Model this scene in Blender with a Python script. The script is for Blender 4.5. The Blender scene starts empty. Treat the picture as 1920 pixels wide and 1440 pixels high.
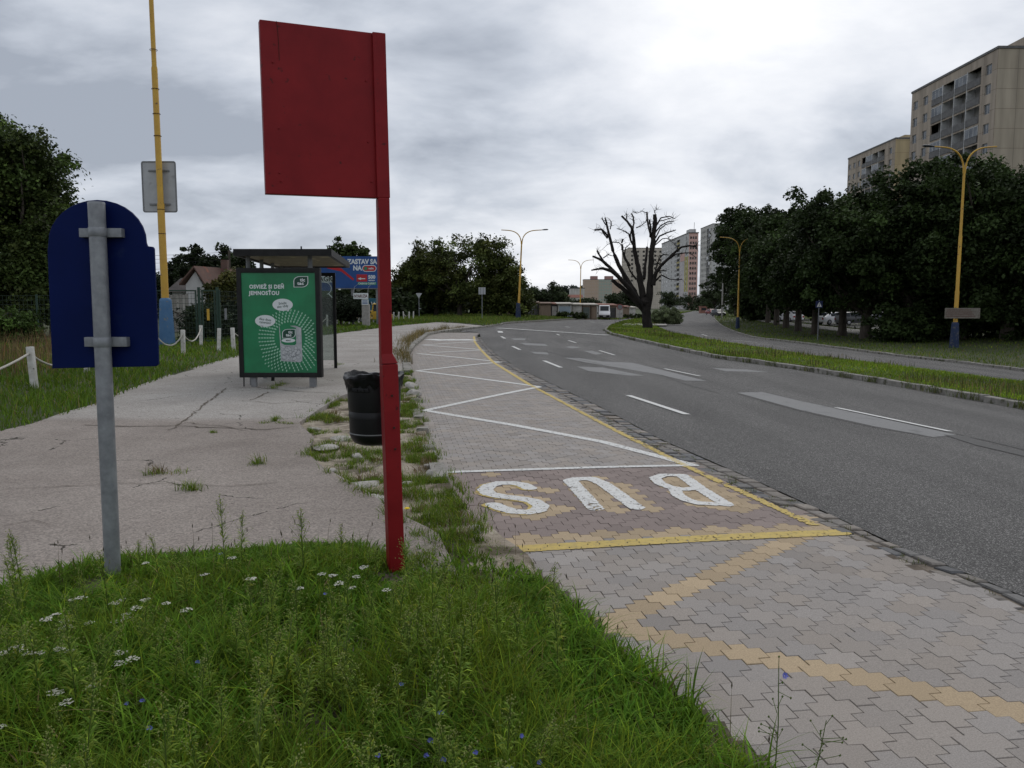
import bpy, bmesh, math, random
import numpy as np
from mathutils import Vector, Matrix

random.seed(7)
RNG = np.random.default_rng(11)
R = math.radians
scene = bpy.context.scene
COL = scene.collection

# ------------------------------------------------------------------ camera
F = 1493.0
EYE = Vector((0, 0, 1.6))
PITCH = math.atan((720 - 572) / F)
cam_d = bpy.data.cameras.new('camera')
cam_d.sensor_width = 36.0
cam_d.lens = F / 1920 * 36.0
cam_d.clip_start = 0.05
cam_d.clip_end = 6000
cam = bpy.data.objects.new('camera', cam_d)
COL.objects.link(cam)
cam.location = EYE
cam.rotation_euler = (math.pi / 2 - PITCH, 0, 0)
scene.camera = cam

FW = Vector((0, math.cos(PITCH), -math.sin(PITCH)))
UP = Vector((0, math.sin(PITCH), math.cos(PITCH)))


def ray(px, py):
    return FW + Vector(((px - 960) / F, 0, 0)) + UP * ((720 - py) / F)


def at(px, py, Y):
    """the point seen at a photo pixel, standing at distance Y"""
    d = ray(px, py)
    return EYE + d * (Y / d.y)


# ------------------------------------------------------------------ terrain
def smooth_table(x0, x1, step, pts, k):
    xs = np.arange(x0, x1, step)
    ys = np.interp(xs, [p[0] for p in pts], [p[1] for p in pts])
    n = max(1, int(k / step))
    ys = np.convolve(np.pad(ys, (n, n), mode='edge'), np.ones(2 * n + 1) / (2 * n + 1), mode='valid')
    return xs, ys


XE = smooth_table(-30, 500, .25, [(-30, 9), (2, 2.97), (5.6, 2.3), (15.6, .47), (22.1, -.44), (35, -1.4), (45, -1.9), (60, -2.2), (500, -2.2)], 2)
GP = smooth_table(-10, 120, .25, [(-10, 0), (.6, 0), (26, -1.3), (31, -1.32), (42, -.85), (120, -.85)], 2)


def xe(y):
    return np.interp(y, XE[0], XE[1])


def g(x, y):
    """height of the ground: level by the stop, falling across the road"""
    return np.interp(np.asarray(x) - xe(y), GP[0], GP[1])


def gp(px, py, zo=0.0):
    """ground point seen at a photo pixel"""
    d = ray(px, py)
    z = 0.0
    p = EYE
    for _ in range(60):
        t = (z - EYE.z) / d.z
        p = EYE + d * t
        z = .5 * z + .5 * (float(g(p.x, p.y)) + zo)
    return Vector((p.x, p.y, float(g(p.x, p.y)) + zo))


def gxy(lst):
    return [tuple(gp(a, b))[:2] for a, b in lst]


def pip(poly, x, y):
    x = np.asarray(x, float)
    y = np.asarray(y, float)
    ins = np.zeros(x.shape, bool)
    n = len(poly)
    j = n - 1
    for i in range(n):
        xi, yi = poly[i]
        xj, yj = poly[j]
        c = ((yi > y) != (yj > y)) & (x < (xj - xi) * (y - yi) / (yj - yi + 1e-12) + xi)
        ins ^= c
        j = i
    return ins


def vnoise(x, y, s, seed=0):
    """cheap smooth 2-d value noise, 0..1"""
    x = np.asarray(x) * s + seed * 17.3
    y = np.asarray(y) * s + seed * 9.1
    xi = np.floor(x)
    yi = np.floor(y)
    fx = x - xi
    fy = y - yi
    fx = fx * fx * (3 - 2 * fx)
    fy = fy * fy * (3 - 2 * fy)

    def h(a, b):
        v = np.sin(a * 127.1 + b * 311.7 + seed * 3.7) * 43758.5453
        return v - np.floor(v)
    return (h(xi, yi) * (1 - fx) + h(xi + 1, yi) * fx) * (1 - fy) + (h(xi, yi + 1) * (1 - fx) + h(xi + 1, yi + 1) * fx) * fy


# ------------------------------------------------------------------ materials
def new_mat(name):
    m = bpy.data.materials.new(name)
    m.use_nodes = True
    nt = m.node_tree
    return m, nt, nt.nodes, nt.links, nt.nodes['Principled BSDF']


def mat(name, c1, c2=None, scale=4.0, rough=.75, bump=0.0, bscale=None, metal=0.0, spec=.4, detail=6, stretch=(1, 1, 1), lo=.35, hi=.65, c3=None, c3scale=20, c3lo=.6, c3hi=.7):
    m, nt, N, L, b = new_mat(name)
    b.inputs['Roughness'].default_value = rough
    b.inputs['Metallic'].default_value = metal
    b.inputs['Specular IOR Level'].default_value = spec
    b.inputs['Base Color'].default_value = (*c1, 1)
    tc = N.new('ShaderNodeTexCoord')
    mp = N.new('ShaderNodeMapping')
    mp.inputs['Scale'].default_value = stretch
    L.new(tc.outputs['Object'], mp.inputs['Vector'])
    out = None
    if c2 is not None:
        nz = N.new('ShaderNodeTexNoise')
        nz.inputs['Scale'].default_value = scale
        nz.inputs['Detail'].default_value = detail
        nz.inputs['Roughness'].default_value = .6
        L.new(mp.outputs[0], nz.inputs['Vector'])
        rp = N.new('ShaderNodeValToRGB')
        rp.color_ramp.elements[0].position = lo
        rp.color_ramp.elements[1].position = hi
        rp.color_ramp.elements[0].color = (*c1, 1)
        rp.color_ramp.elements[1].color = (*c2, 1)
        L.new(nz.outputs['Fac'], rp.inputs[0])
        out = rp.outputs[0]
    if c3 is not None:
        nz = N.new('ShaderNodeTexNoise')
        nz.inputs['Scale'].default_value = c3scale
        nz.inputs['Detail'].default_value = 4
        L.new(mp.outputs[0], nz.inputs['Vector'])
        mr = N.new('ShaderNodeMapRange')
        mr.inputs['From Min'].default_value = c3lo
        mr.inputs['From Max'].default_value = c3hi
        L.new(nz.outputs['Fac'], mr.inputs['Value'])
        mx = N.new('ShaderNodeMixRGB')
        L.new(mr.outputs[0], mx.inputs[0])
        if out is not None:
            L.new(out, mx.inputs[1])
        else:
            mx.inputs[1].default_value = (*c1, 1)
        mx.inputs[2].default_value = (*c3, 1)
        out = mx.outputs[0]
    if out is not None:
        L.new(out, b.inputs['Base Color'])
    if bump:
        nz = N.new('ShaderNodeTexNoise')
        nz.inputs['Scale'].default_value = bscale or scale * 3
        nz.inputs['Detail'].default_value = 5
        L.new(mp.outputs[0], nz.inputs['Vector'])
        bp = N.new('ShaderNodeBump')
        bp.inputs['Strength'].default_value = 1
        bp.inputs['Distance'].default_value = bump
        L.new(nz.outputs['Fac'], bp.inputs['Height'])
        L.new(bp.outputs[0], b.inputs['Normal'])
    return m


def attr_mat(name, rough=.7, translucent=0.0, noise=0.0, nscale=30, bump=0, spec=.3, speck=None):
    """material coloured by the mesh's own colour attribute (each leaf, blade or paver its own tint)"""
    m, nt, N, L, b = new_mat(name)
    b.inputs['Roughness'].default_value = rough
    b.inputs['Specular IOR Level'].default_value = spec
    a = N.new('ShaderNodeVertexColor')
    a.layer_name = 'tint'
    out = a.outputs['Color']
    tc = N.new('ShaderNodeTexCoord')
    if noise:
        nz = N.new('ShaderNodeTexNoise')
        nz.inputs['Scale'].default_value = nscale
        nz.inputs['Detail'].default_value = 8
        nz.inputs['Roughness'].default_value = .7
        L.new(tc.outputs['Object'], nz.inputs['Vector'])
        mr = N.new('ShaderNodeMapRange')
        mr.inputs['From Min'].default_value = .25
        mr.inputs['From Max'].default_value = .75
        mr.inputs['To Min'].default_value = 1 - noise
        mr.inputs['To Max'].default_value = 1 + noise
        L.new(nz.outputs['Fac'], mr.inputs['Value'])
        mx = N.new('ShaderNodeVectorMath')
        mx.operation = 'MULTIPLY'
        L.new(out, mx.inputs[0])
        L.new(mr.outputs[0], mx.inputs[1])
        out = mx.outputs[0]
        if bump:
            bp = N.new('ShaderNodeBump')
            bp.inputs['Distance'].default_value = bump
            L.new(nz.outputs['Fac'], bp.inputs['Height'])
            L.new(bp.outputs[0], b.inputs['Normal'])
    L.new(out, b.inputs['Base Color'])
    if translucent:
        tr = N.new('ShaderNodeBsdfTranslucent')
        L.new(out, tr.inputs['Color'])
        ms = N.new('ShaderNodeMixShader')
        ms.inputs[0].default_value = translucent
        L.new(b.outputs[0], ms.inputs[1])
        L.new(tr.outputs[0], ms.inputs[2])
        L.new(ms.outputs[0], N['Material Output'].inputs['Surface'])
    return m


def glass_mat(name, c=(.03, .035, .04), rough=.08):
    return mat(name, c, rough=rough, spec=.15)


M = {}
M['leaf'] = attr_mat('leaf', .6, .2, spec=.14)
M['blade'] = attr_mat('blade', .65, .35, spec=.07)
M['bark'] = mat('bark', (.045, .036, .028), (.09, .075, .06), 6, .95, .03, 12, stretch=(1, 1, .3))
M['dead_bark'] = mat('dead_bark', (.009, .0072, .006), (.026, .021, .0175), 3, .95, .04, 6, stretch=(1, 1, .3))
M['yellow'] = mat('yellow_paint', (.52, .30, .03), (.60, .37, .05), 1.2, .5, .002, 20, c3=(.12, .05, .02), c3scale=9, c3lo=.68, c3hi=.74)
M['galv'] = mat('galvanised', (.20, .21, .225), (.30, .315, .33), 14, .5, .001, 40, metal=.35)
M['dark_metal'] = mat('dark_metal', (.011, .011, .011), (.018, .018, .018), 6, .55, spec=.2)
M['grey_metal'] = mat('grey_metal', (.16, .165, .17), (.22, .225, .23), 8, .5, metal=.2)
M['white_paint'] = mat('white_paint', (.62, .61, .58), (.45, .43, .38), 9, .75, .003, 25, c3=(.10, .075, .05), c3scale=16, c3lo=.64, c3hi=.72)
M['glass'] = glass_mat('dark_glass')
M['tyre'] = mat('tyre', (.012, .012, .012), rough=.85)
M['black_plastic'] = mat('black_plastic', (.005, .005, .006), (.009, .009, .010), 5, .42, spec=.3)
M['white'] = mat('white_lacquer', (.75, .75, .75), rough=.35)
M['concrete'] = mat('concrete', (.27, .255, .235), (.38, .36, .33), 5, .9, .006, 30)


# ------------------------------------------------------------------ objects
def link(o, parent=None):
    COL.objects.link(o)
    if parent is not None:
        o.parent = parent
    return o


def tag(o, label=None, cat=None, group=None, kind=None):
    if label:
        o['label'] = label
    if cat:
        o['category'] = cat
    if group:
        o['group'] = group
    if kind:
        o['kind'] = kind
    return o


def thing(name, label, cat, loc=(0, 0, 0), rz=0.0, group=None):
    o = bpy.data.objects.new(name, None)
    o.empty_display_size = .2
    link(o)
    o.location = loc
    o.rotation_euler = (0, 0, rz)
    return tag(o, label, cat, group)


def copy_tree(o, parent=None):
    c = o.copy()
    COL.objects.link(c)
    if parent is not None:
        c.parent = parent
    for ch in list(o.children):
        copy_tree(ch, c)
    return c


def np_mesh(name, verts, faces, m, parent=None, tint=None, smooth=False):
    """mesh from arrays; faces is (n,k) or a list of such arrays; tint per vertex"""
    verts = np.asarray(verts, np.float32)
    if not isinstance(faces, list):
        faces = [faces]
    faces = [np.asarray(f, np.int32) for f in faces if len(f)]
    me = bpy.data.meshes.new(name)
    me.vertices.add(len(verts))
    me.vertices.foreach_set('co', verts.ravel())
    loops = np.concatenate([f.ravel() for f in faces])
    counts = np.concatenate([np.full(len(f), f.shape[1], np.int32) for f in faces])
    starts = np.concatenate([[0], np.cumsum(counts)[:-1]]).astype(np.int32)
    me.loops.add(len(loops))
    me.loops.foreach_set('vertex_index', loops)
    me.polygons.add(len(counts))
    me.polygons.foreach_set('loop_start', starts)
    me.polygons.foreach_set('loop_total', counts)
    me.polygons.foreach_set('use_smooth', np.full(len(counts), bool(smooth)))
    me.update(calc_edges=True)
    if tint is not None:
        ca = me.color_attributes.new('tint', 'FLOAT_COLOR', 'POINT')
        t = np.ones((len(verts), 4), np.float32)
        t[:, :3] = tint
        ca.data.foreach_set('color', t.ravel())
    me.materials.append(m)
    o = bpy.data.objects.new(name, me)
    return link(o, parent)


class MB:
    """collects simple shapes into ONE mesh"""

    def __init__(s):
        s.v = []
        s.f = []

    def add(s, vs, fs):
        n = len(s.v)
        s.v += [tuple(v) for v in vs]
        s.f += [tuple(i + n for i in f) for f in fs]
        return s

    def box(s, x0, x1, y0, y1, z0, z1):
        return s.add([(x0, y0, z0), (x1, y0, z0), (x1, y1, z0), (x0, y1, z0), (x0, y0, z1), (x1, y0, z1), (x1, y1, z1), (x0, y1, z1)],
                     [(0, 3, 2, 1), (4, 5, 6, 7), (0, 1, 5, 4), (1, 2, 6, 5), (2, 3, 7, 6), (3, 0, 4, 7)])

    def rbox(s, x0, x1, y0, y1, z0, z1, b):
        """box with bevelled edges"""
        bm = bmesh.new()
        bmesh.ops.create_cube(bm, size=1)
        for v in bm.verts:
            v.co = Vector(((x0 + x1) / 2 + v.co.x * (x1 - x0), (y0 + y1) / 2 + v.co.y * (y1 - y0), (z0 + z1) / 2 + v.co.z * (z1 - z0)))
        bmesh.ops.bevel(bm, geom=bm.edges[:], offset=b, segments=2, profile=.7, affect='EDGES')
        bm.verts.index_update()
        s.add([v.co for v in bm.verts], [[v.index for v in f.verts] for f in bm.faces])
        bm.free()
        return s

    def tube(s, pts, rad, n=8, cap=True):
        pts = [Vector(p) for p in pts]
        if not hasattr(rad, '__len__'):
            rad = [rad] * len(pts)
        base = len(s.v)
        up = Vector((0, 0, 1))
        for i, p in enumerate(pts):
            a = pts[max(i - 1, 0)]
            b = pts[min(i + 1, len(pts) - 1)]
            d = (b - a).normalized()
            ref = up if abs(d.z) < .95 else Vector((0, 1, 0))
            x = d.cross(ref).normalized()
            y = x.cross(d).normalized()
            for k in range(n):
                t = 2 * math.pi * k / n
                s.v.append(tuple(p + (x * math.cos(t) + y * math.sin(t)) * rad[i]))
        for i in range(len(pts) - 1):
            for k in range(n):
                a = base + i * n + k
                b = base + i * n + (k + 1) % n
                s.f.append((a, b, b + n, a + n))
        if cap:
            s.f.append(tuple(base + k for k in range(n))[::-1])
            e = base + (len(pts) - 1) * n
            s.f.append(tuple(e + k for k in range(n)))
        return s

    def bar(s, p, q, w, d, side=None):
        """rectangular bar between two points"""
        p = Vector(p)
        q = Vector(q)
        a = (q - p).normalized()
        side = Vector(side).normalized() if side else (a.cross(Vector((0, 0, 1))).normalized() if abs(a.z) < .95 else Vector((1, 0, 0)))
        side = (side - a * side.dot(a)).normalized()
        o = a.cross(side).normalized()
        vs = []
        for c in (p, q):
            for i, j in ((-1, -1), (1, -1), (1, 1), (-1, 1)):
                vs.append(c + side * (i * w / 2) + o * (j * d / 2))
        return s.add(vs, [(0, 3, 2, 1), (4, 5, 6, 7), (0, 1, 5, 4), (1, 2, 6, 5), (2, 3, 7, 6), (3, 0, 4, 7)])

    def prism(s, outline, d):
        """closed outline (3-d points) thickened by vector d"""
        n = len(outline)
        d = Vector(d)
        vs = [Vector(p) for p in outline] + [Vector(p) + d for p in outline]
        fs = [tuple(range(n))[::-1], tuple(range(n, 2 * n))]
        fs += [(i, (i + 1) % n, n + (i + 1) % n, n + i) for i in range(n)]
        return s.add(vs, fs)

    def lathe(s, prof, n=24, c=(0, 0, 0), wob=None):
        base = len(s.v)
        for i, (r, z) in enumerate(prof):
            for k in range(n):
                t = 2 * math.pi * k / n
                rr, zz = (r, z) if wob is None else wob(r, z, t, i)
                s.v.append((c[0] + rr * math.cos(t), c[1] + rr * math.sin(t), c[2] + zz))
        for i in range(len(prof) - 1):
            for k in range(n):
                a = base + i * n + k
                b = base + i * n + (k + 1) % n
                s.f.append((a, b, b + n, a + n))
        return s

    def disc(s, c, r, nrm=(0, -1, 0), n=20, rx=None):
        c = Vector(c)
        nrm = Vector(nrm).normalized()
        x = nrm.cross(Vector((0, 0, 1))).normalized() if abs(nrm.z) < .9 else Vector((1, 0, 0))
        y = x.cross(nrm)
        rx = rx or r
        return s.add([c + x * (rx * math.cos(2 * math.pi * k / n)) + y * (r * math.sin(2 * math.pi * k / n)) for k in range(n)], [tuple(range(n))])

    def build(s, name, m, parent=None, smooth=False):
        me = bpy.data.meshes.new(name)
        me.from_pydata(s.v, [], s.f)
        me.materials.append(m)
        if smooth:
            me.polygons.foreach_set('use_smooth', np.ones(len(me.polygons), bool))
            try:
                me.set_sharp_from_angle(angle=R(40))
            except Exception:
                pass
        me.update()
        o = bpy.data.objects.new(name, me)
        return link(o, parent)


def text_mesh(body, size, bold=0.0, extrude=.002, align='CENTER', sx=1.0, shear=0.0, space=1.0):
    cu = bpy.data.curves.new('lettering', 'FONT')
    cu.body = body
    cu.size = size
    cu.offset = bold
    cu.extrude = extrude
    cu.align_x = align
    cu.align_y = 'CENTER'
    cu.shear = shear
    cu.space_character = space
    cu.resolution_u = 3
    tmp = bpy.data.objects.new('lettering', cu)
    COL.objects.link(tmp)
    bpy.context.view_layer.update()
    dg = bpy.context.evaluated_depsgraph_get()
    me = bpy.data.meshes.new_from_object(tmp.evaluated_get(dg))
    bpy.data.objects.remove(tmp)
    bpy.data.curves.remove(cu)
    me.transform(Matrix.Diagonal((sx, 1, 1, 1)))
    return me


def text_part(name, body, size, m, parent, loc, rot=(math.pi / 2, 0, 0), **kw):
    me = text_mesh(body, size, **kw)
    me.materials.clear()
    me.materials.append(m)
    o = bpy.data.objects.new(name, me)
    link(o, parent)
    o.location = loc
    o.rotation_euler = rot
    return o


def resample(pts, n, smooth=True):
    p = np.array([tuple(q)[:2] for q in pts], float)
    if smooth:
        for _ in range(2):      # corner cutting, ends kept
            a = p[:-1] * .75 + p[1:] * .25
            b = p[:-1] * .25 + p[1:] * .75
            p = np.vstack([p[:1], np.stack([a, b], 1).reshape(-1, 2), p[-1:]])
    d = np.r_[0, np.cumsum(np.hypot(*np.diff(p, axis=0).T))]
    # equal steps in a mix of length and log-distance, so near parts get the finer steps
    w = np.r_[0, np.cumsum(np.hypot(*np.diff(p, axis=0).T) / (4 + np.hypot(*((p[1:] + p[:-1]) / 2).T)))]
    t = np.linspace(0, w[-1], n)
    return np.stack([np.interp(t, w, p[:, 0]), np.interp(t, w, p[:, 1])], 1)


def strip(name, Lp, Rp, zo, m, n=160, k=14, parent=None, skirt=.15, bumpy=None, smooth=True):
    """sheet between two edge lines, lying on the terrain"""
    a = resample(Lp, n, smooth)
    b = resample(Rp, n, smooth)
    t = np.linspace(0, 1, k)[None, :, None]
    p = a[:, None] * (1 - t) + b[:, None] * t
    x, y = p[..., 0], p[..., 1]
    z = g(x, y) + (zo(x, y) if callable(zo) else zo)
    if bumpy is not None:
        z = z + bumpy(x, y)
    V = np.stack([x, y, z], -1).reshape(-1, 3)
    i, j = np.meshgrid(np.arange(n - 1), np.arange(k - 1), indexing='ij')
    q = (i * k + j).ravel()
    Fc = np.stack([q, q + 1, q + k + 1, q + k], 1)
    vs = [V]
    fs = [Fc]
    if skirt:
        off = len(V)
        for col in (0, k - 1):
            e = V.reshape(n, k, 3)[:, col].copy()
            e[:, 2] -= skirt
            vs.append(e)
            top = np.arange(n) * k + col
            bot = off + np.arange(n)
            fs.append(np.stack([top[:-1], top[1:], bot[1:], bot[:-1]], 1))
            off += n
    return np_mesh(name, np.vstack(vs), fs, m, parent)


def sheet(name, poly, zo, m, parent=None, cell=None):
    """flat polygon (world xy) lying on the terrain, cut into triangles small enough to follow it"""
    bm = bmesh.new()
    vs = [bm.verts.new((x, y, 0)) for x, y in poly]
    bm.faces.new(vs)
    bmesh.ops.triangulate(bm, faces=bm.faces[:])
    if cell:
        for _ in range(4):
            es = [e for e in bm.edges if e.calc_length() > cell]
            if not es:
                break
            bmesh.ops.subdivide_edges(bm, edges=es, cuts=1)
            bmesh.ops.triangulate(bm, faces=bm.faces[:])
    for v in bm.verts:
        v.co.z = float(g(v.co.x, v.co.y)) + zo
    bm.normal_update()
    for f in bm.faces:
        if f.normal.z < 0:
            f.normal_flip()
    me = bpy.data.meshes.new(name)
    bm.to_mesh(me)
    bm.free()
    me.materials.append(m)
    return link(bpy.data.objects.new(name, me), parent)


def stroke(name, pts, w, zo, m, parent=None, sub=6):
    """painted line of width w along world xy points"""
    p = np.array([tuple(q)[:2] for q in pts], float)
    t = np.linspace(0, len(p) - 1, (len(p) - 1) * sub + 1)
    x = np.interp(t, np.arange(len(p)), p[:, 0])
    y = np.interp(t, np.arange(len(p)), p[:, 1])
    d = np.gradient(np.stack([x, y], 1), axis=0)
    d /= np.linalg.norm(d, axis=1)[:, None]
    nx, ny = -d[:, 1] * w / 2, d[:, 0] * w / 2
    V = np.stack([np.stack([x + nx, y + ny, g(x + nx, y + ny) + zo], 1), np.stack([x - nx, y - ny, g(x - nx, y - ny) + zo], 1)], 1).reshape(-1, 3)
    i = np.arange(len(x) - 1) * 2
    return np_mesh(name, V, np.stack([i + 1, i + 3, i + 2, i], 1), m, parent)

# ------------------------------------------------------------------ sky and light
world = bpy.data.worlds.new('World')
scene.world = world
world.use_nodes = True
nt = world.node_tree
N, L = nt.nodes, nt.links
bg = N['Background']
bg.inputs['Strength'].default_value = .135
SUN_EL, SUN_AZ = R(46), R(22)          # high, ahead and to the right, behind cloud
sky = N.new('ShaderNodeTexSky')
sky.sky_type = 'NISHITA'
sky.sun_disc = False
sky.sun_elevation = SUN_EL
sky.sun_rotation = SUN_AZ
tc = N.new('ShaderNodeTexCoord')
sp = N.new('ShaderNodeSeparateXYZ')
L.new(tc.outputs['Generated'], sp.inputs[0])


def wmath(op, a, b=None, clamp=False):
    n = N.new('ShaderNodeMath')
    n.operation = op
    n.use_clamp = clamp
    for i, v in enumerate((a, b)):
        if v is None:
            continue
        if isinstance(v, (int, float)):
            n.inputs[i].default_value = v
        else:
            L.new(v, n.inputs[i])
    return n.outputs[0]


zc = wmath('ADD', wmath('MAXIMUM', sp.outputs['Z'], 0), .34)
cx = wmath('DIVIDE', sp.outputs['X'], zc)
cy = wmath('DIVIDE', sp.outputs['Y'], zc)
cv = N.new('ShaderNodeCombineXYZ')
L.new(cx, cv.inputs[0])
L.new(cy, cv.inputs[1])


def wnoise(scale, detail, rough, dist, off, stretch=(1, 1, 1)):
    mp = N.new('ShaderNodeMapping')
    mp.inputs['Location'].default_value = off
    mp.inputs['Scale'].default_value = stretch
    L.new(cv.outputs[0], mp.inputs['Vector'])
    n = N.new('ShaderNodeTexNoise')
    n.inputs['Scale'].default_value = scale
    n.inputs['Detail'].default_value = detail
    n.inputs['Roughness'].default_value = rough
    n.inputs['Distortion'].default_value = dist
    L.new(mp.outputs[0], n.inputs['Vector'])
    return n.outputs['Fac']


n1 = wnoise(1.05, 8, .53, .25, (3.1, 1.7, 0), (.8, 1, 1))
n2 = wnoise(3.2, 8, .55, .3, (7.7, 2.2, 3), (.75, 1.1, 1))
# brighter where the sun stands behind the cloud (ahead, right)
sd = Vector((math.sin(SUN_AZ) * math.cos(SUN_EL), math.cos(SUN_AZ) * math.cos(SUN_EL), math.sin(SUN_EL)))
dp = N.new('ShaderNodeVectorMath')
dp.operation = 'DOT_PRODUCT'
L.new(tc.outputs['Generated'], dp.inputs[0])
dp.inputs[1].default_value = sd
glow = wmath('POWER', wmath('MAXIMUM', dp.outputs['Value'], 0), 3.0)
mixn = wmath('ADD', wmath('MULTIPLY', n1, .62), wmath('MULTIPLY', n2, .38))
val = wmath('ADD', mixn, wmath('MULTIPLY', wmath('SUBTRACT', glow, .60), .08))
rp = N.new('ShaderNodeValToRGB')
els = rp.color_ramp.elements
els[0].position = .36
els[0].color = (.225, .248, .29, 1)
els[1].position = .64
els[1].color = (.615, .62, .635, 1)
e = els.new(.44)
e.color = (.345, .37, .415, 1)
e = els.new(.52)
e.color = (.475, .492, .528, 1)
L.new(val, rp.inputs[0])
sc = N.new('ShaderNodeVectorMath')
sc.operation = 'SCALE'
sc.inputs['Scale'].default_value = 10.0
L.new(rp.outputs[0], sc.inputs[0])
mx = N.new('ShaderNodeMixRGB')
mx.inputs[0].default_value = .972
L.new(sky.outputs[0], mx.inputs[1])
L.new(sc.outputs[0], mx.inputs[2])
L.new(mx.outputs[0], bg.inputs['Color'])

sun_d = bpy.data.lights.new('sun', 'SUN')
sun_d.energy = .6
sun_d.angle = R(30)
sun_d.color = (1, .96, .9)
sun = bpy.data.objects.new('sun', sun_d)
COL.objects.link(sun)
sun.rotation_euler = Vector(sd).to_track_quat('Z', 'Y').to_euler()

vs = scene.view_settings
vs.view_transform = 'Standard'
vs.look = 'None'
vs.exposure = .3
vs.gamma = 1
scene.cycles.max_bounces = 6
scene.cycles.transparent_max_bounces = 8

# ------------------------------------------------------------------ ground materials
def asphalt_mat():
    m, nt, N, L, b = new_mat('asphalt')
    b.inputs['Roughness'].default_value = .85
    b.inputs['Specular IOR Level'].default_value = .35
    tc = N.new('ShaderNodeTexCoord')
    vo = N.new('ShaderNodeTexVoronoi')
    vo.inputs['Scale'].default_value = 150
    L.new(tc.outputs['Object'], vo.inputs['Vector'])
    sp = N.new('ShaderNodeSeparateColor')
    L.new(vo.outputs['Color'], sp.inputs[0])
    rp = N.new('ShaderNodeValToRGB')
    e = rp.color_ramp.elements
    e[0].position = .0
    e[0].color = (.036, .034, .032, 1)
    e[1].position = 1
    e[1].color = (.32, .31, .29, 1)
    for p, c in ((.45, .066), (.75, .108), (.88, .185)):
        k = e.new(p)
        k.color = (c, c * .955, c * .905, 1)
    L.new(sp.outputs[0], rp.inputs[0])
    # broad worn and darker areas, drawn out along the road
    mp = N.new('ShaderNodeMapping')
    mp.inputs['Scale'].default_value = (1, .16, 1)
    mp.inputs['Rotation'].default_value = (0, 0, R(-8))
    L.new(tc.outputs['Object'], mp.inputs[0])
    nz = N.new('ShaderNodeTexNoise')
    nz.inputs['Scale'].default_value = .9
    nz.inputs['Detail'].default_value = 7
    L.new(mp.outputs[0], nz.inputs['Vector'])
    mr = N.new('ShaderNodeMapRange')
    mr.inputs['From Min'].default_value = .3
    mr.inputs['From Max'].default_value = .7
    mr.inputs['To Min'].default_value = .78
    mr.inputs['To Max'].default_value = 1.3
    L.new(nz.outputs[0], mr.inputs[0])
    mu = N.new('ShaderNodeVectorMath')
    mu.operation = 'MULTIPLY'
    L.new(rp.outputs[0], mu.inputs[0])
    L.new(mr.outputs[0], mu.inputs[1])
    L.new(mu.outputs[0], b.inputs['Base Color'])
    bp = N.new('ShaderNodeBump')
    bp.inputs['Distance'].default_value = .004
    L.new(sp.outputs[0], bp.inputs['Height'])
    L.new(bp.outputs[0], b.inputs['Normal'])
    return m


M['asphalt'] = asphalt_mat()
M['patch'] = mat('repair_asphalt', (.185, .183, .18), (.235, .232, .226), 40, .9, .002, 150, c3=(.15, .148, .145), c3scale=3)
M['road_white'] = mat('road_white', (.68, .675, .65), (.55, .545, .52), 30, .8, c3=(.16, .155, .15), c3scale=35, c3lo=.60, c3hi=.70)
M['road_yellow'] = mat('road_yellow', (.55, .41, .11), (.44, .33, .11), 18, .8, c3=(.25, .20, .11), c3scale=40, c3lo=.60, c3hi=.70)
M['soil'] = mat('soil', (.055, .045, .03), (.10, .08, .055), 5, .95, .02, 12)
M['grass_ground'] = mat('grass_ground', (.030, .042, .012), (.055, .062, .022), 1.7, .95, .03, 10, c3=(.075, .06, .035), c3scale=.8, c3lo=.60, c3hi=.72)
M['far_ground'] = mat('far_ground', (.035, .05, .014), (.06, .07, .025), .2, .95)
M['sand'] = mat('broken_sub_base', (.23, .19, .14), (.38, .33, .26), 7, .95, .03, 18, c3=(.09, .07, .045), c3scale=3.2, c3lo=.47, c3hi=.62)
M['joint'] = mat('sand_joint', (.075, .058, .042), (.12, .095, .07), 20, .95)
M['kerb'] = mat('kerb_stone', (.19, .178, .156), (.30, .283, .255), 6, .9, .01, 25, c3=(.075, .075, .045), c3scale=5, c3lo=.52, c3hi=.64)
M['paver'] = attr_mat('paver', .85, noise=.38, nscale=170, bump=.0012, spec=.25)
M['sett'] = attr_mat('sett', .7, noise=.4, nscale=30, bump=.004, spec=.4)


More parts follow.
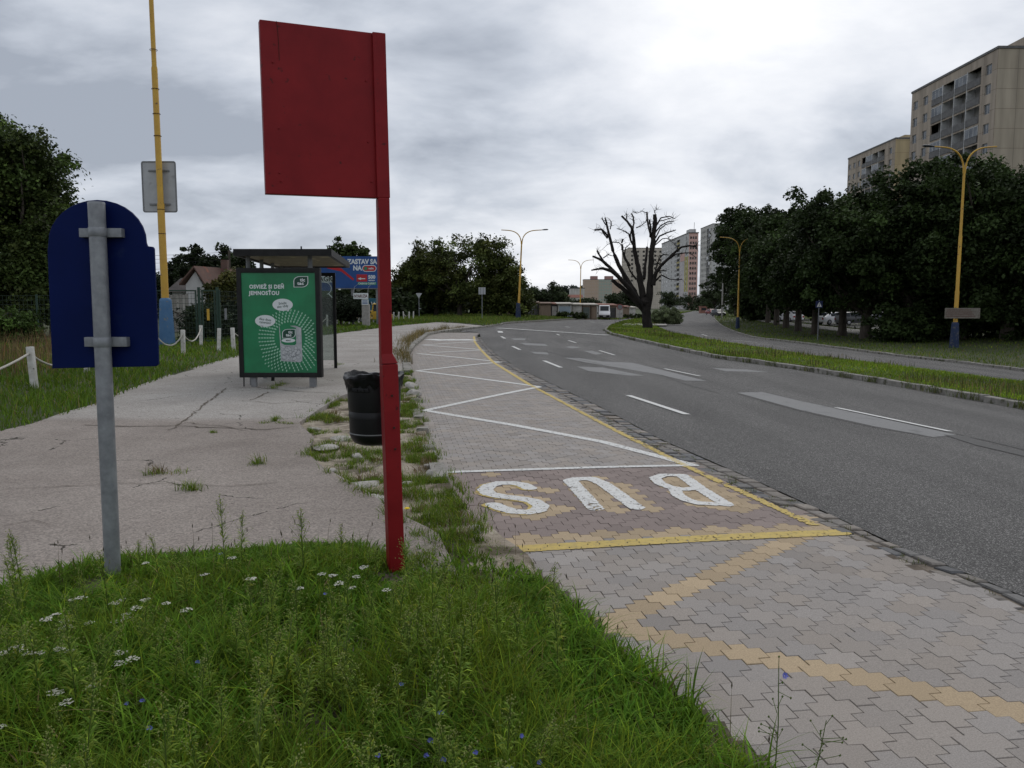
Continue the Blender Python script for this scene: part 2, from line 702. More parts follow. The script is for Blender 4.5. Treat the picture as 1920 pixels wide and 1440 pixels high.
def sidewalk_mat():
    m, nt, N, L, b = new_mat('worn_pavement')
    b.inputs['Roughness'].default_value = .9
    b.inputs['Specular IOR Level'].default_value = .3
    tc = N.new('ShaderNodeTexCoord')
    def nz(s, d, r=.6, vec=None):
        n = N.new('ShaderNodeTexNoise')
        n.inputs['Scale'].default_value = s
        n.inputs['Detail'].default_value = d
        n.inputs['Roughness'].default_value = r
        L.new(vec or tc.outputs['Object'], n.inputs['Vector'])
        return n
    a = nz(.55, 8)
    rp = N.new('ShaderNodeValToRGB')
    e = rp.color_ramp.elements
    e[0].position, e[1].position = .33, .68
    e[0].color = (.195, .165, .143, 1)
    e[1].color = (.305, .266, .234, 1)
    L.new(a.outputs[0], rp.inputs[0])
    # the slabs beyond the cross joint are plain grey concrete
    sxyz = N.new('ShaderNodeSeparateXYZ')
    L.new(tc.outputs['Object'], sxyz.inputs[0])
    far = N.new('ShaderNodeMapRange')
    far.inputs['From Min'].default_value = 10.3
    far.inputs['From Max'].default_value = 10.7
    L.new(sxyz.outputs['Y'], far.inputs[0])
    rp2 = N.new('ShaderNodeValToRGB')
    e2 = rp2.color_ramp.elements
    e2[0].position, e2[1].position = .3, .7
    e2[0].color = (.26, .235, .212, 1)
    e2[1].color = (.37, .345, .315, 1)
    L.new(a.outputs[0], rp2.inputs[0])
    mxf = N.new('ShaderNodeMixRGB')
    L.new(far.outputs[0], mxf.inputs[0])
    L.new(rp.outputs[0], mxf.inputs[1])
    L.new(rp2.outputs[0], mxf.inputs[2])
    # exposed grit
    vo = N.new('ShaderNodeTexVoronoi')
    vo.inputs['Scale'].default_value = 85
    L.new(tc.outputs['Object'], vo.inputs['Vector'])
    sp = N.new('ShaderNodeSeparateColor')
    L.new(vo.outputs['Color'], sp.inputs[0])
    mr = N.new('ShaderNodeMapRange')
    mr.inputs['To Min'].default_value = .72
    mr.inputs['To Max'].default_value = 1.32
    L.new(sp.outputs[0], mr.inputs[0])
    mu = N.new('ShaderNodeVectorMath')
    mu.operation = 'MULTIPLY'
    L.new(mxf.outputs[0], mu.inputs[0])
    L.new(mr.outputs[0], mu.inputs[1])
    # hairline cracks, broken up
    nzv = nz(2.2, 5)
    ad = N.new('ShaderNodeVectorMath')
    ad.operation = 'MULTIPLY_ADD'
    L.new(nzv.outputs['Color'], ad.inputs[0])
    ad.inputs[1].default_value = (.35, .35, .35)
    L.new(tc.outputs['Object'], ad.inputs[2])
    vc = N.new('ShaderNodeTexVoronoi')
    vc.feature = 'DISTANCE_TO_EDGE'
    vc.inputs['Scale'].default_value = .75
    L.new(ad.outputs[0], vc.inputs['Vector'])
    c1 = N.new('ShaderNodeMath')
    c1.operation = 'LESS_THAN'
    c1.inputs[1].default_value = .0055
    L.new(vc.outputs['Distance'], c1.inputs[0])
    brk = nz(1.1, 4)
    c2 = N.new('ShaderNodeMath')
    c2.operation = 'GREATER_THAN'
    c2.inputs[1].default_value = .55
    L.new(brk.outputs[0], c2.inputs[0])
    c3 = N.new('ShaderNodeMath')
    c3.operation = 'MULTIPLY'
    L.new(c1.outputs[0], c3.inputs[0])
    L.new(c2.outputs[0], c3.inputs[1])
    mx = N.new('ShaderNodeMixRGB')
    L.new(c3.outputs[0], mx.inputs[0])
    L.new(mu.outputs[0], mx.inputs[1])
    mx.inputs[2].default_value = (.05, .042, .032, 1)
    # small dark specks of dirt
    sp2 = nz(14, 3)
    mr2 = N.new('ShaderNodeMapRange')
    mr2.inputs['From Min'].default_value = .68
    mr2.inputs['From Max'].default_value = .74
    L.new(sp2.outputs[0], mr2.inputs[0])
    mx2 = N.new('ShaderNodeMixRGB')
    L.new(mr2.outputs[0], mx2.inputs[0])
    L.new(mx.outputs[0], mx2.inputs[1])
    mx2.inputs[2].default_value = (.11, .09, .075, 1)
    L.new(mx2.outputs[0], b.inputs['Base Color'])
    bp = N.new('ShaderNodeBump')
    bp.inputs['Distance'].default_value = .004
    L.new(sp.outputs[0], bp.inputs['Height'])
    bp2 = N.new('ShaderNodeBump')
    bp2.inputs['Distance'].default_value = .03
    L.new(a.outputs[0], bp2.inputs['Height'])
    L.new(bp.outputs[0], bp2.inputs['Normal'])
    L.new(bp2.outputs[0], b.inputs['Normal'])
    return m


M['sidewalk'] = sidewalk_mat()

# ------------------------------------------------------------------ terrain sheet to the horizon
xs = np.unique(np.r_[-3000, -1500, -800, -400, -200, -120, np.arange(-80, 100, 1.5), 130, 200, 400, 800, 1500, 3000])
ys = np.unique(np.r_[-600, -200, -60, np.arange(-20, 130, 1.5), 150, 180, 220, 300, 420, 600, 900, 1500, 3000, 5000])
gx, gy = np.meshgrid(xs, ys, indexing='ij')
gz = g(gx, gy) - .14
V = np.stack([gx, gy, gz], -1).reshape(-1, 3)
i, j = np.meshgrid(np.arange(len(xs) - 1), np.arange(len(ys) - 1), indexing='ij')
q = (i * len(ys) + j).ravel()
o = np_mesh('ground', V, np.stack([q, q + len(ys), q + len(ys) + 1, q + 1], 1), M['far_ground'])
tag(o, 'wide grassy ground falling gently away to the right', 'ground', kind='structure')

# ------------------------------------------------------------------ edges read off the photograph
ASPH = gxy([(1920, 1118), (1804, 1071), (1706, 1033), (1552, 962), (1420, 902), (1240, 824), (1130, 765), (1040, 722), (974, 691), (930, 664), (909, 643), (901, 632)])
BAYR = gxy([(1920, 1156), (1826, 1105), (1719, 1062), (1634, 1022), (1576, 1001), (1300, 876), (1150, 801), (1005, 725), (930, 680), (905, 656), (893, 641), (891, 630)])
MEDL = gxy([(1920, 768), (1700, 728), (1500, 694), (1340, 672), (1260, 655), (1195, 640), (1145, 628), (1133, 620), (1142, 611), (1168, 602), (1195, 596), (1216, 592)])

near_a = [(5.4, -8), (3.9, 0)]
main_L = near_a + ASPH + gxy([(899, 624)]) + [(-3.0, 50)] + gxy([(908, 614.5), (941, 608.5), (1000, 604.5), (1060, 600.5), (1120, 598.5), (1160, 596), (1195, 591.5), (1214, 588.5)])
main_R = [(11.6, -8), (10.6, 8)] + MEDL
road = strip('main_road', main_L, main_R, 0, M['asphalt'], n=260, k=26, smooth=False, skirt=0)
tag(road, 'main road of worn grey asphalt with dashed lane lines', 'road', kind='structure')
o = sheet('side_street', gxy([(862, 621.5), (880, 616), (908, 613), (941, 607.5), (1000, 603.8), (1060, 612), (930, 628)]), -.02, M['asphalt'], cell=3)
tag(o, 'mouth of the asphalt side street beyond the bus bay', 'road', kind='structure')

C2R = gxy([(1920, 697), (1807, 682), (1712, 672), (1618, 660), (1500, 644), (1414, 634), (1383, 625), (1352, 611), (1339, 599), (1338, 590), (1345, 584.5)])
C2L = gxy([(1920, 722), (1700, 696), (1512, 670), (1416, 654), (1331, 640), (1265, 627), (1232, 613), (1262, 592), (1285, 586.5), (1300, 583.5)])
c2 = strip('second_carriageway', [(18.5, -8), (17.8, 10)] + C2L, [(25.5, -8), (24, 10)] + C2R, 0, M['asphalt'], n=160, k=12, smooth=False)
tag(c2, 'second carriageway of grey asphalt beyond the grass median', 'road', kind='structure')

med = strip('median', [(a + .18, b) for a, b in [(11.6, -8), (10.6, 8)] + MEDL], [(a - .18, b) for a, b in [(18.5, -8), (17.8, 10)] + C2L], .13, M['grass_ground'], n=200, k=14, smooth=False,
            bumpy=lambda x, y: .07 * (vnoise(x, y, .5) - .5))
tag(med, 'grass covered median strip between the two carriageways', 'median', kind='structure')
VERGE_R = [(46, -8), (44, 10), (46, 30), (48, 50), (52, 75), (58, 100), (64, 130), (72, 170), (80, 230)]
ver = strip('right_verge', [(a + .18, b) for a, b in [(25.5, -8), (24, 10)] + C2R], VERGE_R, .10, M['grass_ground'], n=140, k=16, smooth=False,
            bumpy=lambda x, y: .06 * (vnoise(x, y, .5, 3) - .5))
tag(ver, 'shaded grass verge under the trees beside the second carriageway', 'verge', kind='structure')
path = strip('footpath', gxy([(1400, 600), (1440, 606), (1490, 613), (1560, 622), (1620, 631), (1668, 641)]), gxy([(1400, 597), (1440, 602), (1490, 608), (1560, 616), (1620, 622), (1668, 630)]), .19, M['concrete'], n=40, k=4)
tag(path, 'pale footpath behind the row of trees', 'path', kind='structure')
lot = sheet('car_park', gxy([(1480, 604), (1560, 613), (1640, 622), (1760, 628), (1760, 606), (1640, 601), (1540, 597)]), .17, M['asphalt'], cell=4)
tag(lot, 'car park surface behind the row of trees', 'car park', kind='structure')
o = sheet('crossing_path', gxy([(1166, 612.5), (1250, 612.5), (1250, 608.5), (1172, 608.5)]), .17, M['concrete'], cell=3)
tag(o, 'narrow pale path crossing the median by the bare tree', 'path', kind='structure')

# pavement left of the bay
SWL = gxy([(0, 822), (60, 808), (120, 785), (180, 768), (225, 745), (325, 707), (450, 671), (530, 650), (605, 632), (683, 621.5), (760, 611.5), (819, 606.2), (850, 607.5), (893, 611.5), (910, 613.8)])
SWR = gxy([(820, 1022), (740, 985), (690, 942), (620, 905), (575, 865), (590, 835), (560, 806), (600, 778), (640, 752), (700, 733), (748, 716), (756, 700), (759, 680), (761, 662), (771, 650), (783, 640), (797, 629), (820, 624.5), (850, 620.5), (885, 616.5), (908, 614.3)])
walk = strip('pavement', [(-5.2, -4), (-5.3, 3), (-5.6, 6)] + SWL, [(-.1, -4), (-.1, 3.5)] + SWR, .09, M['sidewalk'], n=220, k=26, smooth=False, skirt=.12,
             bumpy=lambda x, y: .012 * (vnoise(x, y, .6, 5) - .5))
tag(walk, 'cracked worn pavement leading past the shelter', 'pavement', kind='structure')
VL = [(-60, -4), (-60, 8), (-60, 25), (-60, 45), (-60, 70), (-40, 95), (-14, 105), (-3, 100)]
vl = strip('left_verge', VL, [(-5.0, -4), (-5.2, 6)] + [(a + .15, b) for a, b in SWL] + gxy([(935, 609)]), lambda x, y: .075 + .0 * x, M['grass_ground'], n=160, k=40, smooth=False,
           bumpy=lambda x, y: .05 * (vnoise(x, y, .6, 9) - .5))
tag(vl, 'grassy verge left of the pavement', 'verge', kind='structure')
fv = sheet('far_verge', gxy([(820, 605.5), (893, 611), (912, 613.5), (938, 610.5), (942, 607.5), (1000, 603.5), (1060, 599.5), (1120, 597.5), (1160, 595), (1195, 590.5), (1216, 587)]) + [(45, 230), (20, 200), (-3, 140), (-20, 110)], .12, M['grass_ground'], cell=6)
tag(fv, 'grass verge in front of the garages beyond the junction', 'verge', kind='structure')

# broken soil strip between pavement and bay
SOIL_R = gxy([(905, 985), (865, 955), (832, 900), (806, 845), (794, 800), (782, 755), (774, 722), (768, 700)])
so = strip('dirt_strip', [(-.5, 3.5), (-1.2, 5.4)] + gxy([(640, 950), (560, 880), (545, 835), (530, 806), (580, 765), (650, 738), (740, 706)]), [(.3, 4), (.05, 5.0)] + SOIL_R, .025, M['sand'], n=120, k=22, smooth=False,
           bumpy=lambda x, y: .075 * (vnoise(x, y, 2.2, 2) - .45) + .04 * (vnoise(x, y, 6, 4) - .5))
tag(so, 'broken sandy strip with rubble between pavement and bus bay', 'ground', kind='structure')

# kerb stones
def kerb(name, pts, zo, h, w, label, seg=1.0, gap=.008, skip=(), jit=.01):
    p = resample(pts, 900, False)
    d = np.r_[0, np.cumsum(np.hypot(*np.diff(p, axis=0).T))]
    mb = MB()
    s = 0
    k = 0
    while s + seg < d[-1]:
        def P(t):
            return Vector((np.interp(t, d, p[:, 0]), np.interp(t, d, p[:, 1]), 0))
        a, b = P(s + gap), P(s + seg - gap)
        dirv = (b - a).normalized()
        if k not in skip:
            nv = Vector((-dirv.y, dirv.x, 0)) * w / 2
            r1, r2 = random.uniform(-jit, jit), random.uniform(-jit, jit)
            za, zb = float(g(a.x, a.y)) + zo + r1, float(g(b.x, b.y)) + zo + r2
            vs = []
            for c, z in ((a, za), (b, zb)):
                for sgn, zz, ins in ((-1, z - h, 1), (-1, z - .015, 1), (-1, z, .82), (1, z, .82), (1, z - .015, 1), (1, z - h, 1)):
                    q = c + nv * (sgn * ins)
                    vs.append((q.x + random.uniform(-1, 1) * jit * .4, q.y + random.uniform(-1, 1) * jit * .4, zz))
            mb.add(vs, [(5, 4, 3, 2, 1, 0), (6, 7, 8, 9, 10, 11)] + [(i, i + 1, i + 7, i + 6) for i in range(5)])
        s += seg
        k += 1
    o = mb.build(name, M['kerb'])
    return tag(o, label, 'kerb', kind='structure')


kerb('kerb', [(a + .08, b) for a, b in [(11.6, -8), (10.6, 8)] + MEDL[:9]], .15, .3, .16, 'pale stone kerb along the left edge of the grass median', jit=.016)
kerb('kerb', gxy([(943, 607.4), (1000, 603.4), (1060, 599.4), (1120, 597.4), (1160, 594.9), (1195, 590.4), (1214, 587.4)]), .14, .3, .2, 'pale kerb along the far side of the main road before the garages')
kerb('kerb', [(a + .08, b) for a, b in [(25.5, -8), (24, 10)] + C2R], .12, .3, .16, 'pale stone kerb along the far side of the second carriageway', jit=.02)
kerb('kerb', gxy([(765, 705), (762, 690), (764, 664), (774, 650), (787, 640), (800, 629), (822, 624.5), (850, 620.5), (885, 616.5), (908, 614.2), (938, 610), (942, 607.6)]), .12, .3, .2, 'curved pale kerb along the left side of the bus bay', jit=.012)
kerb('kerb', gxy([(826, 905), (806, 850), (789, 800), (779, 757), (771, 722)]), .055, .2, .15, 'broken sunken kerb remains beside the dirt strip', seg=.55, skip=(1, 3, 4, 6, 9, 10), jit=.03)

# ------------------------------------------------------------------ the paved bus bay
PHI = R(8.4)
PU, PV = Vector((math.cos(PHI), math.sin(PHI))), Vector((-math.sin(PHI), math.cos(PHI)))
PW, PL = .1375, .208
ORG = gp(1135, 1172)
HW, WW = .0975, .040
yb = np.array([b for a, b in BAYR])
xb = np.array([a for a, b in BAYR])


def bay_r(y):
    return np.interp(y, np.r_[-4, 2.0, yb], np.r_[4.4, 3.15, xb])


_bl = [(.75, -4), (.7, 2.4)] + gxy([(1330, 1395), (1080, 1190), (920, 1060), (868, 960), (831, 896), (806, 845), (790, 800), (778, 755), (768, 715), (765, 695), (767, 664), (777, 651), (790, 640), (803, 629.5), (815, 627), (838, 623.5)])


def bay_l(y):
    return np.interp(y, [b for a, b in _bl], [a for a, b in _bl])


def half_w(v):
    return np.interp(np.abs(v), [0, .0515, .0525, .104], [HW, HW, WW, WW])


def on_paver(x, y, gap=.004):
    u = (x - ORG.x) * PU.x + (y - ORG.y) * PU.y
    v = (x - ORG.x) * PV.x + (y - ORG.y) * PV.y
    i0 = np.round(u / PW).astype(int)
    ok = np.zeros(u.shape, bool)
    for d in (-1, 0, 1):
        i = i0 + d
        du = u - i * PW
        vv = np.mod(v - (i % 2) * PL / 2 + PL / 2, PL) - PL / 2
        ok |= (np.abs(du) < half_w(vv) - gap) & (np.abs(vv) < PL / 2 - gap)
    return ok


WL = [gp(838, 886), gp(1303, 873)]             # white cross line
YL = [gp(960, 1031), gp(1576, 999)]            # yellow cross line


def side(line, x, y):
    a, b = line
    d = (b - a)
    d = Vector((d.x, d.y)).normalized()
    return (y - a.y) * d.x - (x - a.x) * d.y      # >0 beyond the line


def cz(pts):
    return [gp(780 + a / 3, 820 + b / 3) for a, b in pts]


LETTERS = {
    'S': [(640, 288), (600, 268), (540, 259), (470, 259), (415, 272), (388, 297), (412, 320), (490, 336), (590, 347), (660, 360), (703, 388), (690, 412), (630, 424), (550, 420), (480, 400), (435, 381)],
    'U': [(1010, 402), (940, 324), (868, 246), (905, 236), (985, 234), (1050, 260), (1140, 324), (1240, 397)],
    'B': [(1495, 216), (1605, 294), (1745, 380)],
    'B1': [(1490, 216), (1390, 215), (1345, 232), (1372, 262), (1430, 284), (1510, 296), (1580, 288)],
    'B2': [(1455, 294), (1470, 326), (1520, 354), (1590, 373), (1680, 378), (1745, 376)],
}


def seg_dist(x, y, pts):
    best = np.full(np.shape(x), 1e9)
    for a, b in zip(pts[:-1], pts[1:]):
        dx, dy = b.x - a.x, b.y - a.y
        t = np.clip(((x - a.x) * dx + (y - a.y) * dy) / (dx * dx + dy * dy + 1e-12), 0, 1)
        best = np.minimum(best, np.hypot(x - a.x - t * dx, y - a.y - t * dy))
    return best


LP = {k: cz(v) for k, v in LETTERS.items()}
base = strip('bus_bay', [(x - .5, y) for x, y in _bl] , [(float(bay_r(y)) + .02, y) for y in np.linspace(-4, float(_bl[-1][1]), 40)], -.0048, M['joint'], n=160, k=10, smooth=False, skirt=0)
tag(base, 'paved bus bay of interlocking grey concrete blocks', 'bus bay', kind='structure')

# every block cut from the same mould
out = []
for v, w_ in ((-.1021, WW), (-.0516, WW), (-.0496, HW), (.0496, HW), (.0516, WW), (.1021, WW)):
    out.append((w_ - .0019, v))
out += [(-a, b) for a, b in out[::-1]]
ce = np.array(out)
ii, jj = np.meshgrid(np.arange(-40, 75), np.arange(-60, 260), indexing='ij')
ii, jj = ii.ravel(), jj.ravel()
u = ii * PW
v = jj * PL + (ii % 2) * PL / 2
px_ = ORG.x + u * PU.x + v * PV.x
py_ = ORG.y + u * PU.y + v * PV.y
yend = float(_bl[-1][1])
keep = (py_ > -3) & (py_ < yend - .3) & (px_ < bay_r(py_) + .03) & (px_ > bay_l(py_) - .33 + .2 * (py_ > 5.5))
ii, jj, px_, py_ = ii[keep], jj[keep], px_[keep], py_[keep]
n = len(px_)
tint = np.empty((n, 3))
gr = RNG.normal(1, .06, n)[:, None]
tint[:] = np.array([.288, .259, .234]) * gr * (1 + .05 * (vnoise(px_, py_, .8)[:, None] - .5))
warm = RNG.random(n)[:, None]
tint *= 1 + (warm - .5) * np.array([.05, 0, -.07])
sw, sy = side(WL, px_, py_), side(YL, px_, py_)
pink = (sw < .02) & (sy > .05)
tint[pink] = np.array([.228, .183, .165]) * RNG.normal(1, .07, pink.sum())[:, None]
YEL = np.array([.385, .295, .19])
yel = pink & ((sy < .27) | (RNG.random(n) < .06) & (sy < .5) | (sw > -.16) & (px_ < -.1) & (RNG.random(n) < .7))
off = np.full(n, 9.)
for k_, pts in LP.items():
    off = np.minimum(off, seg_dist(px_ - .10, py_ + .06, pts))
yel |= pink & (off < .10)
for k in range(0, 17):      # the two diagonal rows of yellow blocks
    yel |= (ii == k) & (jj == ((k - (k % 2)) // 2)) & (k < 14)
    yel |= (ii == k) & (jj == ((-k - (k % 2)) // 2))
tint[yel] = YEL * RNG.normal(1, .07, yel.sum())[:, None]
tilt = RNG.normal(0, .0028, (n, 2))
hz = RNG.normal(0, .0009, n)
yaw = PHI + RNG.normal(0, .006, n)
x = ce[None, :, 0] * np.cos(yaw)[:, None] - ce[None, :, 1] * np.sin(yaw)[:, None]
y = ce[None, :, 0] * np.sin(yaw)[:, None] + ce[None, :, 1] * np.cos(yaw)[:, None]
X, Y = px_[:, None] + x, py_[:, None] + y
Z = g(X, Y) + hz[:, None] + x * tilt[:, :1] + y * tilt[:, 1:]
ins = .985
Xi, Yi = px_[:, None] + x * ins, py_[:, None] + y * ins
top = np.stack([Xi, Yi, Z], -1)
mid = np.stack([X, Y, Z - .003], -1)
bot = np.stack([X, Y, Z - .03], -1)
V = np.concatenate([top, mid, bot], 1).reshape(-1, 3)
b0 = np.arange(n)[:, None] * 36

ft = b0 + np.arange(12)[None]
sides = []
for k in range(12):
    k2 = (k + 1) % 12
    for lo_, hi_ in ((12, 0), (24, 12)):
        sides.append(np.concatenate([b0 + lo_ + k, b0 + lo_ + k2, b0 + hi_ + k2, b0 + hi_ + k], 1))
tag(np_mesh('paving_blocks', V, [ft, np.concatenate(sides)], M['paver'], base, np.repeat(tint, 36, 0)), None, None, kind='stuff')

# granite setts along the road edge
def sett_band():
    vs, fs, ts = [], [], []
    A = resample([(4.05, -4)] + ASPH, 1500, False)
    ya = np.array(A[:, 1])
    s = 0
    y = -3.0
    yend2 = ASPH[-1][1]
    rows = 2
    pos = [-3.0, -2.9]
    for r in range(rows):
        y = pos[r]
        while y < yend2:
            ln = random.uniform(.12, .2)
            x0, x1 = float(bay_r(y)), float(np.interp(y, A[:, 1], A[:, 0]))
            x0e, x1e = float(bay_r(y + ln)), float(np.interp(y + ln, A[:, 1], A[:, 0]))
            lo, hi = r / rows, (r + 1) / rows
            gpx = .012
            j = lambda: random.uniform(-.008, .008)
            q = [(x0 + (x1 - x0) * lo + gpx + j(), y + gpx + j()), (x0 + (x1 - x0) * hi - gpx + j(), y + gpx + j()),
                 (x0e + (x1e - x0e) * hi - gpx + j(), y + ln - gpx + j()), (x0e + (x1e - x0e) * lo + gpx + j(), y + ln - gpx + j())]
            zt = random.uniform(-.004, .014) - .002
            if random.random() < .06:
                y += ln
                continue
            b = len(vs)
            cxm = sum(p[0] for p in q) / 4
            cym = sum(p[1] for p in q) / 4
            for (k, zz) in ((1.0, -.05), (1.0, -.008), (.84, 0)):
                for p in q:
                    X, Y = cxm + (p[0] - cxm) * k, cym + (p[1] - cym) * k
                    vs.append((X, Y, float(g(X, Y)) + zt + zz + random.uniform(-.002, .002)))
            for k in (0, 4):
                for a in range(4):
                    c = (a + 1) % 4
                    fs.append((b + k + a, b + k + c, b + k + 4 + c, b + k + 4 + a))
            fs.append((b + 8, b + 9, b + 10, b + 11))
            cc = random.choice([(.11, .105, .10), (.15, .135, .12), (.085, .085, .088), (.19, .165, .14), (.13, .115, .10)])
            m_ = random.uniform(.8, 1.2)
            ts += [[c * m_ for c in cc]] * 12
            y += ln
    return np_mesh('granite_setts', vs, np.array(fs), M['sett'], base, np.array(ts))


M['sett_joint'] = mat('sett_joint', (.13, .105, .08), (.20, .165, .13), 9, .95, .01, 30)
tag(strip('gutter', [(float(bay_r(y)), y) for y in np.linspace(-4, ASPH[-1][1], 60)], [(4.05, -4)] + ASPH, -.012, M['sett_joint'], n=120, k=4, smooth=False, skirt=0, parent=base))
tag(sett_band(), None, None, kind='stuff')

# ------------------------------------------------------------------ paint
def paint(name, pts, w, zo, m, parent, cell=.008, wear=.0, seed=0, gap=.0015, edge=.004):
    """paint on the blocks: small cells, left out where a joint lies or the paint has worn off"""
    xs = np.array([p.x for p in pts])
    ys = np.array([p.y for p in pts])
    x0, x1, y0, y1 = xs.min() - w, xs.max() + w, ys.min() - w, ys.max() + w
    X, Y = np.meshgrid(np.arange(x0, x1, cell), np.arange(y0, y1, cell), indexing='ij')
    X, Y = X.ravel(), Y.ravel()
    d = seg_dist(X, Y, pts) + edge * 2 * (vnoise(X, Y, 40, seed) - .5)
    k = (d < w / 2) & on_paver(X, Y, gap)
    X, Y = X[k], Y[k]
    if wear:
        wn = .55 * vnoise(X, Y, 5, seed + 1) + .45 * vnoise(X, Y, 60, seed + 2)
        k = wn > wear
        X, Y = X[k], Y[k]
    h = cell / 2 * 1.02
    Z = g(X, Y) + zo
    V = np.stack([np.stack([X + a * h, Y + b * h, Z], 1) for a, b in ((-1, -1), (1, -1), (1, 1), (-1, 1))], 1).reshape(-1, 3)
    i = np.arange(len(X))[:, None] * 4 + np.arange(4)[None]
    return np_mesh(name, V, i, m, parent)


paint('lettering', LP['S'], .135, .0052, M['road_white'], base, wear=.10, seed=3)
paint('lettering', LP['U'], .135, .0052, M['road_white'], base, wear=.2, seed=5)
b_ = paint('lettering', LP['B'], .125, .0052, M['road_white'], base, wear=.1, seed=7)
paint('lettering', LP['B1'], .11, .0064, M['road_white'], base, wear=.1, seed=8)
paint('lettering', LP['B2'], .11, .0064, M['road_white'], base, wear=.2, seed=9)
# the older yellow letters show as a rim
paint('faded_lettering', [p + Vector((-.022, -.012, 0)) for p in LP['S']], .145, .0042, M['road_yellow'], base, wear=.42, seed=13)
paint('cross_line', WL, .085, .0052, M['road_white'], base, wear=.15, seed=21)
paint('yellow_cross_line', YL, .14, .0052, M['road_yellow'], base, wear=.15, seed=22)
zz = [(1291, 871), (1130, 829), (960, 797), (797, 770), (1010, 726)]
paint('zigzag_line', [gp(*p) for p in zz], .13, .0052, M['road_white'], base, cell=.012, wear=.1, seed=23)
for seg in ([(1012, 725.5), (782, 695.5), (939, 679), (783, 663)], [(806, 661.5), (908, 656.5), (793, 647), (888, 641)]):
    o = stroke('zigzag_line', [gp(*p) for p in seg], .14, .0052, M['road_white'], base, sub=30)
for sx in ((804, 837), (836, 856), (864, 884)):
    stroke('lettering', [gp(sx[0], 636.5), gp((sx[0] + sx[1]) / 2, 637.5), gp(sx[1], 638.6)], .8, .009, M['road_white'], base)
edge_pts = [Vector((float(bay_r(y)) - .06, y, 0)) for y in np.linspace(5.75, 16, 20)]
paint('yellow_edge_line', edge_pts, .075, .0052, M['road_yellow'], base, cell=.012, wear=.3, seed=25, edge=.015)
stroke('yellow_edge_line', [Vector((float(bay_r(y)) - .07, y, 0)) for y in np.linspace(16, 41, 40)], .09, .0052, M['road_yellow'], base, sub=2)

for a, b, w in (((1178, 742), (1288, 778), .12), ((1020, 677), (1052, 690), .12), ((961, 650), (975, 656.5), .12), ((940, 631.5), (947, 635.5), .13), ((937, 621.5), (939, 624.5), .3),
                ((1568, 765), (1782, 810), .11), ((1246, 692), (1312, 706), .11), ((1124, 658), (1152, 666.5), .11), ((1066, 639), (1080, 643.5), .12), ((1044, 627.2), (1049, 629.3), .13), ((1060, 613), (1068, 614.5), .16), ((1108, 604), (1115, 605), .2)):
    stroke('lane_dash', [gp(*a), gp(*b)], w, .005 + .0004 * gp(*a).y, M['road_white'], road, sub=8)
for k in range(14):
    t0, t1 = k / 14 + .012, (k + .8) / 14 + .012
    a, b = gp(930, 615.8), gp(1139, 629.3)
    stroke('junction_dash', [a.lerp(b, t0), a.lerp(b, t1)], .95, .035, M['road_white'], road, sub=3)
for a, b in (((1268, 637), (1304, 641)), ((1316, 627), (1326, 630)), ((1372, 637.5), (1420, 642))):
    stroke('lane_dash', [gp(*a), gp(*b)], .14, .006, M['road_white'], c2, sub=4)
for poly in ([(1382, 736.5), (1428, 735), (1500, 752), (1640, 782), (1793, 816), (1750, 820), (1640, 800), (1500, 769)],
             [(1057, 671), (1086, 671.5), (1130, 678), (1187, 680.5), (1242, 694), (1325, 714.5), (1286, 714), (1234, 702), (1156, 689), (1100, 680)],
             [(1081, 687.5), (1130, 689), (1169, 697), (1208, 704.5), (1182, 704.5), (1104, 696)],
             [(1094, 658), (1112, 658.2), (1130, 663.6), (1116, 665)], [(1059, 650.5), (1072, 649), (1090, 651.5), (1072, 653.5)],
             [(958, 634.5), (985, 634.5), (985, 637.5), (964, 637.5)], [(975, 642.8), (1022, 645), (1028, 649), (985, 647)], [(995, 659.5), (1025, 661), (1030, 665), (1003, 663.5)],
             [(1334, 690), (1400, 693), (1440, 698), (1360, 696)]):
    sheet('repair_patch', gxy(poly), .004, M['patch'], road, cell=1.2)
M['tar'] = mat('tar_seam', (.035, .034, .033), (.06, .058, .056), 20, .7)
for pts, w in (([(1790, 817), (1850, 836), (1920, 852), (2010, 874)], .30), ([(1793, 814), (1860, 829), (1930, 846)], .03), ([(1380, 738), (1500, 771), (1640, 802), (1752, 821)], .025), ([(1240, 703), (1290, 722), (1350, 738)], .03),
               ([(1010, 655), (1060, 668), (1130, 684)], .04)):
    stroke('tar_seam', [gp(*p) for p in pts], w, .0065, M['tar'], road, sub=6)

# ------------------------------------------------------------------ helpers for upright things seen straight on
def loc_at(root, px, py, Y):
    """photo pixel at distance Y -> the thing's own coordinates"""
    return root_inv(root) @ at(px, py, Y)


def root_inv(root):
    return (Matrix.Translation(root.location) @ Matrix.Rotation(root.rotation_euler.z, 4, 'Z')).inverted()


# ------------------------------------------------------------------ blue stop sign seen from behind
BY = 4.22
pb = at(213, 1108, BY)
pb.z = .07
t = thing('stop_sign', 'blue arched sign plate seen from behind on a round grey post in the grass', 'sign', pb)
top = loc_at(t, 180.5, 380, BY)
bot = Vector((0, 0, -.2))
MB().tube([bot, top * .5 + bot * .5, top], [.0405, .0415, .042], 24).build('post', M['galv'], t, True)
MB().lathe([(0.0, .004), (.040, .003), (.0425, -.004), (.0425, -.012)], 24, top).build('post_cap', M['galv'], t, True)
M['sign_blue'] = mat('sign_blue', (.0012, .0075, .060), (.0016, .009, .074), 3, .55, spec=.1, c3=(.02, .03, .08), c3scale=6, c3lo=.66, c3hi=.8)
out = [(97.5, 687), (97, 691), (292, 687), (297, 683), (288.5, 466), (286, 462.5), (276, 461.5), (273.5, 455)]
for k in range(1, 16):
    a = math.pi * k / 16
    out.append((181.5 + 92 * math.cos(a), 455 - 80.5 * math.sin(a)))
out += [(90, 455), (89.5, 462), (88.5, 470)]
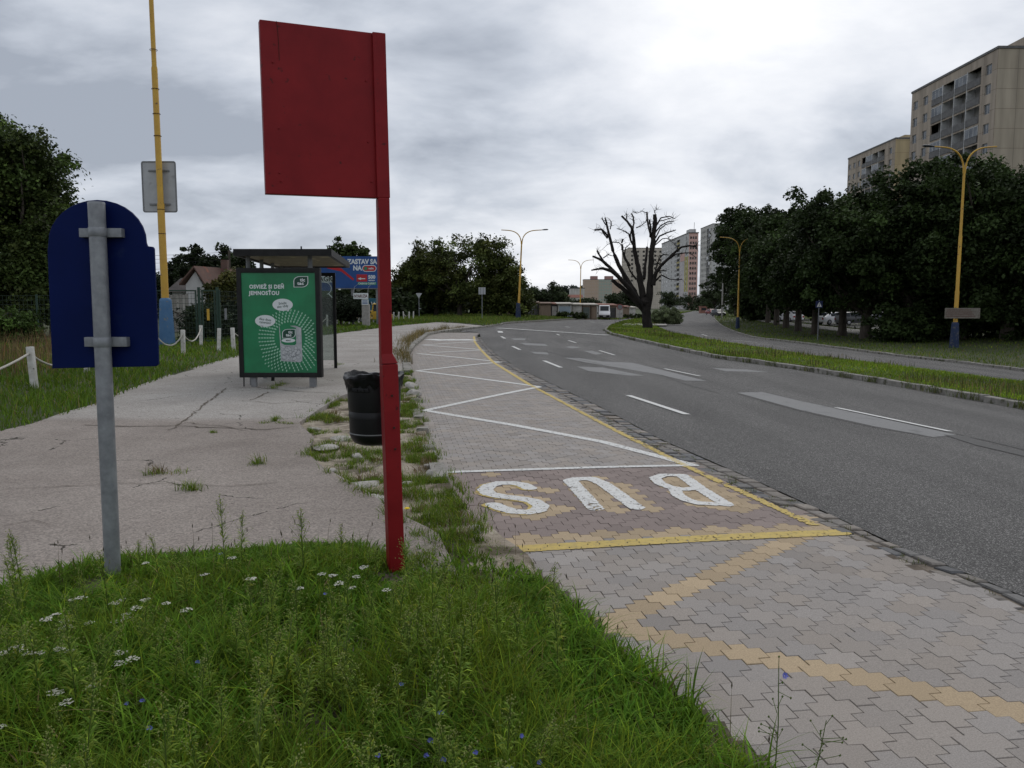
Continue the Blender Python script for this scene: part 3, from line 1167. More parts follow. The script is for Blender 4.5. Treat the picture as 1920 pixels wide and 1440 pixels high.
pl = [loc_at(t, x, y, BY + .062) for x, y in out]
pl = [Vector((p.x, .062, p.z)) for p in pl]
pm = MB().prism(pl, (0, .018, 0))
plate = pm.build('plate', M['sign_blue'], t)
bv = plate.modifiers.new('bevel', 'BEVEL')
bv.width = .004
bv.segments = 2
for (x0, x1, y0, y1) in ((143, 224, 427, 444), (153, 234, 632.5, 650.5)):
    a, b = loc_at(t, x0, y0, BY), loc_at(t, x1, y1, BY)
    xm = (a.x + b.x) / 2
    m = MB()
    m.rbox(a.x, b.x, .022, .0615, b.z, a.z, .003)
    m.lathe([(.0435, b.z), (.0455, b.z + .003), (.0455, a.z - .003), (.0435, a.z)], 24, (top.x * ((a.z + b.z) / 2 / top.z), 0, 0))
    m.build('bracket', M['galv'], t, True)

# ------------------------------------------------------------------ red blank bus stop sign
RY = 4.42
M['red'] = mat('red_paint', (.175, .006, .009), (.235, .010, .013), 3.5, .48, .0008, 8, spec=.2, c3=(.075, .008, .008), c3scale=26, c3lo=.66, c3hi=.73)
M['red_dark'] = mat('rust', (.03, .012, .01), (.06, .02, .012), 40, .9)
pb = at(743, 1085, RY)
pb.z = .05
t = thing('bus_stop_sign', 'blank red board on a tall leaning red square post', 'sign', pb)
SIDE = Vector((.93, .37, 0))
p_sl0, p_sl1 = loc_at(t, 744, 1100, RY), loc_at(t, 728.5, 682, RY)
p_sl0.z -= .1
p_ne = loc_at(t, 723.5, 664, RY)
up_v = (p_sl1 - p_sl0).normalized()
m = MB()
m.bar(p_sl0, p_sl1, .088, .088, SIDE)
# tapering shoulder
a = (p_ne - p_sl1).normalized()
o_ = a.cross(SIDE).normalized()
vs = []
for c, w in ((p_sl1, .088), (p_ne, .066)):
    for i, j in ((-1, -1), (1, -1), (1, 1), (-1, 1)):
        vs.append(c + SIDE * (i * w / 2) + o_ * (j * w / 2))
m.add(vs, [(0, 1, 5, 4), (1, 2, 6, 5), (2, 3, 7, 6), (3, 0, 4, 7)])
o = m.build('post_sleeve', M['red'], t)
bv = o.modifiers.new('bevel', 'BEVEL')
bv.width = .006
bv.segments = 3
p_pb, p_pt = loc_at(t, 717.5, 372, RY), loc_at(t, 708.5, 64, RY)
o = MB().bar(p_ne - Vector((0, 0, .03)), p_pb, .064, .064, SIDE).build('post', M['red'], t)
bv = o.modifiers.new('bevel', 'BEVEL')
bv.width = .006
bv.segments = 3
o = MB().bar(p_pb, p_pt, .070, .060, SIDE).build('edge_strip', M['red'], t)
bv = o.modifiers.new('bevel', 'BEVEL')
bv.width = .003
bv.segments = 2
Yl = 4.16
c = [at(701.5, 62.5, RY - .012), at(486, 36.5, Yl), at(498.5, 363.5, Yl), at(709, 371.5, RY - .012)]
c = [root_inv(t) @ p for p in c]
nrm = (c[1] - c[0]).cross(c[3] - c[0]).normalized()
if nrm.y < 0:
    nrm = -nrm
panel = MB().prism([p - nrm * .006 for p in c], nrm * .046).build('board', M['red'], t)
bv = panel.modifiers.new('bevel', 'BEVEL')
bv.width = .004
bv.segments = 2


def on_board(px, py):
    """fraction across the board -> point on its front"""
    u = (px - 487) / 215
    w = (py - 40) / 326
    a = c[1].lerp(c[0], u)
    b = c[2].lerp(c[3], u)
    return a.lerp(b, w) - nrm * .0075


for (x, y) in ((683, 135), (684, 255), (689, 334), (508, 117), (515, 240), (515, 341), (513, 325)):
    p = on_board(x, y)
    MB().lathe([(.0055, 0), (.005, .003), (.0, .0045)], 10).build('rivet', M['red'], panel, True)
    o = panel.children[-1]
    o.location = p
    o.rotation_euler = (-nrm).to_track_quat('Z', 'Y').to_euler()
    o.name = 'rivet'
m = MB()
m2_ = MB()
m.tube([on_board(517, 40), on_board(519, 60), on_board(519.5, 80), on_board(520, 112)], .0012, 5)
m2_.tube([on_board(700.3, y) for y in np.linspace(42, 364, 12)], .0014, 5)
m2_.build('seam', M['red_dark'], panel)
m.build('seam', M['red_dark'], panel)
for z_ in ((735, 742), (739, 802), (741, 842)):
    m = MB()
    p = loc_at(t, z_[0], z_[1], RY - .047)
    m.disc(p, .006, (-.37 * 0, -1, 0), 10)
    m.tube([p + Vector((0, .006, 0)), p - Vector((0, .006, 0))], .006, 10)
    m.build('bolt', M['red_dark'], t)

# ------------------------------------------------------------------ litter bin hung behind the post
NY = 4.69
bt, bb = at(700, 706, NY), at(700, 832, NY)
t = thing('litter_bin', 'black plastic litter bin lined with a black bag, hung on the red post', 'bin', (bt.x, NY + .02, bb.z))
H = bt.z - bb.z
r0 = .154
prof = [(0, 0), (r0 * .62, .0), (r0 * .80, .012), (r0 * .90, .035), (r0 * .955, .055), (r0 * .96, .06), (r0 * .975, .16), (r0 * .985, .161), (r0 * .985, .2), (r0 * .98, .201), (r0 * 1.0, H * .55), (r0 * 1.03, H * .92), (r0 * 1.02, H * .97), (r0 * .98, H * .97), (r0 * .95, H * .5)]
MB().lathe(prof, 40).build('body', M['black_plastic'], t, True)
MB().lathe([(r0 * .957, .066), (r0 * .972, .067), (r0 * .972, .073), (r0 * .957, .074)], 40).build('rim_band', M['grey_metal'], t, True)
M['bag'] = mat('bin_bag', (.005, .005, .0055), (.010, .010, .011), 12, .36, .004, 40, spec=.2)


def crumple(r, z, tt, i):
    k = .5 + .5 * math.sin(tt * 9 + i * 1.3) * math.sin(tt * 5 + 2 - i * .7)
    d = .5 + .5 * math.sin(tt * 17 + i * 2.1)
    return r + (.009 * k + .004 * d) * (.5 if i == 0 else 1), z + .012 * k * (i > 2) - .035 * d * (i == 0) + .01 * math.sin(tt * 3)


MB().lathe([(r0 * 1.03, H * .89), (r0 * 1.05, H * .91), (r0 * 1.07, H * .94), (r0 * 1.12, H * .985), (r0 * 1.09, H * 1.02), (r0 * .98, H * 1.03), (r0 * .9, H * .99), (r0 * .84, H * .9), (r0 * .8, H * .7)], 72, wob=crumple).build('bag', M['bag'], t, True)
m = MB()
m.rbox(-.055, .055, -r0 * 1.07, -r0 * .9, H * .80, H * .86, .006)
m.tube([(-.022, -r0 * 1.0, H * .83), (-.022, -r0 * 1.1, H * .83)], .009, 10)
m.tube([(.022, -r0 * 1.0, H * .83), (.022, -r0 * 1.1, H * .83)], .009, 10)
o = m.build('clip', M['black_plastic'], t)
o.rotation_euler = (0, 0, -.35)

# ------------------------------------------------------------------ bus shelter
SY = 14.65
s0 = at(450, 735, SY)
s1 = at(604, 735, SY)
sx = s1.x - s0.x
ALONG = Vector((-.6, 4.55, 0)).normalized()
t = thing('bus_shelter', 'dark framed flat roofed bus shelter with a green poster on its near end', 'shelter', (s1.x, SY, .08), 0)
SH = t
W = sx
zb, zt = at(604, 708, SY).z - .08, at(604, 502, SY).z - .08
D = .16
m = MB()
fr = .085
m.rbox(-W, -W + fr, 0, D, zb, zt, .008)
m.rbox(-fr, 0, 0, D, zb, zt, .008)
m.rbox(-W + fr - .01, -fr + .01, .002, D - .002, zt - .09, zt - .002, .006)
m.rbox(-W + fr - .01, -fr + .01, .002, D - .002, zb + .002, zb + .09, .006)
m.build('poster_frame', M['dark_metal'], t, True)
for x0, x1 in ((-W + .20, -W + .29), (-.24, -.12)):
    MB().rbox(x0, x1, .03, .13, -.08, zb + .01, .006).build('leg', M['grey_metal'], t)
MB().tube([(-W + .05, .08, -.05), (-W + .055, .08, zb)], .012, 8).build('leg', M['dark_metal'], t)
M['poster_green'] = mat('poster_green', (.004, .135, .050), (.006, .20, .075), 1.3, .35, spec=.5, lo=.38, hi=.62)
pw0, pw1, pz0, pz1 = -W + fr, -fr, zb + .09, zt - .09
poster = MB().box(pw0, pw1, .022, .05, pz0, pz1).build('poster', M['poster_green'], t)
M['print_white'] = mat('print_white', (.62, .66, .66), rough=.4)
M['print_pale'] = mat('print_pale_green', (.28, .50, .36), rough=.4)
M['print_dark'] = mat('print_dark', (.006, .05, .03), rough=.4)
M['print_grey'] = mat('print_grey', (.30, .32, .33), (.45, .47, .48), 12, .4)
KX = (pw1 - pw0) / 708
KZ = (pz1 - pz0) / 985


def PP(cx, cy, d=0.0):
    return Vector((pw0 + (cx - 295) * KX, .021 - d, pz1 - (cy - 250) * KZ))


def ptext(body, cx, cy, size, mt, bold=0.0, sxs=1.0, rot=0.0, d=.001):
    return text_part('lettering', body, size, mt, poster, PP(cx, cy, d), (math.pi / 2, -rot, 0), bold=bold, extrude=.0006, sx=sxs, space=1.1)


ptext('OSVIEŽ SI DEŇ', 537, 388, .096, M['print_white'], .0042, .93)
ptext('JEMNOSŤOU', 511, 450, .096, M['print_white'], .0042, .93)


def leaf_logo(cx, cy, w, h, d0):
    def shape(k):
        pts = []
        hw, hh = w / 2 * k, h / 2 * k
        for q in range(9):
            a = math.pi - math.pi / 2 * q / 8
            pts.append((cx - hw + hw * .9 + hw * .9 * math.cos(a), cy - hh + hh * .9 - hh * .9 * math.sin(a)))
        pts.append((cx + hw, cy - hh))
        for q in range(9):
            a = -math.pi / 2 * q / 8
            pts.append((cx + hw - hw * .9 + hw * .9 * math.cos(a), cy + hh - hh * .9 - hh * .9 * math.sin(a)))
        pts.append((cx - hw, cy + hh))
        return pts
    for k, mt, d in ((1.0, M['print_white'], d0), (.9, M['print_dark'], d0 + .001)):
        MB().prism([PP(x, y, d) for x, y in shape(k)], (0, .0009, 0)).build('logo', mt, poster)
    s = h / 130 * .098
    ptext('tic', cx + w * .12, cy - h * .16, s, M['print_white'], .004 * s / .1, 1.0, d=d0 + .002)
    ptext('tac', cx - w * .02, cy + h * .15, s, M['print_white'], .004 * s / .1, 1.1, d=d0 + .002)


leaf_logo(866, 338, 142, 108, .001)
# rings of pale pill marks round the box
m = MB()
for k in range(8):
    rr = 165 + k * 27
    nn = int(34 + k * 3)
    for q in range(nn):
        a = 2 * math.pi * (q + .5 * (k % 2)) / nn
        x, y = 745 + rr * math.cos(a) * .98, 890 + rr * math.sin(a)
        if not (318 < x < 985 and 520 < y < 1215) or math.sin(a) < -.55 and k > 4 or x < 480 and k > 5:
            continue
        l, w = 13 - k * .2, 7.5 - k * .35
        pts = []
        for e_ in range(10):
            b = 2 * math.pi * e_ / 10
            lx, ly = l * math.cos(b), w * math.sin(b)
            pts.append(PP(x + lx * math.cos(a) - ly * math.sin(a), y + lx * math.sin(a) + ly * math.cos(a), .0008))
        m.add(pts[::-1], [tuple(range(10))])
tag(m.build('ring_pattern', M['print_pale'], poster), kind='stuff')
# speech bubbles
for (bx, by, rx, ry, tail, words) in ((685, 563, 98, 60, (735, 632), ('Svieže', 'ako vždy')), (513, 722, 98, 58, (478, 788), ('Ako dnes', 'vyzerám?'))):
    m = MB()
    m.add([PP(bx + rx * math.cos(a), by + ry * math.sin(a) , .0012) for a in np.linspace(0, 2 * math.pi, 28, endpoint=False)][::-1], [tuple(range(28))])
    m.add([PP(tail[0] - 14, by + ry * .8, .0012), PP(tail[0], tail[1], .0012), PP(tail[0] + 16, by + ry * .8, .0012)], [(0, 1, 2)])
    m.build('speech_bubble', M['print_white'], poster)
    for q, wd in enumerate(words):
        ptext(wd, bx, by - 14 + q * 30, .062, M['print_dark'], .0008, .85, rot=(.12 if bx > 600 else -.12), d=.0022)
# the box of sweets
MB().prism([PP(x, y, .0015) for x, y in ((645, 775), (655, 1118), (842, 1132), (862, 1110), (858, 790), (800, 768))], (0, .0006, 0)).build('sweet_box', M['print_grey'], poster)
MB().prism([PP(x, y, .0025) for x, y in ((650, 775), (662, 940), (690, 958), (790, 962), (806, 950), (808, 790), (730, 765))], (0, .0006, 0)).build('box_label', M['poster_green'], poster)
leaf_logo(738, 848, 130, 92, .0035)
MB().add([PP(732 + 66 * math.cos(a), 915 + 20 * math.sin(a), .0035) for a in np.linspace(0, 2 * math.pi, 24, endpoint=False)][::-1], [tuple(range(24))]).build('box_label', M['print_white'], poster)
ptext('MINT', 732, 916, .036, M['print_dark'], .001, d=.0045)
m = MB()
rim = MB()
for q in range(30):
    x, y = random.uniform(672, 825), random.uniform(975, 1105)
    a = random.uniform(0, 3.14)
    l, w = 24, 13
    pts = []
    for e_ in range(12):
        b = 2 * math.pi * e_ / 12
        lx, ly = l * math.cos(b), w * math.sin(b)
        pts.append(PP(x + lx * math.cos(a) - ly * math.sin(a), y + lx * math.sin(a) + ly * math.cos(a), .0026 + q * .0002))
    m.add(pts[::-1], [tuple(range(12))])
    c_ = PP(x, y, 0)
    rim.add([Vector((c_.x + (p_.x - c_.x) * 1.14, p_.y + .0001, c_.z + (p_.z - c_.z) * 1.18)) for p_ in pts][::-1], [tuple(range(12))])
rim.build('sweets_outline', mat('print_shadow', (.16, .17, .18), rough=.4), poster)
m.build('sweets', mat('print_sweet', (.52, .54, .55), (.36, .38, .39), 60, .4), poster)

# shelter body behind the poster
inv = root_inv(t)
LEN = 4.6
zr0, zr1 = at(604, 480, SY).z - .08, at(604, 467, SY).z - .08
xr0, xr1 = at(438, 470, SY).x - s1.x, at(622, 470, SY).x - s1.x


def AL(x, d, z):
    return Vector((x, 0, z)) + ALONG * d


m = MB()
m.prism([AL(xr0, -.05, zr0), AL(xr1, -.05, zr0), AL(xr1, .03, zr0), AL(xr0, .03, zr0)], (0, 0, zr1 - zr0))
m.prism([AL(xr0, LEN, zr0), AL(xr1, LEN, zr0), AL(xr1, LEN + .08, zr0), AL(xr0, LEN + .08, zr0)], (0, 0, zr1 - zr0))
m.prism([AL(xr1 - .07, .032, zr0), AL(xr1, .032, zr0), AL(xr1, LEN - .002, zr0), AL(xr1 - .07, LEN - .002, zr0)], (0, 0, zr1 - zr0))
m.prism([AL(xr0, .032, zr0), AL(xr0 + .07, .032, zr0), AL(xr0 + .07, LEN - .002, zr0), AL(xr0, LEN - .002, zr0)], (0, 0, zr1 - zr0))
m.build('roof_frame', M['dark_metal'], t)
M['roof_panel'] = mat('roof_panel', (.20, .165, .09), (.10, .085, .05), 2.2, .5, stretch=(1, .5, 1), c3=(.45, .38, .2), c3scale=5, c3lo=.6, c3hi=.66)
_n = M['roof_panel'].node_tree
_t = _n.nodes.new('ShaderNodeBsdfTranslucent')
_t.inputs[0].default_value = (.42, .33, .14, 1)
_m = _n.nodes.new('ShaderNodeMixShader')
_m.inputs[0].default_value = .2
_n.links.new(_n.nodes['Principled BSDF'].outputs[0], _m.inputs[1])
_n.links.new(_t.outputs[0], _m.inputs[2])
_n.links.new(_m.outputs[0], _n.nodes['Material Output'].inputs['Surface'])
MB().prism([AL(xr0 + .072, .034, zr0 + .03), AL(xr1 - .072, .034, zr0 + .03), AL(xr1 - .072, LEN - .004, zr0 + .03), AL(xr0 + .072, LEN - .004, zr0 + .03)], (0, 0, .035)).build('roof', M['roof_panel'], t)
for d in (.35, 1.75, 3.1, 4.4):
    MB().tube([AL(-W + .16, d, -.08), AL(-W + .16, d, zr0 + .03)], .04, 14).build('post', M['grey_metal'], t, True)
MB().tube([AL(-.2, .30, zt - .02), AL(-.2, .30, zr0 + .03)], .045, 14).build('post', M['grey_metal'], t, True)
M['clear'] = None
m_, nt_, N_, L_, b_ = new_mat('clear_glass')
b_.inputs['Base Color'].default_value = (.75, .8, .78, 1)
b_.inputs['Roughness'].default_value = .05
tr = N_.new('ShaderNodeBsdfTransparent')
tr.inputs[0].default_value = (.72, .76, .74, 1)
ms = N_.new('ShaderNodeMixShader')
ms.inputs[0].default_value = .10
L_.new(tr.outputs[0], ms.inputs[1])
L_.new(b_.outputs[0], ms.inputs[2])
L_.new(ms.outputs[0], N_['Material Output'].inputs['Surface'])
M['clear'] = m_
for d0, d1 in ((.42, 1.70), (1.80, 3.05), (3.15, 4.34)):
    MB().prism([AL(-W + .155, d0, .15), AL(-W + .165, d0, .15), AL(-W + .165, d1, .15), AL(-W + .155, d1, .15)], (0, 0, 1.95)).build('glass_pane', M['clear'], t)
xf = 0.10
xe_ = at(632, 600, SY + LEN * .99).x - AL(0, LEN - .1, 0).x - s1.x
m = MB()
zf = at(630, 512, SY + LEN).z - .08
m.prism([AL(xe_ - .07, LEN - .14, -.08), AL(xe_, LEN - .14, -.08), AL(xe_, LEN - .06, -.08), AL(xe_ - .07, LEN - .06, -.08)], (0, 0, zf + .08))
m.prism([AL(-W + .2, LEN - .14, zf - .08), AL(xe_ - .071, LEN - .14, zf - .08), AL(xe_ - .071, LEN - .06, zf - .08), AL(-W + .2, LEN - .06, zf - .08)], (0, 0, .08))
m.build('end_frame', M['dark_metal'], t)
MB().prism([AL(-W + .22, LEN - .105, .2), AL(xe_ - .073, LEN - .105, .2), AL(xe_ - .073, LEN - .095, .2), AL(-W + .22, LEN - .095, .2)], (0, 0, zf - .29)).build('glass_pane', M['clear'], t)
m = MB()
m.prism([AL(-W + .25, 1.0, .42), AL(-W + .62, 1.0, .42), AL(-W + .62, 3.6, .42), AL(-W + .25, 3.6, .42)], (0, 0, .05))
m.build('seat', M['dark_metal'], t)
for d in (1.2, 3.4):
    m = MB()
    m.prism([AL(-W + .38, d, -.08), AL(-W + .44, d, -.08), AL(-W + .44, d + .06, -.08), AL(-W + .38, d + .06, -.08)], (0, 0, .5))
    m.build('seat_leg', M['dark_metal'], t)
m = MB()
m.tube([AL(xr0 + (xr1 - xr0) * .69, .0, zr1), AL(xr0 + (xr1 - xr0) * .69, .0, zr1 + .05)], .014, 8)
m.build('roof_fitting', M['dark_metal'], t)
m = MB()
m.tube([AL(xr1 - .04, .0, zr1), AL(xr1 - .04, .0, zr1 + .07)], .012, 8)
m.tube([AL(xr1 - .10, .0, zr1 + .055), AL(xr1 + .02, .0, zr1 + .055)], .008, 8)
m.build('roof_fitting', M['dark_metal'], t)

# ------------------------------------------------------------------ yellow street lamps
M['lamp_yellow'] = mat('lamp_yellow', (.56, .34, .04), (.46, .26, .04), 1.1, .5, .003, 14, c3=(.14, .07, .03), c3scale=6, c3lo=.66, c3hi=.72)
M['lamp_blue'] = mat('lamp_blue', (.045, .125, .25), (.07, .16, .29), 3, .7, .004, 10, c3=(.16, .17, .17), c3scale=7, c3lo=.62, c3hi=.70)
M['lamp_head'] = mat('lamp_head', (.03, .033, .036), (.05, .053, .056), 5, .45)


M['lamp_blue_shaded'] = mat('lamp_blue_shaded', (.009, .022, .062), (.014, .03, .08), 3, .7, .004, 10, c3=(.08, .08, .085), c3scale=7, c3lo=.55, c3hi=.66)  # darker copy of the sleeve blue, tree shade put into the colour


def street_lamp(label, bx, by, Y, top, heads, arms=True, lean=0.0, blue=1.75, rb=.105, group='yellow street lamps', bz=None, arm_len=2.6, rt=None):
    b = at(bx, by, Y)
    z0 = float(g(b.x, b.y)) + .08 if bz is None else bz
    t = thing('street_lamp', label, 'street lamp', (b.x, b.y, z0), 0, group)
    T = at(top[0], top[1], Y) - Vector((b.x, b.y, z0))
    fork = Vector((T.x, 0, T.z))
    rt = rt or rb * .55
    n = 6
    pts = [Vector((0, 0, 0)).lerp(fork, k / n) for k in range(n + 1)]
    m = MB()
    # stepped tapering steel tube
    f = [0, .33, .335, .64, .645, 1]
    rr = [rb, rb * .97, rb * .82, rb * .80, rb * .64, rt]
    m.tube([Vector((0, 0, 0)).lerp(fork, q) for q in f], rr, 16)
    m.build('pole', M['lamp_yellow'], t, True)
    mb = MB()
    w0, w1 = rb * 2.2, rb * 1.55
    for q in (0, 1):
        pass
    mb.lathe([(w0, -.1), (w0, .05), (w1 * 1.06, blue * .93), (w1, blue * .97), (w1 * .8, blue), (rb * 1.0, blue + .01)], 20)
    mb.build('base_sleeve', M['lamp_blue'] if blue == 1.78 else M['lamp_blue_shaded'], t, True)
    if arms:
        for k, s in enumerate((-1, 1)):
            pts = []
            for q in range(13):
                u = q / 12
                # rises steeply, then bends over into a long shallow arm
                xx = arm_len * (u ** 1.9)
                zz = 1.45 * (1 - (1 - min(1, u * 1.18)) ** 2.2) + .22 * u
                pts.append(fork + Vector((s * (.04 + xx), 0, zz - .1)))
            m = MB().tube(pts, [rt * .8 - .016 * q / 12 for q in range(13)], 10)
            arm = m.build('arm', M['lamp_yellow'], t, True)
            if heads[k]:
                e, d = pts[-1], (pts[-1] - pts[-2]).normalized()
                hm = MB()
                rings = [(0, .05, .04), (.06, .09, .07), (.25, .15, .10), (.55, .16, .11), (.72, .10, .07), (.78, .02, .02)]
                base_n = len(hm.v)
                for (l, w, h) in rings:
                    cpt = e + d * l
                    for q in range(12):
                        a = 2 * math.pi * q / 12
                        hm.v.append(tuple(cpt + Vector((0, w * math.cos(a), h * math.sin(a) * (1 if math.sin(a) > 0 else .6)))))
                for r_ in range(len(rings) - 1):
                    for q in range(12):
                        a, b2 = base_n + r_ * 12 + q, base_n + r_ * 12 + (q + 1) % 12
                        hm.f.append((a, b2, b2 + 12, a + 12))
                hm.build('lamp_head', M['lamp_head'], t, True)
    return t


LAMP = street_lamp('tall yellow lamp post with a big blue base sleeve behind the rope fence', 314, 652, 30.5, (275, -180), (0, 1), rb=.135, blue=1.78, bz=.08)
for z_ in (4.2, 5.1, 7.8, 8.6, 9.5, 10.9):
    T_ = at(275, -180, 30.5) - LAMP.location
    q = z_ / T_.z
    m = MB()
    m.lathe([(.135, -.012), (.138, -.01), (.138, .01), (.135, .012)], 18, (T_.x * q, 0, z_))
    m.build('strap', M['red_dark'], LAMP)
# sign strapped to that lamp, seen from behind
a, b = at(264.5, 303, 30.7), at(331, 397, 30.7)
t = thing('road_sign', 'large grey road sign seen from behind high on the yellow lamp post', 'sign', ((a.x + b.x) / 2, 30.72, b.z))
w, h = b.x - a.x, a.z - b.z
cor = []
for (cx_, cz_, a0) in ((w / 2 - .06, .06, -90), (w / 2 - .06, h - .06, 0), (-w / 2 + .06, h - .06, 90), (-w / 2 + .06, .06, 180)):
    for q in range(5):
        an = R(a0 + q * 22.5)
        cor.append(Vector((cx_ + .06 * math.cos(an), .02, cz_ + .06 * math.sin(an))))
M['sign_back'] = mat('sign_back', (.36, .37, .38), (.42, .43, .44), 3, .5, metal=.2, c3=(.25, .25, .25), c3scale=2)
MB().prism(cor, (0, .02, 0)).build('plate', M['sign_back'], t)
m = MB()
for q in range(len(cor)):
    m.bar(cor[q], cor[(q + 1) % len(cor)], .03, .05, (0, 1, 0))
m.build('rim', M['grey_metal'], t)
for zz_ in (h * .82, h * .15):
    MB().box(-w * .30, w * .32, -.03, .018, zz_ - .03, zz_ + .03).build('rail', M['grey_metal'], t)

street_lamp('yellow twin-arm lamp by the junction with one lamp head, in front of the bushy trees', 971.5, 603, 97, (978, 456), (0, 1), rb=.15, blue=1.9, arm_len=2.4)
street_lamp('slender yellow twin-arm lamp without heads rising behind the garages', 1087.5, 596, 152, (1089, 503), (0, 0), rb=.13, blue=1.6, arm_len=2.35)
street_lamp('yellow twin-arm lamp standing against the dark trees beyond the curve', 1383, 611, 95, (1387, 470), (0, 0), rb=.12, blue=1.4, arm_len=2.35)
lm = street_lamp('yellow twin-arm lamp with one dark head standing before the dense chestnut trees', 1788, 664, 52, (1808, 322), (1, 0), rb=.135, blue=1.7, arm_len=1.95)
z0 = float(lm.location.z)
# board on the right-hand lamp
a, b = at(1773, 577.5, 51.7), at(1838, 597, 51.7)
t = thing('notice_board', 'weathered slatted notice board fixed to the lamp before the chestnut trees', 'sign', ((a.x + b.x) / 2, 51.75, b.z))
w, h = b.x - a.x, a.z - b.z
M['weathered'] = mat('weathered_board', (.22, .20, .17), (.14, .12, .10), 8, .9)
M['board_red'] = mat('faded_red_print', (.12, .06, .05), rough=.9)
MB().box(-w / 2, w / 2, 0, .03, 0, h).build('board', M['weathered'], t)
for k in range(4):
    MB().box(-w / 2 + .08, w / 2 - .3 - .1 * k, -.006, -.001, h * (.18 + .2 * k), h * (.25 + .2 * k)).build('print_line', M['board_red'], t)

# plain wooden pole further along
b = at(1353, 603, 150)
t = thing('utility_pole', 'bare pale pole at the verge left of the last lamp', 'pole', (b.x, b.y, float(g(b.x, b.y)) + .08))
MB().tube([(0, 0, 0), (.05, 0, 8.2)], [.16, .11], 10).build('pole', M['concrete'], t, True)

# ------------------------------------------------------------------ small road signs
M['sign_red'] = mat('sign_red', (.35, .02, .02), rough=.5)


def sign_post(name, label, bx, by, Y, zpole, shape, cz_, size, mt, rim=None):
    p = at(bx, by, Y)
    z0 = float(g(p.x, p.y)) + .1
    t = thing(name, label, 'sign', (p.x, p.y, z0), 0, None)
    MB().tube([(0, 0, -.1), (0, 0, zpole)], .035, 10).build('post', M['galv'], t, True)
    if shape == 'tri':
        o = [(-size / 2, cz_ + size * .43), (size / 2, cz_ + size * .43), (0, cz_ - size * .43)]
    elif shape == 'sq':
        o = [(-size / 2, cz_ - size / 2), (size / 2, cz_ - size / 2), (size / 2, cz_ + size / 2), (-size / 2, cz_ + size / 2)]
    else:
        o = [(size / 2 * math.cos(a), cz_ + size / 2 * math.sin(a)) for a in np.linspace(0, 2 * math.pi, 20, endpoint=False)]
    MB().prism([Vector((x, -.06, z)) for x, z in o], (0, .02, 0)).build('plate', mt, t)
    if rim:
        MB().prism([Vector((x * rim[0], -.066, cz_ + (z - cz_) * rim[0])) for x, z in o], (0, .004, 0)).build('face', rim[1], t)
    return t


t = sign_post('road_sign', 'small triangular sign seen from behind beside the last rope posts', 786, 598, 92, 2.9, 'tri', 2.55, .72, M['sign_back'])
MB().box(-.02, .25, -.05, -.02, 1.05, 1.15).build('clamp', M['galv'], t)
t = sign_post('road_sign', 'square sign seen from behind on a thin post before the bushy trees', 904, 600, 85, 3.3, 'sq', 3.0, .74, M['sign_back'])
for x in (-.2, .12):
    MB().box(x, x + .05, -.075, -.061, 2.66, 3.34).build('rail', M['grey_metal'], t)
sign_post('road_sign', 'small round red no entry sign in front of the garages', 984, 595, 118, 3.4, 'round', 3.1, .62, M['sign_red'], (.55, M['white']))
t = sign_post('road_sign', 'round sign with a red top edge left of the bare tree', 1162, 600, 128, 2.6, 'round', 2.15, .95, M['sign_red'], (.86, M['grey_metal']))
cr = sign_post('crossing_sign', 'blue square crossing sign with white triangle under the chestnut trees', 1533, 640, 64.8, 3.2, 'sq', 2.85, .56, mat('crossing_blue', (.008, .018, .08), rough=.5))
MB().prism([Vector((-.2, -.064, 2.66)), Vector((.2, -.064, 2.66)), Vector((0, -.064, 3.06))], (0, .003, 0)).build('white_triangle', M['white'], cr)
m = MB()
m.tube([(-.05, -.068, 2.69), (0, -.068, 2.80), (.05, -.068, 2.69)], .018, 6)
m.tube([(0, -.068, 2.80), (0, -.068, 2.88)], .022, 6)
m.disc((0, -.069, 2.94), .03)
m.build('walking_figure', M['dark_metal'], cr)

# ------------------------------------------------------------------ rope fence
M['rope'] = mat('rope', (.55, .53, .48), (.36, .33, .28), 60, .9, .004, 160)


def post_mesh(name, h, w, m, parent, yaw, lean, rust=True):
    q = MB()
    q.rbox(-w / 2, w / 2, -w * .36, w * .36, -.1, h, w * .12)
    o = q.build(name, m, parent, True)
    o.rotation_euler = (lean[0], lean[1], yaw)
    return o


def rope_fence(label, pts, links, w=.115, h=.76, sag=.34):
    p0 = pts[0]
    t = thing('rope_fence', label, 'fence', (p0[0], p0[1], .09))
    tops = []
    for (x, y, hh) in pts:
        ln = (random.uniform(-.05, .05), random.uniform(-.06, .06))
        o = post_mesh('post', h * hh, w, M['white_paint'], t, random.uniform(-.3, .3), ln)
        o.location = (x - p0[0], y - p0[1], float(g(x, y)))
        tops.append(Vector((x - p0[0], y - p0[1], float(g(x, y)))) + Vector((ln[1] * h, -ln[0] * h, h * hh * .84)))
    for i, j in links:
        a, b = tops[i], tops[j]
        q = []
        for k in range(15):
            u = k / 14
            s = (4 * u * (1 - u)) * sag * random.uniform(.98, 1.02)
            q.append(a.lerp(b, u) - Vector((0, 0.02, s)))
        MB().tube(q, .021, 8).build('rope', M['rope'], t, True)
    return t


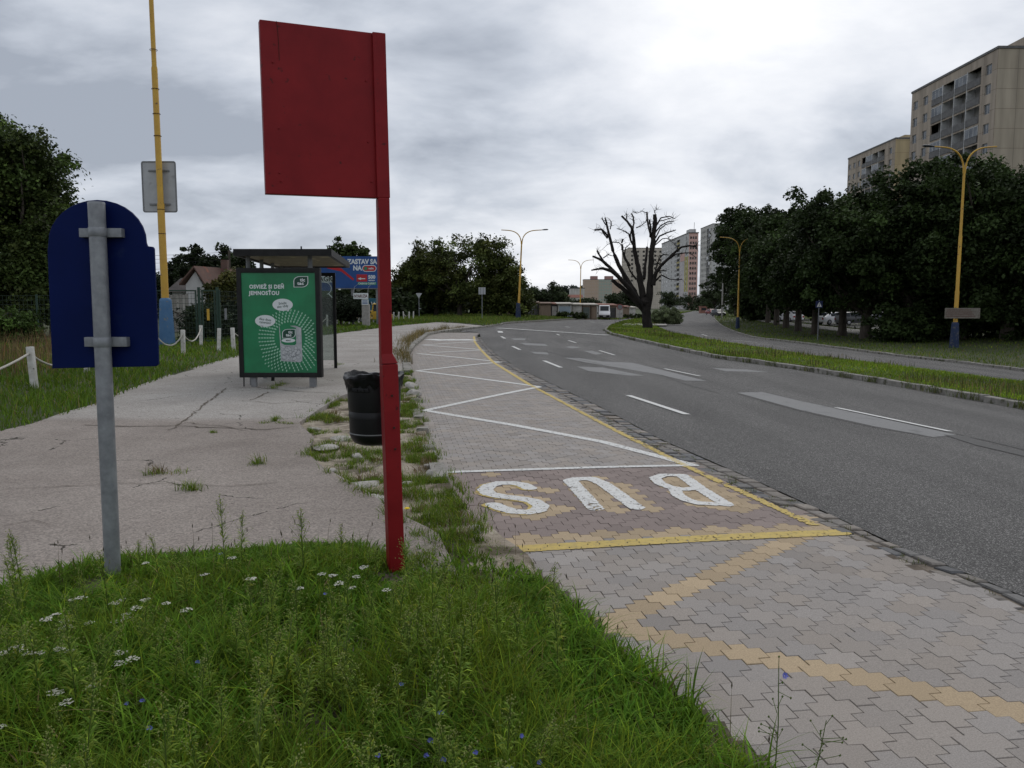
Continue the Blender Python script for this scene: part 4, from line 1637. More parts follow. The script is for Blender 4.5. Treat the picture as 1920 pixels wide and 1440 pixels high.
pa = [gp(-190, 835, .09), gp(65, 728, .09), gp(163, 698, .09), gp(228, 681, .09), gp(294, 668, .09), gp(344, 665, .09), gp(377, 648, .09)]
pa = [(-8.2, 9.0, 1)] + [(p.x, p.y, 1.0) for p in pa[1:]]
rope_fence('white posts with slack rope between them left of the blue sign', pa, [(0, 1), (1, 2), (2, 3), (3, 4), (4, 5), (5, 6)])
pbx = [(410, 659), (438, 657)]
pf = [gp(a, b, .09) for a, b in pbx]
pf = [(p.x, p.y, 1.0) for p in pf] + [(-10.4, 33, 1), (-11.2, 39, 1), (-12.1, 45, 1), (-12.8, 51, 1)]
for (a, b) in ((613.5, 613.5), (623.7, 609), (632, 608), (645, 607.5), (654.6, 607), (663, 606.7), (672.6, 606.2), (681, 605.8), (690, 605.5), (700, 604.7), (709.4, 604), (720, 603), (738, 601.8), (747.6, 601.6), (757, 599.5), (767, 600), (775, 599)):
    p = gp(a, b, .09)
    pf.append((p.x, p.y, 1.12))
rope_fence('long row of white posts with rope running past the shelter to the junction', pf, [(k, k + 1) for k in range(1, len(pf) - 1) if k not in (19, 21)])

# ------------------------------------------------------------------ green mesh fence with gate
M['fence_green'] = mat('fence_green', (.012, .035, .024), (.02, .05, .032), 3, .5)
M['fence_wire'] = mat('fence_wire', (.025, .042, .032), rough=.6)


def mesh_fence(label, line, h, posts=2.5, wire=.2, low=0.08):
    p0 = Vector((*line[0], 0))
    t = thing('mesh_fence', label, 'fence', (p0.x, p0.y, 0))
    for a, b in zip(line[:-1], line[1:]):
        a, b = Vector((*a, 0)) - p0, Vector((*b, 0)) - p0
        ln = (b - a).length
        n = max(1, round(ln / posts))
        for k in range(n + 1):
            p = a.lerp(b, k / n)
            if k == n and b != Vector((*line[-1], 0)) - p0:
                continue
            MB().box(p.x - .03, p.x + .03, p.y - .03, p.y + .03, 0, h + .05).build('post', M['fence_green'], t)
        m = MB()
        nv = int(ln / wire)
        nh = int((h - low) / .2) + 1
        for k in range(nh + 1):
            z = low + (h - low) * k / nh
            m.bar(a + Vector((0, 0, z)), b + Vector((0, 0, z)), .010, .010)
        for k in range(1, nv):
            p = a.lerp(b, k / nv)
            m.bar(p + Vector((0, .012, low)), p + Vector((0, .012, h)), .007, .007)
        m.build('wire_panel', M['fence_wire'], t)
    return t


mesh_fence('green wire mesh fence before the dark trees at the far left', [(-34, 33.5), (-22.5, 34), (-14.6, 32.4)], 2.0)
mesh_fence('green wire mesh fence right of the gate running behind the shelter', [(-11.55, 31.6), (-11.6, 44), (-14.5, 60), (-13.5, 78)], 2.15, posts=3)
t = thing('gate', 'dark green mesh gate with a yellow sign strip by the white house', 'gate', (-12.35, 31.6, .05))
for x in (-1.9, 0, .72):
    MB().box(x - .045, x + .045, -.045, .045, 0, 2.25).build('post', M['fence_green'], t)
m = MB()
for x0, x1 in ((-1.78, -.10), (.10, .63)):
    m.box(x0, x1, -.025, .025, 2.09, 2.14)
    m.box(x0, x1, -.025, .025, .12, .17)
    for x in (x0, x1 - .05):
        m.box(x, x + .05, -.024, .024, .171, 2.089)
m.build('gate_frame', M['fence_green'], t)
m = MB()
for x0, x1 in ((-1.73, -.15), (.15, .58)):
    for k in range(10):
        z = .17 + 1.92 * k / 10 + .1
        m.box(x0, x1, -.006, .006, z - .006, z + .006)
    x = x0 + .1
    while x < x1:
        m.box(x - .004, x + .004, .007, .014, .17, 2.08)
        x += .12
m.build('wire_panel', M['fence_wire'], t)
MB().box(.30, .40, -.04, -.02, .95, 1.40).build('sign_strip', M['yellow'], t)
MB().box(1.0, 1.09, -.05, -.03, .98, 1.42).build('letter_box', M['grey_metal'], t)

# ------------------------------------------------------------------ trees
def leaf_cloud(ells, nclump, per, size, rng, cr=.8, shell=.55, col=(.05, .075, .02), var=.3, droop=.3, stray=.06, warm=0.0, floor=None):
    """leaf-sized faces gathered in clumps spread through a crown of ellipsoids"""
    E = np.array(ells, float)
    vol = E[:, 3] * E[:, 4] * E[:, 5]
    w = vol ** .75
    idx = rng.choice(len(E), nclump, p=w / w.sum())
    d = rng.normal(size=(nclump, 3))
    d /= np.linalg.norm(d, axis=1)[:, None]
    rad = shell + (1 - shell) * rng.random(nclump) ** .6
    inner = rng.random(nclump) < .25
    rad[inner] = rng.random(inner.sum()) * shell
    rad *= rng.normal(1, .05, nclump)
    c = E[idx, :3] + d * rad[:, None] * E[idx, 3:6]
    sz = cr * rng.uniform(.55, 1.35, nclump)
    cols = np.array(col)[None] * np.exp(rng.normal(0, var, nclump))[:, None]
    cols[:, 0] *= 1 + warm * rng.random(nclump) ** 2 * 2
    n = nclump * per
    ci = np.repeat(np.arange(nclump), per)
    o = rng.normal(size=(n, 3))
    o /= np.linalg.norm(o, axis=1)[:, None]
    o *= (rng.random(n) ** .45)[:, None]
    o[:, 2] *= .62
    far = rng.random(n) < stray
    o[far] *= 1.7
    p = c[ci] + o * sz[ci, None]
    p[:, 2] -= droop * (o[:, 0] ** 2 + o[:, 1] ** 2) * sz[ci]
    if floor is not None:
        k = p[:, 2] > floor
        p, ci, o = p[k], ci[k], o[k]
        n = len(p)
    nrm = rng.normal(size=(n, 3)) * .75 + np.array([0, 0, .75]) + o * .5
    nrm /= np.linalg.norm(nrm, axis=1)[:, None]
    a = rng.normal(size=(n, 3))
    a -= nrm * (a * nrm).sum(1)[:, None]
    a /= np.linalg.norm(a, axis=1)[:, None]
    b = np.cross(nrm, a)
    s = size * rng.uniform(.6, 1.35, n)[:, None]
    V = np.stack([p - a * s * .5, p + b * s * .36 + nrm * s * .08, p + a * s * .55, p - b * s * .36 + nrm * s * .08], 1).reshape(-1, 3)
    t = cols[ci] * rng.uniform(.75, 1.3, n)[:, None]
    return V, np.arange(n)[:, None] * 4 + np.arange(4)[None], np.repeat(t, 4, 0), c


def limbs(mb, base, r, h_fork, targets, rng, lean=(0, 0)):
    """trunk and limbs that reach into the crown"""
    top = Vector((lean[0], lean[1], h_fork))
    pts = [Vector((0, 0, -.25)), Vector((0, 0, .05)), Vector((lean[0] * .2, lean[1] * .2, h_fork * .4)), top]
    mb.tube([base + p for p in pts], [r * 1.55, r * 1.25, r, r * .86], 12)
    for tg in targets:
        e = Vector(tg)
        s = top - Vector((0, 0, rng.uniform(0, .25) * h_fork))
        m1 = s.lerp(e, .4) + Vector((rng.normal() * .3, rng.normal() * .3, .35 * abs(rng.normal())))
        m2 = s.lerp(e, .72) + Vector((rng.normal() * .25, rng.normal() * .25, .2))
        rr = r * rng.uniform(.36, .55)
        mb.tube([base + s, base + m1, base + m2, base + e], [rr, rr * .72, rr * .45, rr * .16], 7)


def make_tree(name, label, x, y, z, ells, r, hf, nclump=220, per=90, size=.28, cr=.8, col=(.045, .07, .02), group=None, seed=1, cat='tree', zlow=None, **kw):
    rng = np.random.default_rng(seed)
    t = thing(name, label, cat, (x, y, z), 0, group)
    V, Fc, T, c = leaf_cloud(ells, nclump, per, size, rng, cr, col=col, floor=zlow, **kw)
    mb = MB()
    pick = c[rng.choice(len(c), min(len(c), 16), replace=False)]
    pick = [p for p in pick if p[2] > hf * .8]
    limbs(mb, Vector((0, 0, 0)), r, hf, pick, rng)
    mb.build('trunk', M['bark'], t, True)
    np_mesh('crown', V, Fc, M['leaf'], t, T)
    return t


def ell_crown(w, h0, h1, rng, n=7, irregular=.35, d=None):
    """one uneven crown: a body and several lobes"""
    d = d or w
    zc = (h0 + h1) / 2
    hh = (h1 - h0) / 2
    E = [(0, 0, zc, w * .40, d * .40, hh * .86)]
    for k in range(n):
        a = 2 * math.pi * k / n + rng.normal() * .3
        q = rng.uniform(.35, .62)
        zz = zc + hh * rng.uniform(-.6, .72)
        s = rng.uniform(.16, .28) * (1 + irregular * rng.normal() * .4)
        E.append((w * .5 * q * math.cos(a), d * .5 * q * math.sin(a), zz, w * s, d * s, hh * rng.uniform(.28, .46)))
    E.append((rng.normal() * w * .08, rng.normal() * d * .08, h1 - hh * .32, w * .2, d * .2, hh * .36))
    return E


CH = (.027, .043, .0125)
row = [  # px of trunk, distance, px of crown top, crown width, crown foot height, label
    (1417, 128, 379, 14, 3.2, 'farthest tall chestnut of the roadside row, beside the distant grey tower'),
    (1440, 114, 386, 11, 3.0, 'chestnut second from the far end of the roadside row'),
    (1456, 103, 399, 10, 2.8, 'lower chestnut behind the yellow lamp without heads'),
    (1474, 93, 391, 10, 2.6, 'mid row chestnut left of the blue crossing sign'),
    (1497, 84, 396, 9.5, 2.5, 'chestnut with its trunk just left of the blue crossing sign'),
    (1529, 76, 392, 9.5, 2.3, 'chestnut with its trunk right behind the blue crossing sign'),
    (1580, 72, 372, 9, 2.4, 'chestnut between the crossing sign and the thick bare trunk'),
    (1624, 66, 318, 11, 2.3, 'broad chestnut with a thick trunk showing in front of the parked dark car'),
    (1712, 63, 298, 11.5, .9, 'dense low branching chestnut directly left of the notice board lamp'),
    (1800, 61, 280, 11, .8, 'dense chestnut right behind the notice board lamp'),
    (1890, 58, 288, 11, .8, 'dense chestnut hiding the foot of the tall tower block'),
    (1990, 56, 262, 12, 1.0, 'last chestnut of the row cut off by the right picture edge')]
for k, (px, Y, tp, w, h0, lab) in enumerate(row):
    p = at(px, 600, Y)
    z = float(g(p.x, p.y)) + .1
    h1 = at(px, tp, Y).z - z
    rng = np.random.default_rng(100 + k)
    make_tree('chestnut_tree', lab, p.x, p.y, z, ell_crown(w * 1.28, h0 * .72, h1 * .97, rng, 10), .34 if Y > 70 else .42, max(h0 * 1.1, 2.4), nclump=420 if Y < 80 else 320, per=150, size=.28 if Y < 80 else .36, stray=.035,
              cr=1.0, col=CH, var=.42, droop=.5, group='chestnut trees along the second carriageway', seed=200 + k)
# dark undergrowth under the nearest chestnuts
for k, (px, Y, w, h, lab) in enumerate([(1692, 59, 5.5, 3.0, 'dark bush filling the gap right of the parked cars'), (1840, 60, 9, 3.4, 'dark bush under the trees right of the notice board lamp'), (1950, 56, 8, 3.2, 'dark bush at the right picture edge under the trees'), (1752, 63.5, 6, 2.8, 'dark bush right behind the blue foot of the notice board lamp')]):
    p = at(px, 600, Y + 1.5)
    z = float(g(p.x, p.y)) + .05
    make_tree('bush', lab, p.x, p.y, z, [(0, 0, h * .4, w * .5, w * .35, h * .6), (w * .2, 0, h * .5, w * .3, w * .3, h * .5)], .06, .5, 80, 110, .26, .7, CH, seed=300 + k, cat='bush', zlow=.02)

# bushy group at the junction
BT = (.056, .074, .018)
for k, (px, Y, tp, w, h0, lab) in enumerate([(862, 106, 440, 14.5, .4, 'biggest bushy tree at the junction, right of the red sign post'), (936, 104, 472, 7.5, .4, 'smaller bushy tree behind the yellow junction lamp'), (778, 112, 502, 11, .4, 'low broad tree partly hidden behind the red sign post'), (818, 110, 468, 9, .6, 'loose crowned tree between the low broad tree and the biggest bushy tree'), (968, 108, 522, 4.5, .3, 'lowest small tree at the right end of the bushy group')]):
    p = at(px, 600, Y)
    z = float(g(p.x, p.y)) + .1
    h1 = at(px, tp, Y).z - z
    rng = np.random.default_rng(400 + k)
    make_tree('bushy_tree', lab, p.x, p.y, z, ell_crown(w, h0, h1, rng, 9), .3, 2.0, 260, 90, .30, .95, BT, seed=410 + k, var=.36, stray=.12, warm=.12, group='bushy trees at the junction', zlow=.05)

# big dark trees at the far left
LT = (.042, .066, .016)
for k, (x, y, w, h0, h1, lab) in enumerate([(-25.4, 40.5, 9.0, .3, 11.2, 'tall dark tree behind the mesh fence, cut by the left picture edge'), (-23.5, 39.5, 5.0, .3, 9.4, 'lower dark tree stepping down toward the blue sign'), (-31, 42, 9, .4, 12.0, 'dark tree outside the left picture edge'), (-22.0, 38.5, 3.4, .2, 6.6, 'dark bushy tree hidden behind the blue sign')]):
    rng = np.random.default_rng(450 + k)
    make_tree('dark_tree', lab, x, y, .05, ell_crown(w, h0, h1, rng, 10), .25, 2.2, 330, 130, .17, .72, LT, seed=460 + k, var=.42, stray=.10, warm=.12, group='dark trees behind the left fence', zlow=.02)

# other trees and bushes
def bush(name, label, px, Y, base, tp, w, col, seed, size=.2, n=110, per=90, d=None, cr=.6, cat='bush', zb=None, **kw):
    p = at(px, base, Y)
    z = (float(g(p.x, p.y)) + .05) if zb is None else zb
    h = at(px, tp, Y).z - z
    rng = np.random.default_rng(seed)
    return make_tree(name, label, p.x, p.y, z, ell_crown(w, h * .02, h, rng, 7, d=d), .06 + h * .012, h * .25, n, per, size, cr, col, seed=seed, cat=cat, zlow=.02, **kw)


bush('orchard_tree', 'yellowish green tree behind the fence between the gate and the shelter', 437, 38, 655, 502, 2.2, (.060, .070, .018), 500, .15, 150, 100, cat='tree', warm=.15, cr=.45)
bush('hedge', 'dark green hedge behind the fence beside the gate', 388, 36, 655, 572, 2.2, (.028, .042, .018), 501, .13, 110, 100)
bush('hedge', 'dark green hedge seen left of the poster, behind the fence', 440, 37.5, 655, 560, 2.0, (.024, .036, .016), 502, .13, 100, 100)
bush('hedge', 'dark clipped hedge seen through the shelter end glass', 640, 60, 640, 551, 4.6, (.024, .034, .018), 503, .18, 140, 100)
bush('walnut_tree', 'round dark tree behind the white house', 395, 88, 620, 458, 9.5, (.024, .036, .014), 504, .32, 190, 90, cat='tree')
bush('walnut_tree', 'dark tree left of the bus shelter roof', 350, 92, 620, 478, 6.5, (.024, .036, .014), 505, .32, 130, 90, cat='tree')
bush('walnut_tree', 'dark tree directly behind the shelter roof', 448, 90, 620, 464, 7, (.026, .040, .014), 506, .32, 150, 90, cat='tree')
bush('walnut_tree', 'round tree showing above the blue billboard', 663, 108, 620, 450, 6.6, (.040, .062, .018), 507, .36, 150, 80, cat='tree')
bush('walnut_tree', 'small tree beside the red post above the billboard', 704, 112, 620, 472, 4.0, (.036, .055, .017), 508, .36, 80, 80, cat='tree')
p = at(1249, 594, 112)
make_tree('round_bush', 'rounded grey green bush on the median behind the bare tree', p.x, 112, float(g(p.x, 112)) + .1, [(0, 0, 1.15, 2.15, 1.6, 1.3), (-1.1, .2, .9, 1.2, 1.2, 1.0), (1.15, 0, .85, 1.2, 1.2, .95)], .06, .4, 210, 130, .16, .36, (.17, .205, .105), seed=509, cat='bush', zlow=.02, var=.2, stray=.03)
for k, (px, Y, base, tp, w, lab) in enumerate([(1006, 185, 585, 532, 6.5, 'tree behind the dark garage, left one of the pair'), (1044, 190, 585, 530, 7, 'tree behind the pale garage, right one of the pair'), (1026, 200, 585, 545, 7, 'lower tree filling in between the pair behind the garages'), (1098, 190, 585, 558, 5, 'low tree in front of the pink panel building'), (1112, 200, 585, 561, 4.5, 'lowest tree below the pink panel building'), (1172, 210, 590, 545, 7, 'tree in front of the green panel building, left of the bare tree'), (1152, 205, 590, 552, 5, 'tree below the green end of the panel building'), (1255, 300, 585, 545, 10, 'dark tree at the foot of the colourful tower'), (1296, 330, 585, 552, 14, 'dark shrubs at the foot of the pink tower wall'), (1326, 250, 590, 548, 10, 'dark bushes before the farthest chestnut'), (1340, 190, 592, 510, 8, 'dark tree at the bend below the grey tower'), (1378, 165, 596, 515, 9, 'dark tree behind the yellow lamp at the bend'), (1405, 170, 596, 520, 9, 'dark tree filling in behind the farthest chestnut'), (1075, 250, 585, 562, 12, 'hazy hedge of trees before the distant low building')]):
    bush('distant_tree', lab, px, Y, base, tp, w, (.034, .048, .02), 520 + k, .45, 70, 70, cat='tree', cr=1.0 if Y < 250 else 1.4)
for k, (px, Y, w, h, lab) in enumerate([(1050, 124, 2.6, 1.0, 'low bush before the pale garage'), (1080, 123, 3.2, 1.1, 'low bush at the corner of the pale garage'), (1186, 170, 5, 1.0, 'low bush beside the receding garages')]):
    p = at(px, 595, Y)
    z = float(g(p.x, p.y)) + .1
    make_tree('low_bush', lab, p.x, p.y, z, [(0, 0, h * .4, w * .5, w * .3, h * .6), (w * .25, 0, h * .4, w * .3, w * .25, h * .5)], .04, .3, 40, 70, .22, .4, (.04, .055, .018), seed=560 + k, cat='bush', zlow=.02)
p = at(12, 690, 31)
make_tree('garden_bush', 'fresh green bush before the mesh fence at the left picture edge', p.x - .4, 31.5, .05, [(0, 0, .75, 1.5, .9, .75), (.7, 0, .5, .8, .7, .55)], .04, .3, 90, 90, .12, .38, (.050, .085, .018), seed=570, cat='bush', zlow=.02)

# the bare pollarded tree: limbs traced, then given depth
DY = 78.6
b = at(1215, 619, DY)
dz = float(g(b.x, b.y)) + .1
dt = thing('bare_tree', 'dead black pollarded tree with stubby bare limbs on the median', 'tree', (b.x, b.y, dz))
sc_ = 1493 / DY
rngd = np.random.default_rng(5)
DL = {
    'trunk': [(742, 1165, 58), (740, 1120, 52), (736, 1040, 45), (731, 980, 46), (724, 930, 52), (718, 890, 50), (716, 855, 38), (718, 825, 18)],
    'A': [(715, 1000, 26), (668, 920, 40), (620, 800, 38), (545, 680, 32), (480, 560, 26), (430, 430, 22), (400, 320, 20), (387, 250, 15), (378, 190, 13), (362, 140, 15)],
    'A1': [(392, 310, 13), (362, 275, 12), (325, 240, 11), (265, 246, 12)], 'A2': [(398, 240, 8), (410, 200, 7), (406, 168, 6)], 'A3': [(376, 212, 8), (350, 185, 8), (333, 143, 6)], 'A4': [(378, 320, 9), (340, 275, 8), (318, 238, 7)],
    'B': [(712, 990, 24), (660, 890, 34), (570, 770, 32), (500, 690, 28), (420, 610, 24), (330, 598, 17), (236, 606, 8)], 'B1': [(400, 606, 11), (340, 585, 8), (280, 600, 6)],
    'B2': [(480, 670, 22), (400, 572, 20), (330, 512, 17), (253, 484, 11)], 'B3': [(340, 520, 12), (310, 475, 12), (286, 440, 12)], 'B4': [(345, 500, 7), (385, 475, 6), (425, 480, 4)],
    'C': [(712, 985, 22), (650, 900, 32), (560, 812, 30), (480, 745, 27), (418, 696, 21)],
    'D': [(724, 1000, 34), (706, 890, 46), (690, 780, 44), (668, 650, 36), (645, 540, 30), (630, 420, 25), (612, 300, 21), (600, 215, 19), (560, 170, 14), (505, 122, 13)],
    'D2': [(603, 240, 12), (614, 190, 12), (612, 130, 10), (600, 100, 9)], 'D3': [(622, 400, 16), (595, 340, 13), (570, 285, 9), (520, 250, 6), (465, 236, 4)], 'D4': [(545, 160, 8), (550, 130, 7), (552, 102, 5)], 'D5': [(600, 225, 10), (585, 290, 10), (590, 350, 10)],
    'E': [(738, 1000, 34), (750, 890, 46), (758, 780, 44), (768, 640, 38), (778, 480, 35), (790, 350, 32), (797, 240, 30), (802, 160, 28), (806, 104, 24)], 'E2': [(782, 330, 18), (752, 225, 14), (738, 150, 12), (736, 88, 11)], 'E3': [(770, 300, 14), (762, 220, 12), (756, 150, 9)],
    'F': [(792, 740, 28), (810, 640, 24), (850, 580, 20), (900, 530, 18), (985, 455, 16), (1045, 402, 13), (1120, 384, 11), (1185, 402, 9)], 'F2': [(812, 610, 10), (840, 500, 9), (880, 465, 8), (935, 466, 5)], 'F3': [(925, 515, 12), (1000, 465, 9), (1060, 450, 7), (1120, 452, 6), (1160, 490, 4)], 'F4': [(1150, 392, 8), (1178, 380, 7), (1188, 430, 5)], 'F5': [(1000, 440, 8), (1010, 400, 6), (975, 360, 4), (930, 330, 3)],
    'G': [(800, 380, 13), (845, 305, 11), (920, 268, 9), (996, 249, 6)], 'G2': [(808, 210, 10), (860, 138, 9), (935, 120, 7), (985, 145, 5)], 'G3': [(812, 270, 10), (860, 205, 9), (925, 175, 7), (978, 172, 4)], 'G4': [(806, 320, 10), (850, 240, 8), (905, 195, 6), (960, 186, 4)], 'G5': [(804, 240, 9), (850, 170, 7), (905, 150, 5), (940, 142, 4)],
    'H': [(805, 705, 13), (860, 655, 9), (935, 690, 7), (1000, 682, 5), (1048, 692, 4)], 'H2': [(806, 640, 9), (850, 612, 7), (905, 618, 5)],
    'I': [(575, 570, 17), (535, 500, 16), (512, 420, 14), (510, 360, 13), (518, 335, 12)], 'I2': [(508, 385, 8), (480, 360, 6), (420, 358, 5), (380, 378, 3), (330, 425, 2)], 'I3': [(530, 470, 8), (545, 410, 6), (575, 372, 4)],
    'J': [(705, 690, 22), (715, 580, 18), (728, 480, 16), (735, 400, 15)], 'J2': [(640, 700, 14), (590, 620, 11), (560, 560, 8), (548, 530, 6)], 'J3': [(815, 550, 8), (840, 548, 7)], 'K': [(640, 230, 8), (680, 215, 6), (715, 175, 5), (735, 150, 4)],
    'L': [(735, 100, 6), (690, 75, 4), (640, 95, 3), (600, 85, 2)], 'L2': [(810, 110, 6), (800, 70, 4), (830, 60, 2)], 'G6': [(812, 380, 8), (870, 330, 6), (920, 318, 4), (975, 345, 3)],
}
for nm, pts in DL.items():
    q = []
    rr = []
    dep = rngd.normal() * 1.6 if nm != 'trunk' and nm not in 'DE' else 0
    for k, (x, y, r_) in enumerate(pts):
        u = k / (len(pts) - 1)
        base_d = {'A': .9, 'B': -1.1, 'C': -.5, 'D': .35, 'E': -.2, 'F': -.9, 'G': .8, 'H': .5, 'I': .6, 'J': 1.2}.get(nm[0], 0) if nm != 'trunk' else 0
        off = base_d * min(1, max(0, (1000 - y) / 500)) + (dep * u if len(nm) > 1 and nm != 'trunk' else 0) + base_d * 1.2 * (u if len(nm) == 1 else 0)
        p = at(1060 + x / 4.8, 380 + y / 4.8, DY + off) - dt.location
        jj_ = .035 if nm != 'trunk' else 0
        q.append(p + Vector((rngd.normal() * jj_, 0, rngd.normal() * jj_)))
        rr.append(r_ / 4.8 / sc_ * (.90 if nm == 'trunk' else .68))
    # finer, slightly knobbly
    qq, r2 = [], []
    for k in range(len(q) - 1):
        for s in range(3):
            u = s / 3
            qq.append(q[k].lerp(q[k + 1], u) + Vector((rngd.normal() * rr[k] * .10, rngd.normal() * rr[k] * .10, 0)))
            r2.append((rr[k] * (1 - u) + rr[k + 1] * u) * (rngd.uniform(.92, 1.1) if nm != 'trunk' else 1))
    qq.append(q[-1])
    r2.append(rr[-1])
    mb = MB().tube(qq, r2, 10)
    if nm != 'trunk':
        # thin twigs off the limb
        for s in range(11):
            k = rngd.integers(len(qq) // 3, len(qq))
            p = qq[k]
            if p.z < 3.2:
                continue
            d = Vector((rngd.normal(), rngd.normal() * .8, rngd.normal() * .8 + .25)).normalized()
            ln = rngd.uniform(.2, .8)
            mb.tube([p, p + d * ln * .5 + Vector((0, 0, .06)), p + d * ln + Vector((rngd.normal() * .12, 0, rngd.normal() * .12))], [.019, .013, .007], 4, False)
    mb.build('trunk' if nm == 'trunk' else 'limb', M['dead_bark'], dt, True)
trunk_o = [c for c in dt.children if c.name.startswith('trunk')][0]

# ------------------------------------------------------------------ buildings
def panel_mat(name, c, c2, stain=.5, mw=3.4, mh=2.8):
    """prefab concrete panels: joints between the panels, rain streaks"""
    m, nt, N, L, b = new_mat(name)
    b.inputs['Roughness'].default_value = .9
    tc = N.new('ShaderNodeTexCoord')
    sp = N.new('ShaderNodeSeparateXYZ')
    L.new(tc.outputs['Object'], sp.inputs[0])
    ad = N.new('ShaderNodeMath')
    ad.operation = 'ADD'
    L.new(sp.outputs[0], ad.inputs[0])
    L.new(sp.outputs[1], ad.inputs[1])
    cb = N.new('ShaderNodeCombineXYZ')
    L.new(ad.outputs[0], cb.inputs[0])
    L.new(sp.outputs[2], cb.inputs[1])
    br = N.new('ShaderNodeTexBrick')
    br.offset = 0
    br.inputs['Scale'].default_value = 1
    br.inputs['Brick Width'].default_value = mw
    br.inputs['Row Height'].default_value = mh
    br.inputs['Mortar Size'].default_value = .035
    br.inputs['Color1'].default_value = (*c, 1)
    br.inputs['Color2'].default_value = (*c2, 1)
    br.inputs['Mortar'].default_value = (c[0] * .55, c[1] * .52, c[2] * .5, 1)
    L.new(cb.outputs[0], br.inputs['Vector'])
    mp = N.new('ShaderNodeMapping')
    mp.inputs['Scale'].default_value = (1, .12, 1)
    L.new(cb.outputs[0], mp.inputs[0])
    nz = N.new('ShaderNodeTexNoise')
    nz.inputs['Scale'].default_value = .8
    nz.inputs['Detail'].default_value = 8
    L.new(mp.outputs[0], nz.inputs['Vector'])
    mr = N.new('ShaderNodeMapRange')
    mr.inputs['From Min'].default_value = .3
    mr.inputs['From Max'].default_value = .7
    mr.inputs['To Min'].default_value = 1 - stain * .45
    mr.inputs['To Max'].default_value = 1.12
    L.new(nz.outputs[0], mr.inputs[0])
    mu = N.new('ShaderNodeVectorMath')
    mu.operation = 'MULTIPLY'
    L.new(br.outputs[0], mu.inputs[0])
    L.new(mr.outputs[0], mu.inputs[1])
    L.new(mu.outputs[0], b.inputs['Base Color'])
    return m


M['win_frame'] = mat('window_frame', (.55, .55, .54), (.42, .42, .41), 2, .5)
M['pane'] = mat('window_pane', (.035, .042, .05), (.16, .17, .18), .6, .08, spec=.9, lo=.4, hi=.65)
M['loggia'] = mat('loggia_wall', (.20, .19, .18), (.26, .25, .23), 1, .9)
M['railing'] = mat('railing_panel', (.085, .083, .082), (.13, .125, .12), 1.5, .6)


def face_with_holes(mb, o, u, n, W, H, holes, depth):
    """wall face with real openings; o lower corner, u along, n outward"""
    o, u, n = Vector(o), Vector(u), Vector(n)
    us = sorted({0, W} | {h[0] for h in holes} | {h[1] for h in holes})
    zs = sorted({0, H} | {h[2] for h in holes} | {h[3] for h in holes})
    Zv = Vector((0, 0, 1))
    flip = (u.cross(Zv)).dot(n) < 0

    def quad(a, b, c, d, fl):
        mb.add([a, b, c, d], [(0, 1, 2, 3) if not fl else (3, 2, 1, 0)])
    H_ = [(h[0], h[1], h[2], h[3]) for h in holes]
    for z0, z1 in zip(zs[:-1], zs[1:]):
        row_h = [h for h in H_ if h[2] <= z0 + 1e-6 and h[3] >= z1 - 1e-6]
        run = None
        segs = []
        cuts = sorted(row_h)
        x = 0
        for h in cuts:
            if h[0] > x + 1e-6:
                segs.append((x, h[0]))
            x = max(x, h[1])
        if x < W - 1e-6:
            segs.append((x, W))
        for a, b in segs:
            quad(o + u * a + Zv * z0, o + u * b + Zv * z0, o + u * b + Zv * z1, o + u * a + Zv * z1, flip)
    for a, b, z0, z1 in H_:
        d = -n * depth
        P = [o + u * a + Zv * z0, o + u * b + Zv * z0, o + u * b + Zv * z1, o + u * a + Zv * z1]
        for k in range(4):
            p, q = P[k], P[(k + 1) % 4]
            quad(p, q, q + d, p + d, not flip)
    return mb


def window_part(parent, o, u, n, w, h, depth, panes=2, pane_sub=True, cache={}):
    key = (round(w, 2), round(h, 2), panes)
    u, n = Vector(u), Vector(n)
    rot = Matrix((u, -n, Vector((0, 0, 1)))).transposed().to_euler()
    if key not in cache:
        m = MB()
        f = .07
        m.box(0, f, -.03, .03, 0, h).box(w - f, w, -.03, .03, 0, h).box(f, w - f, -.029, .029, 0, f).box(f, w - f, -.029, .029, h - f, h)
        for k in range(1, panes):
            x = w * k / panes
            m.box(x - .035, x + .035, -.028, .028, f, h - f)
        a = m.build('window', M['win_frame'])
        b = MB().box(f * .5, w - f * .5, -.006, .006, f * .5, h - f * .5).build('pane', M['pane'])
        cache[key] = (a.data, b.data)
        bpy.data.objects.remove(a)
        bpy.data.objects.remove(b)
    a = bpy.data.objects.new('window', cache[key][0])
    link(a, parent)
    a.location = Vector(o) - n * (depth - .04)
    a.rotation_euler = rot
    if pane_sub:
        b = bpy.data.objects.new('pane', cache[key][1])
        link(b, a)
    return a


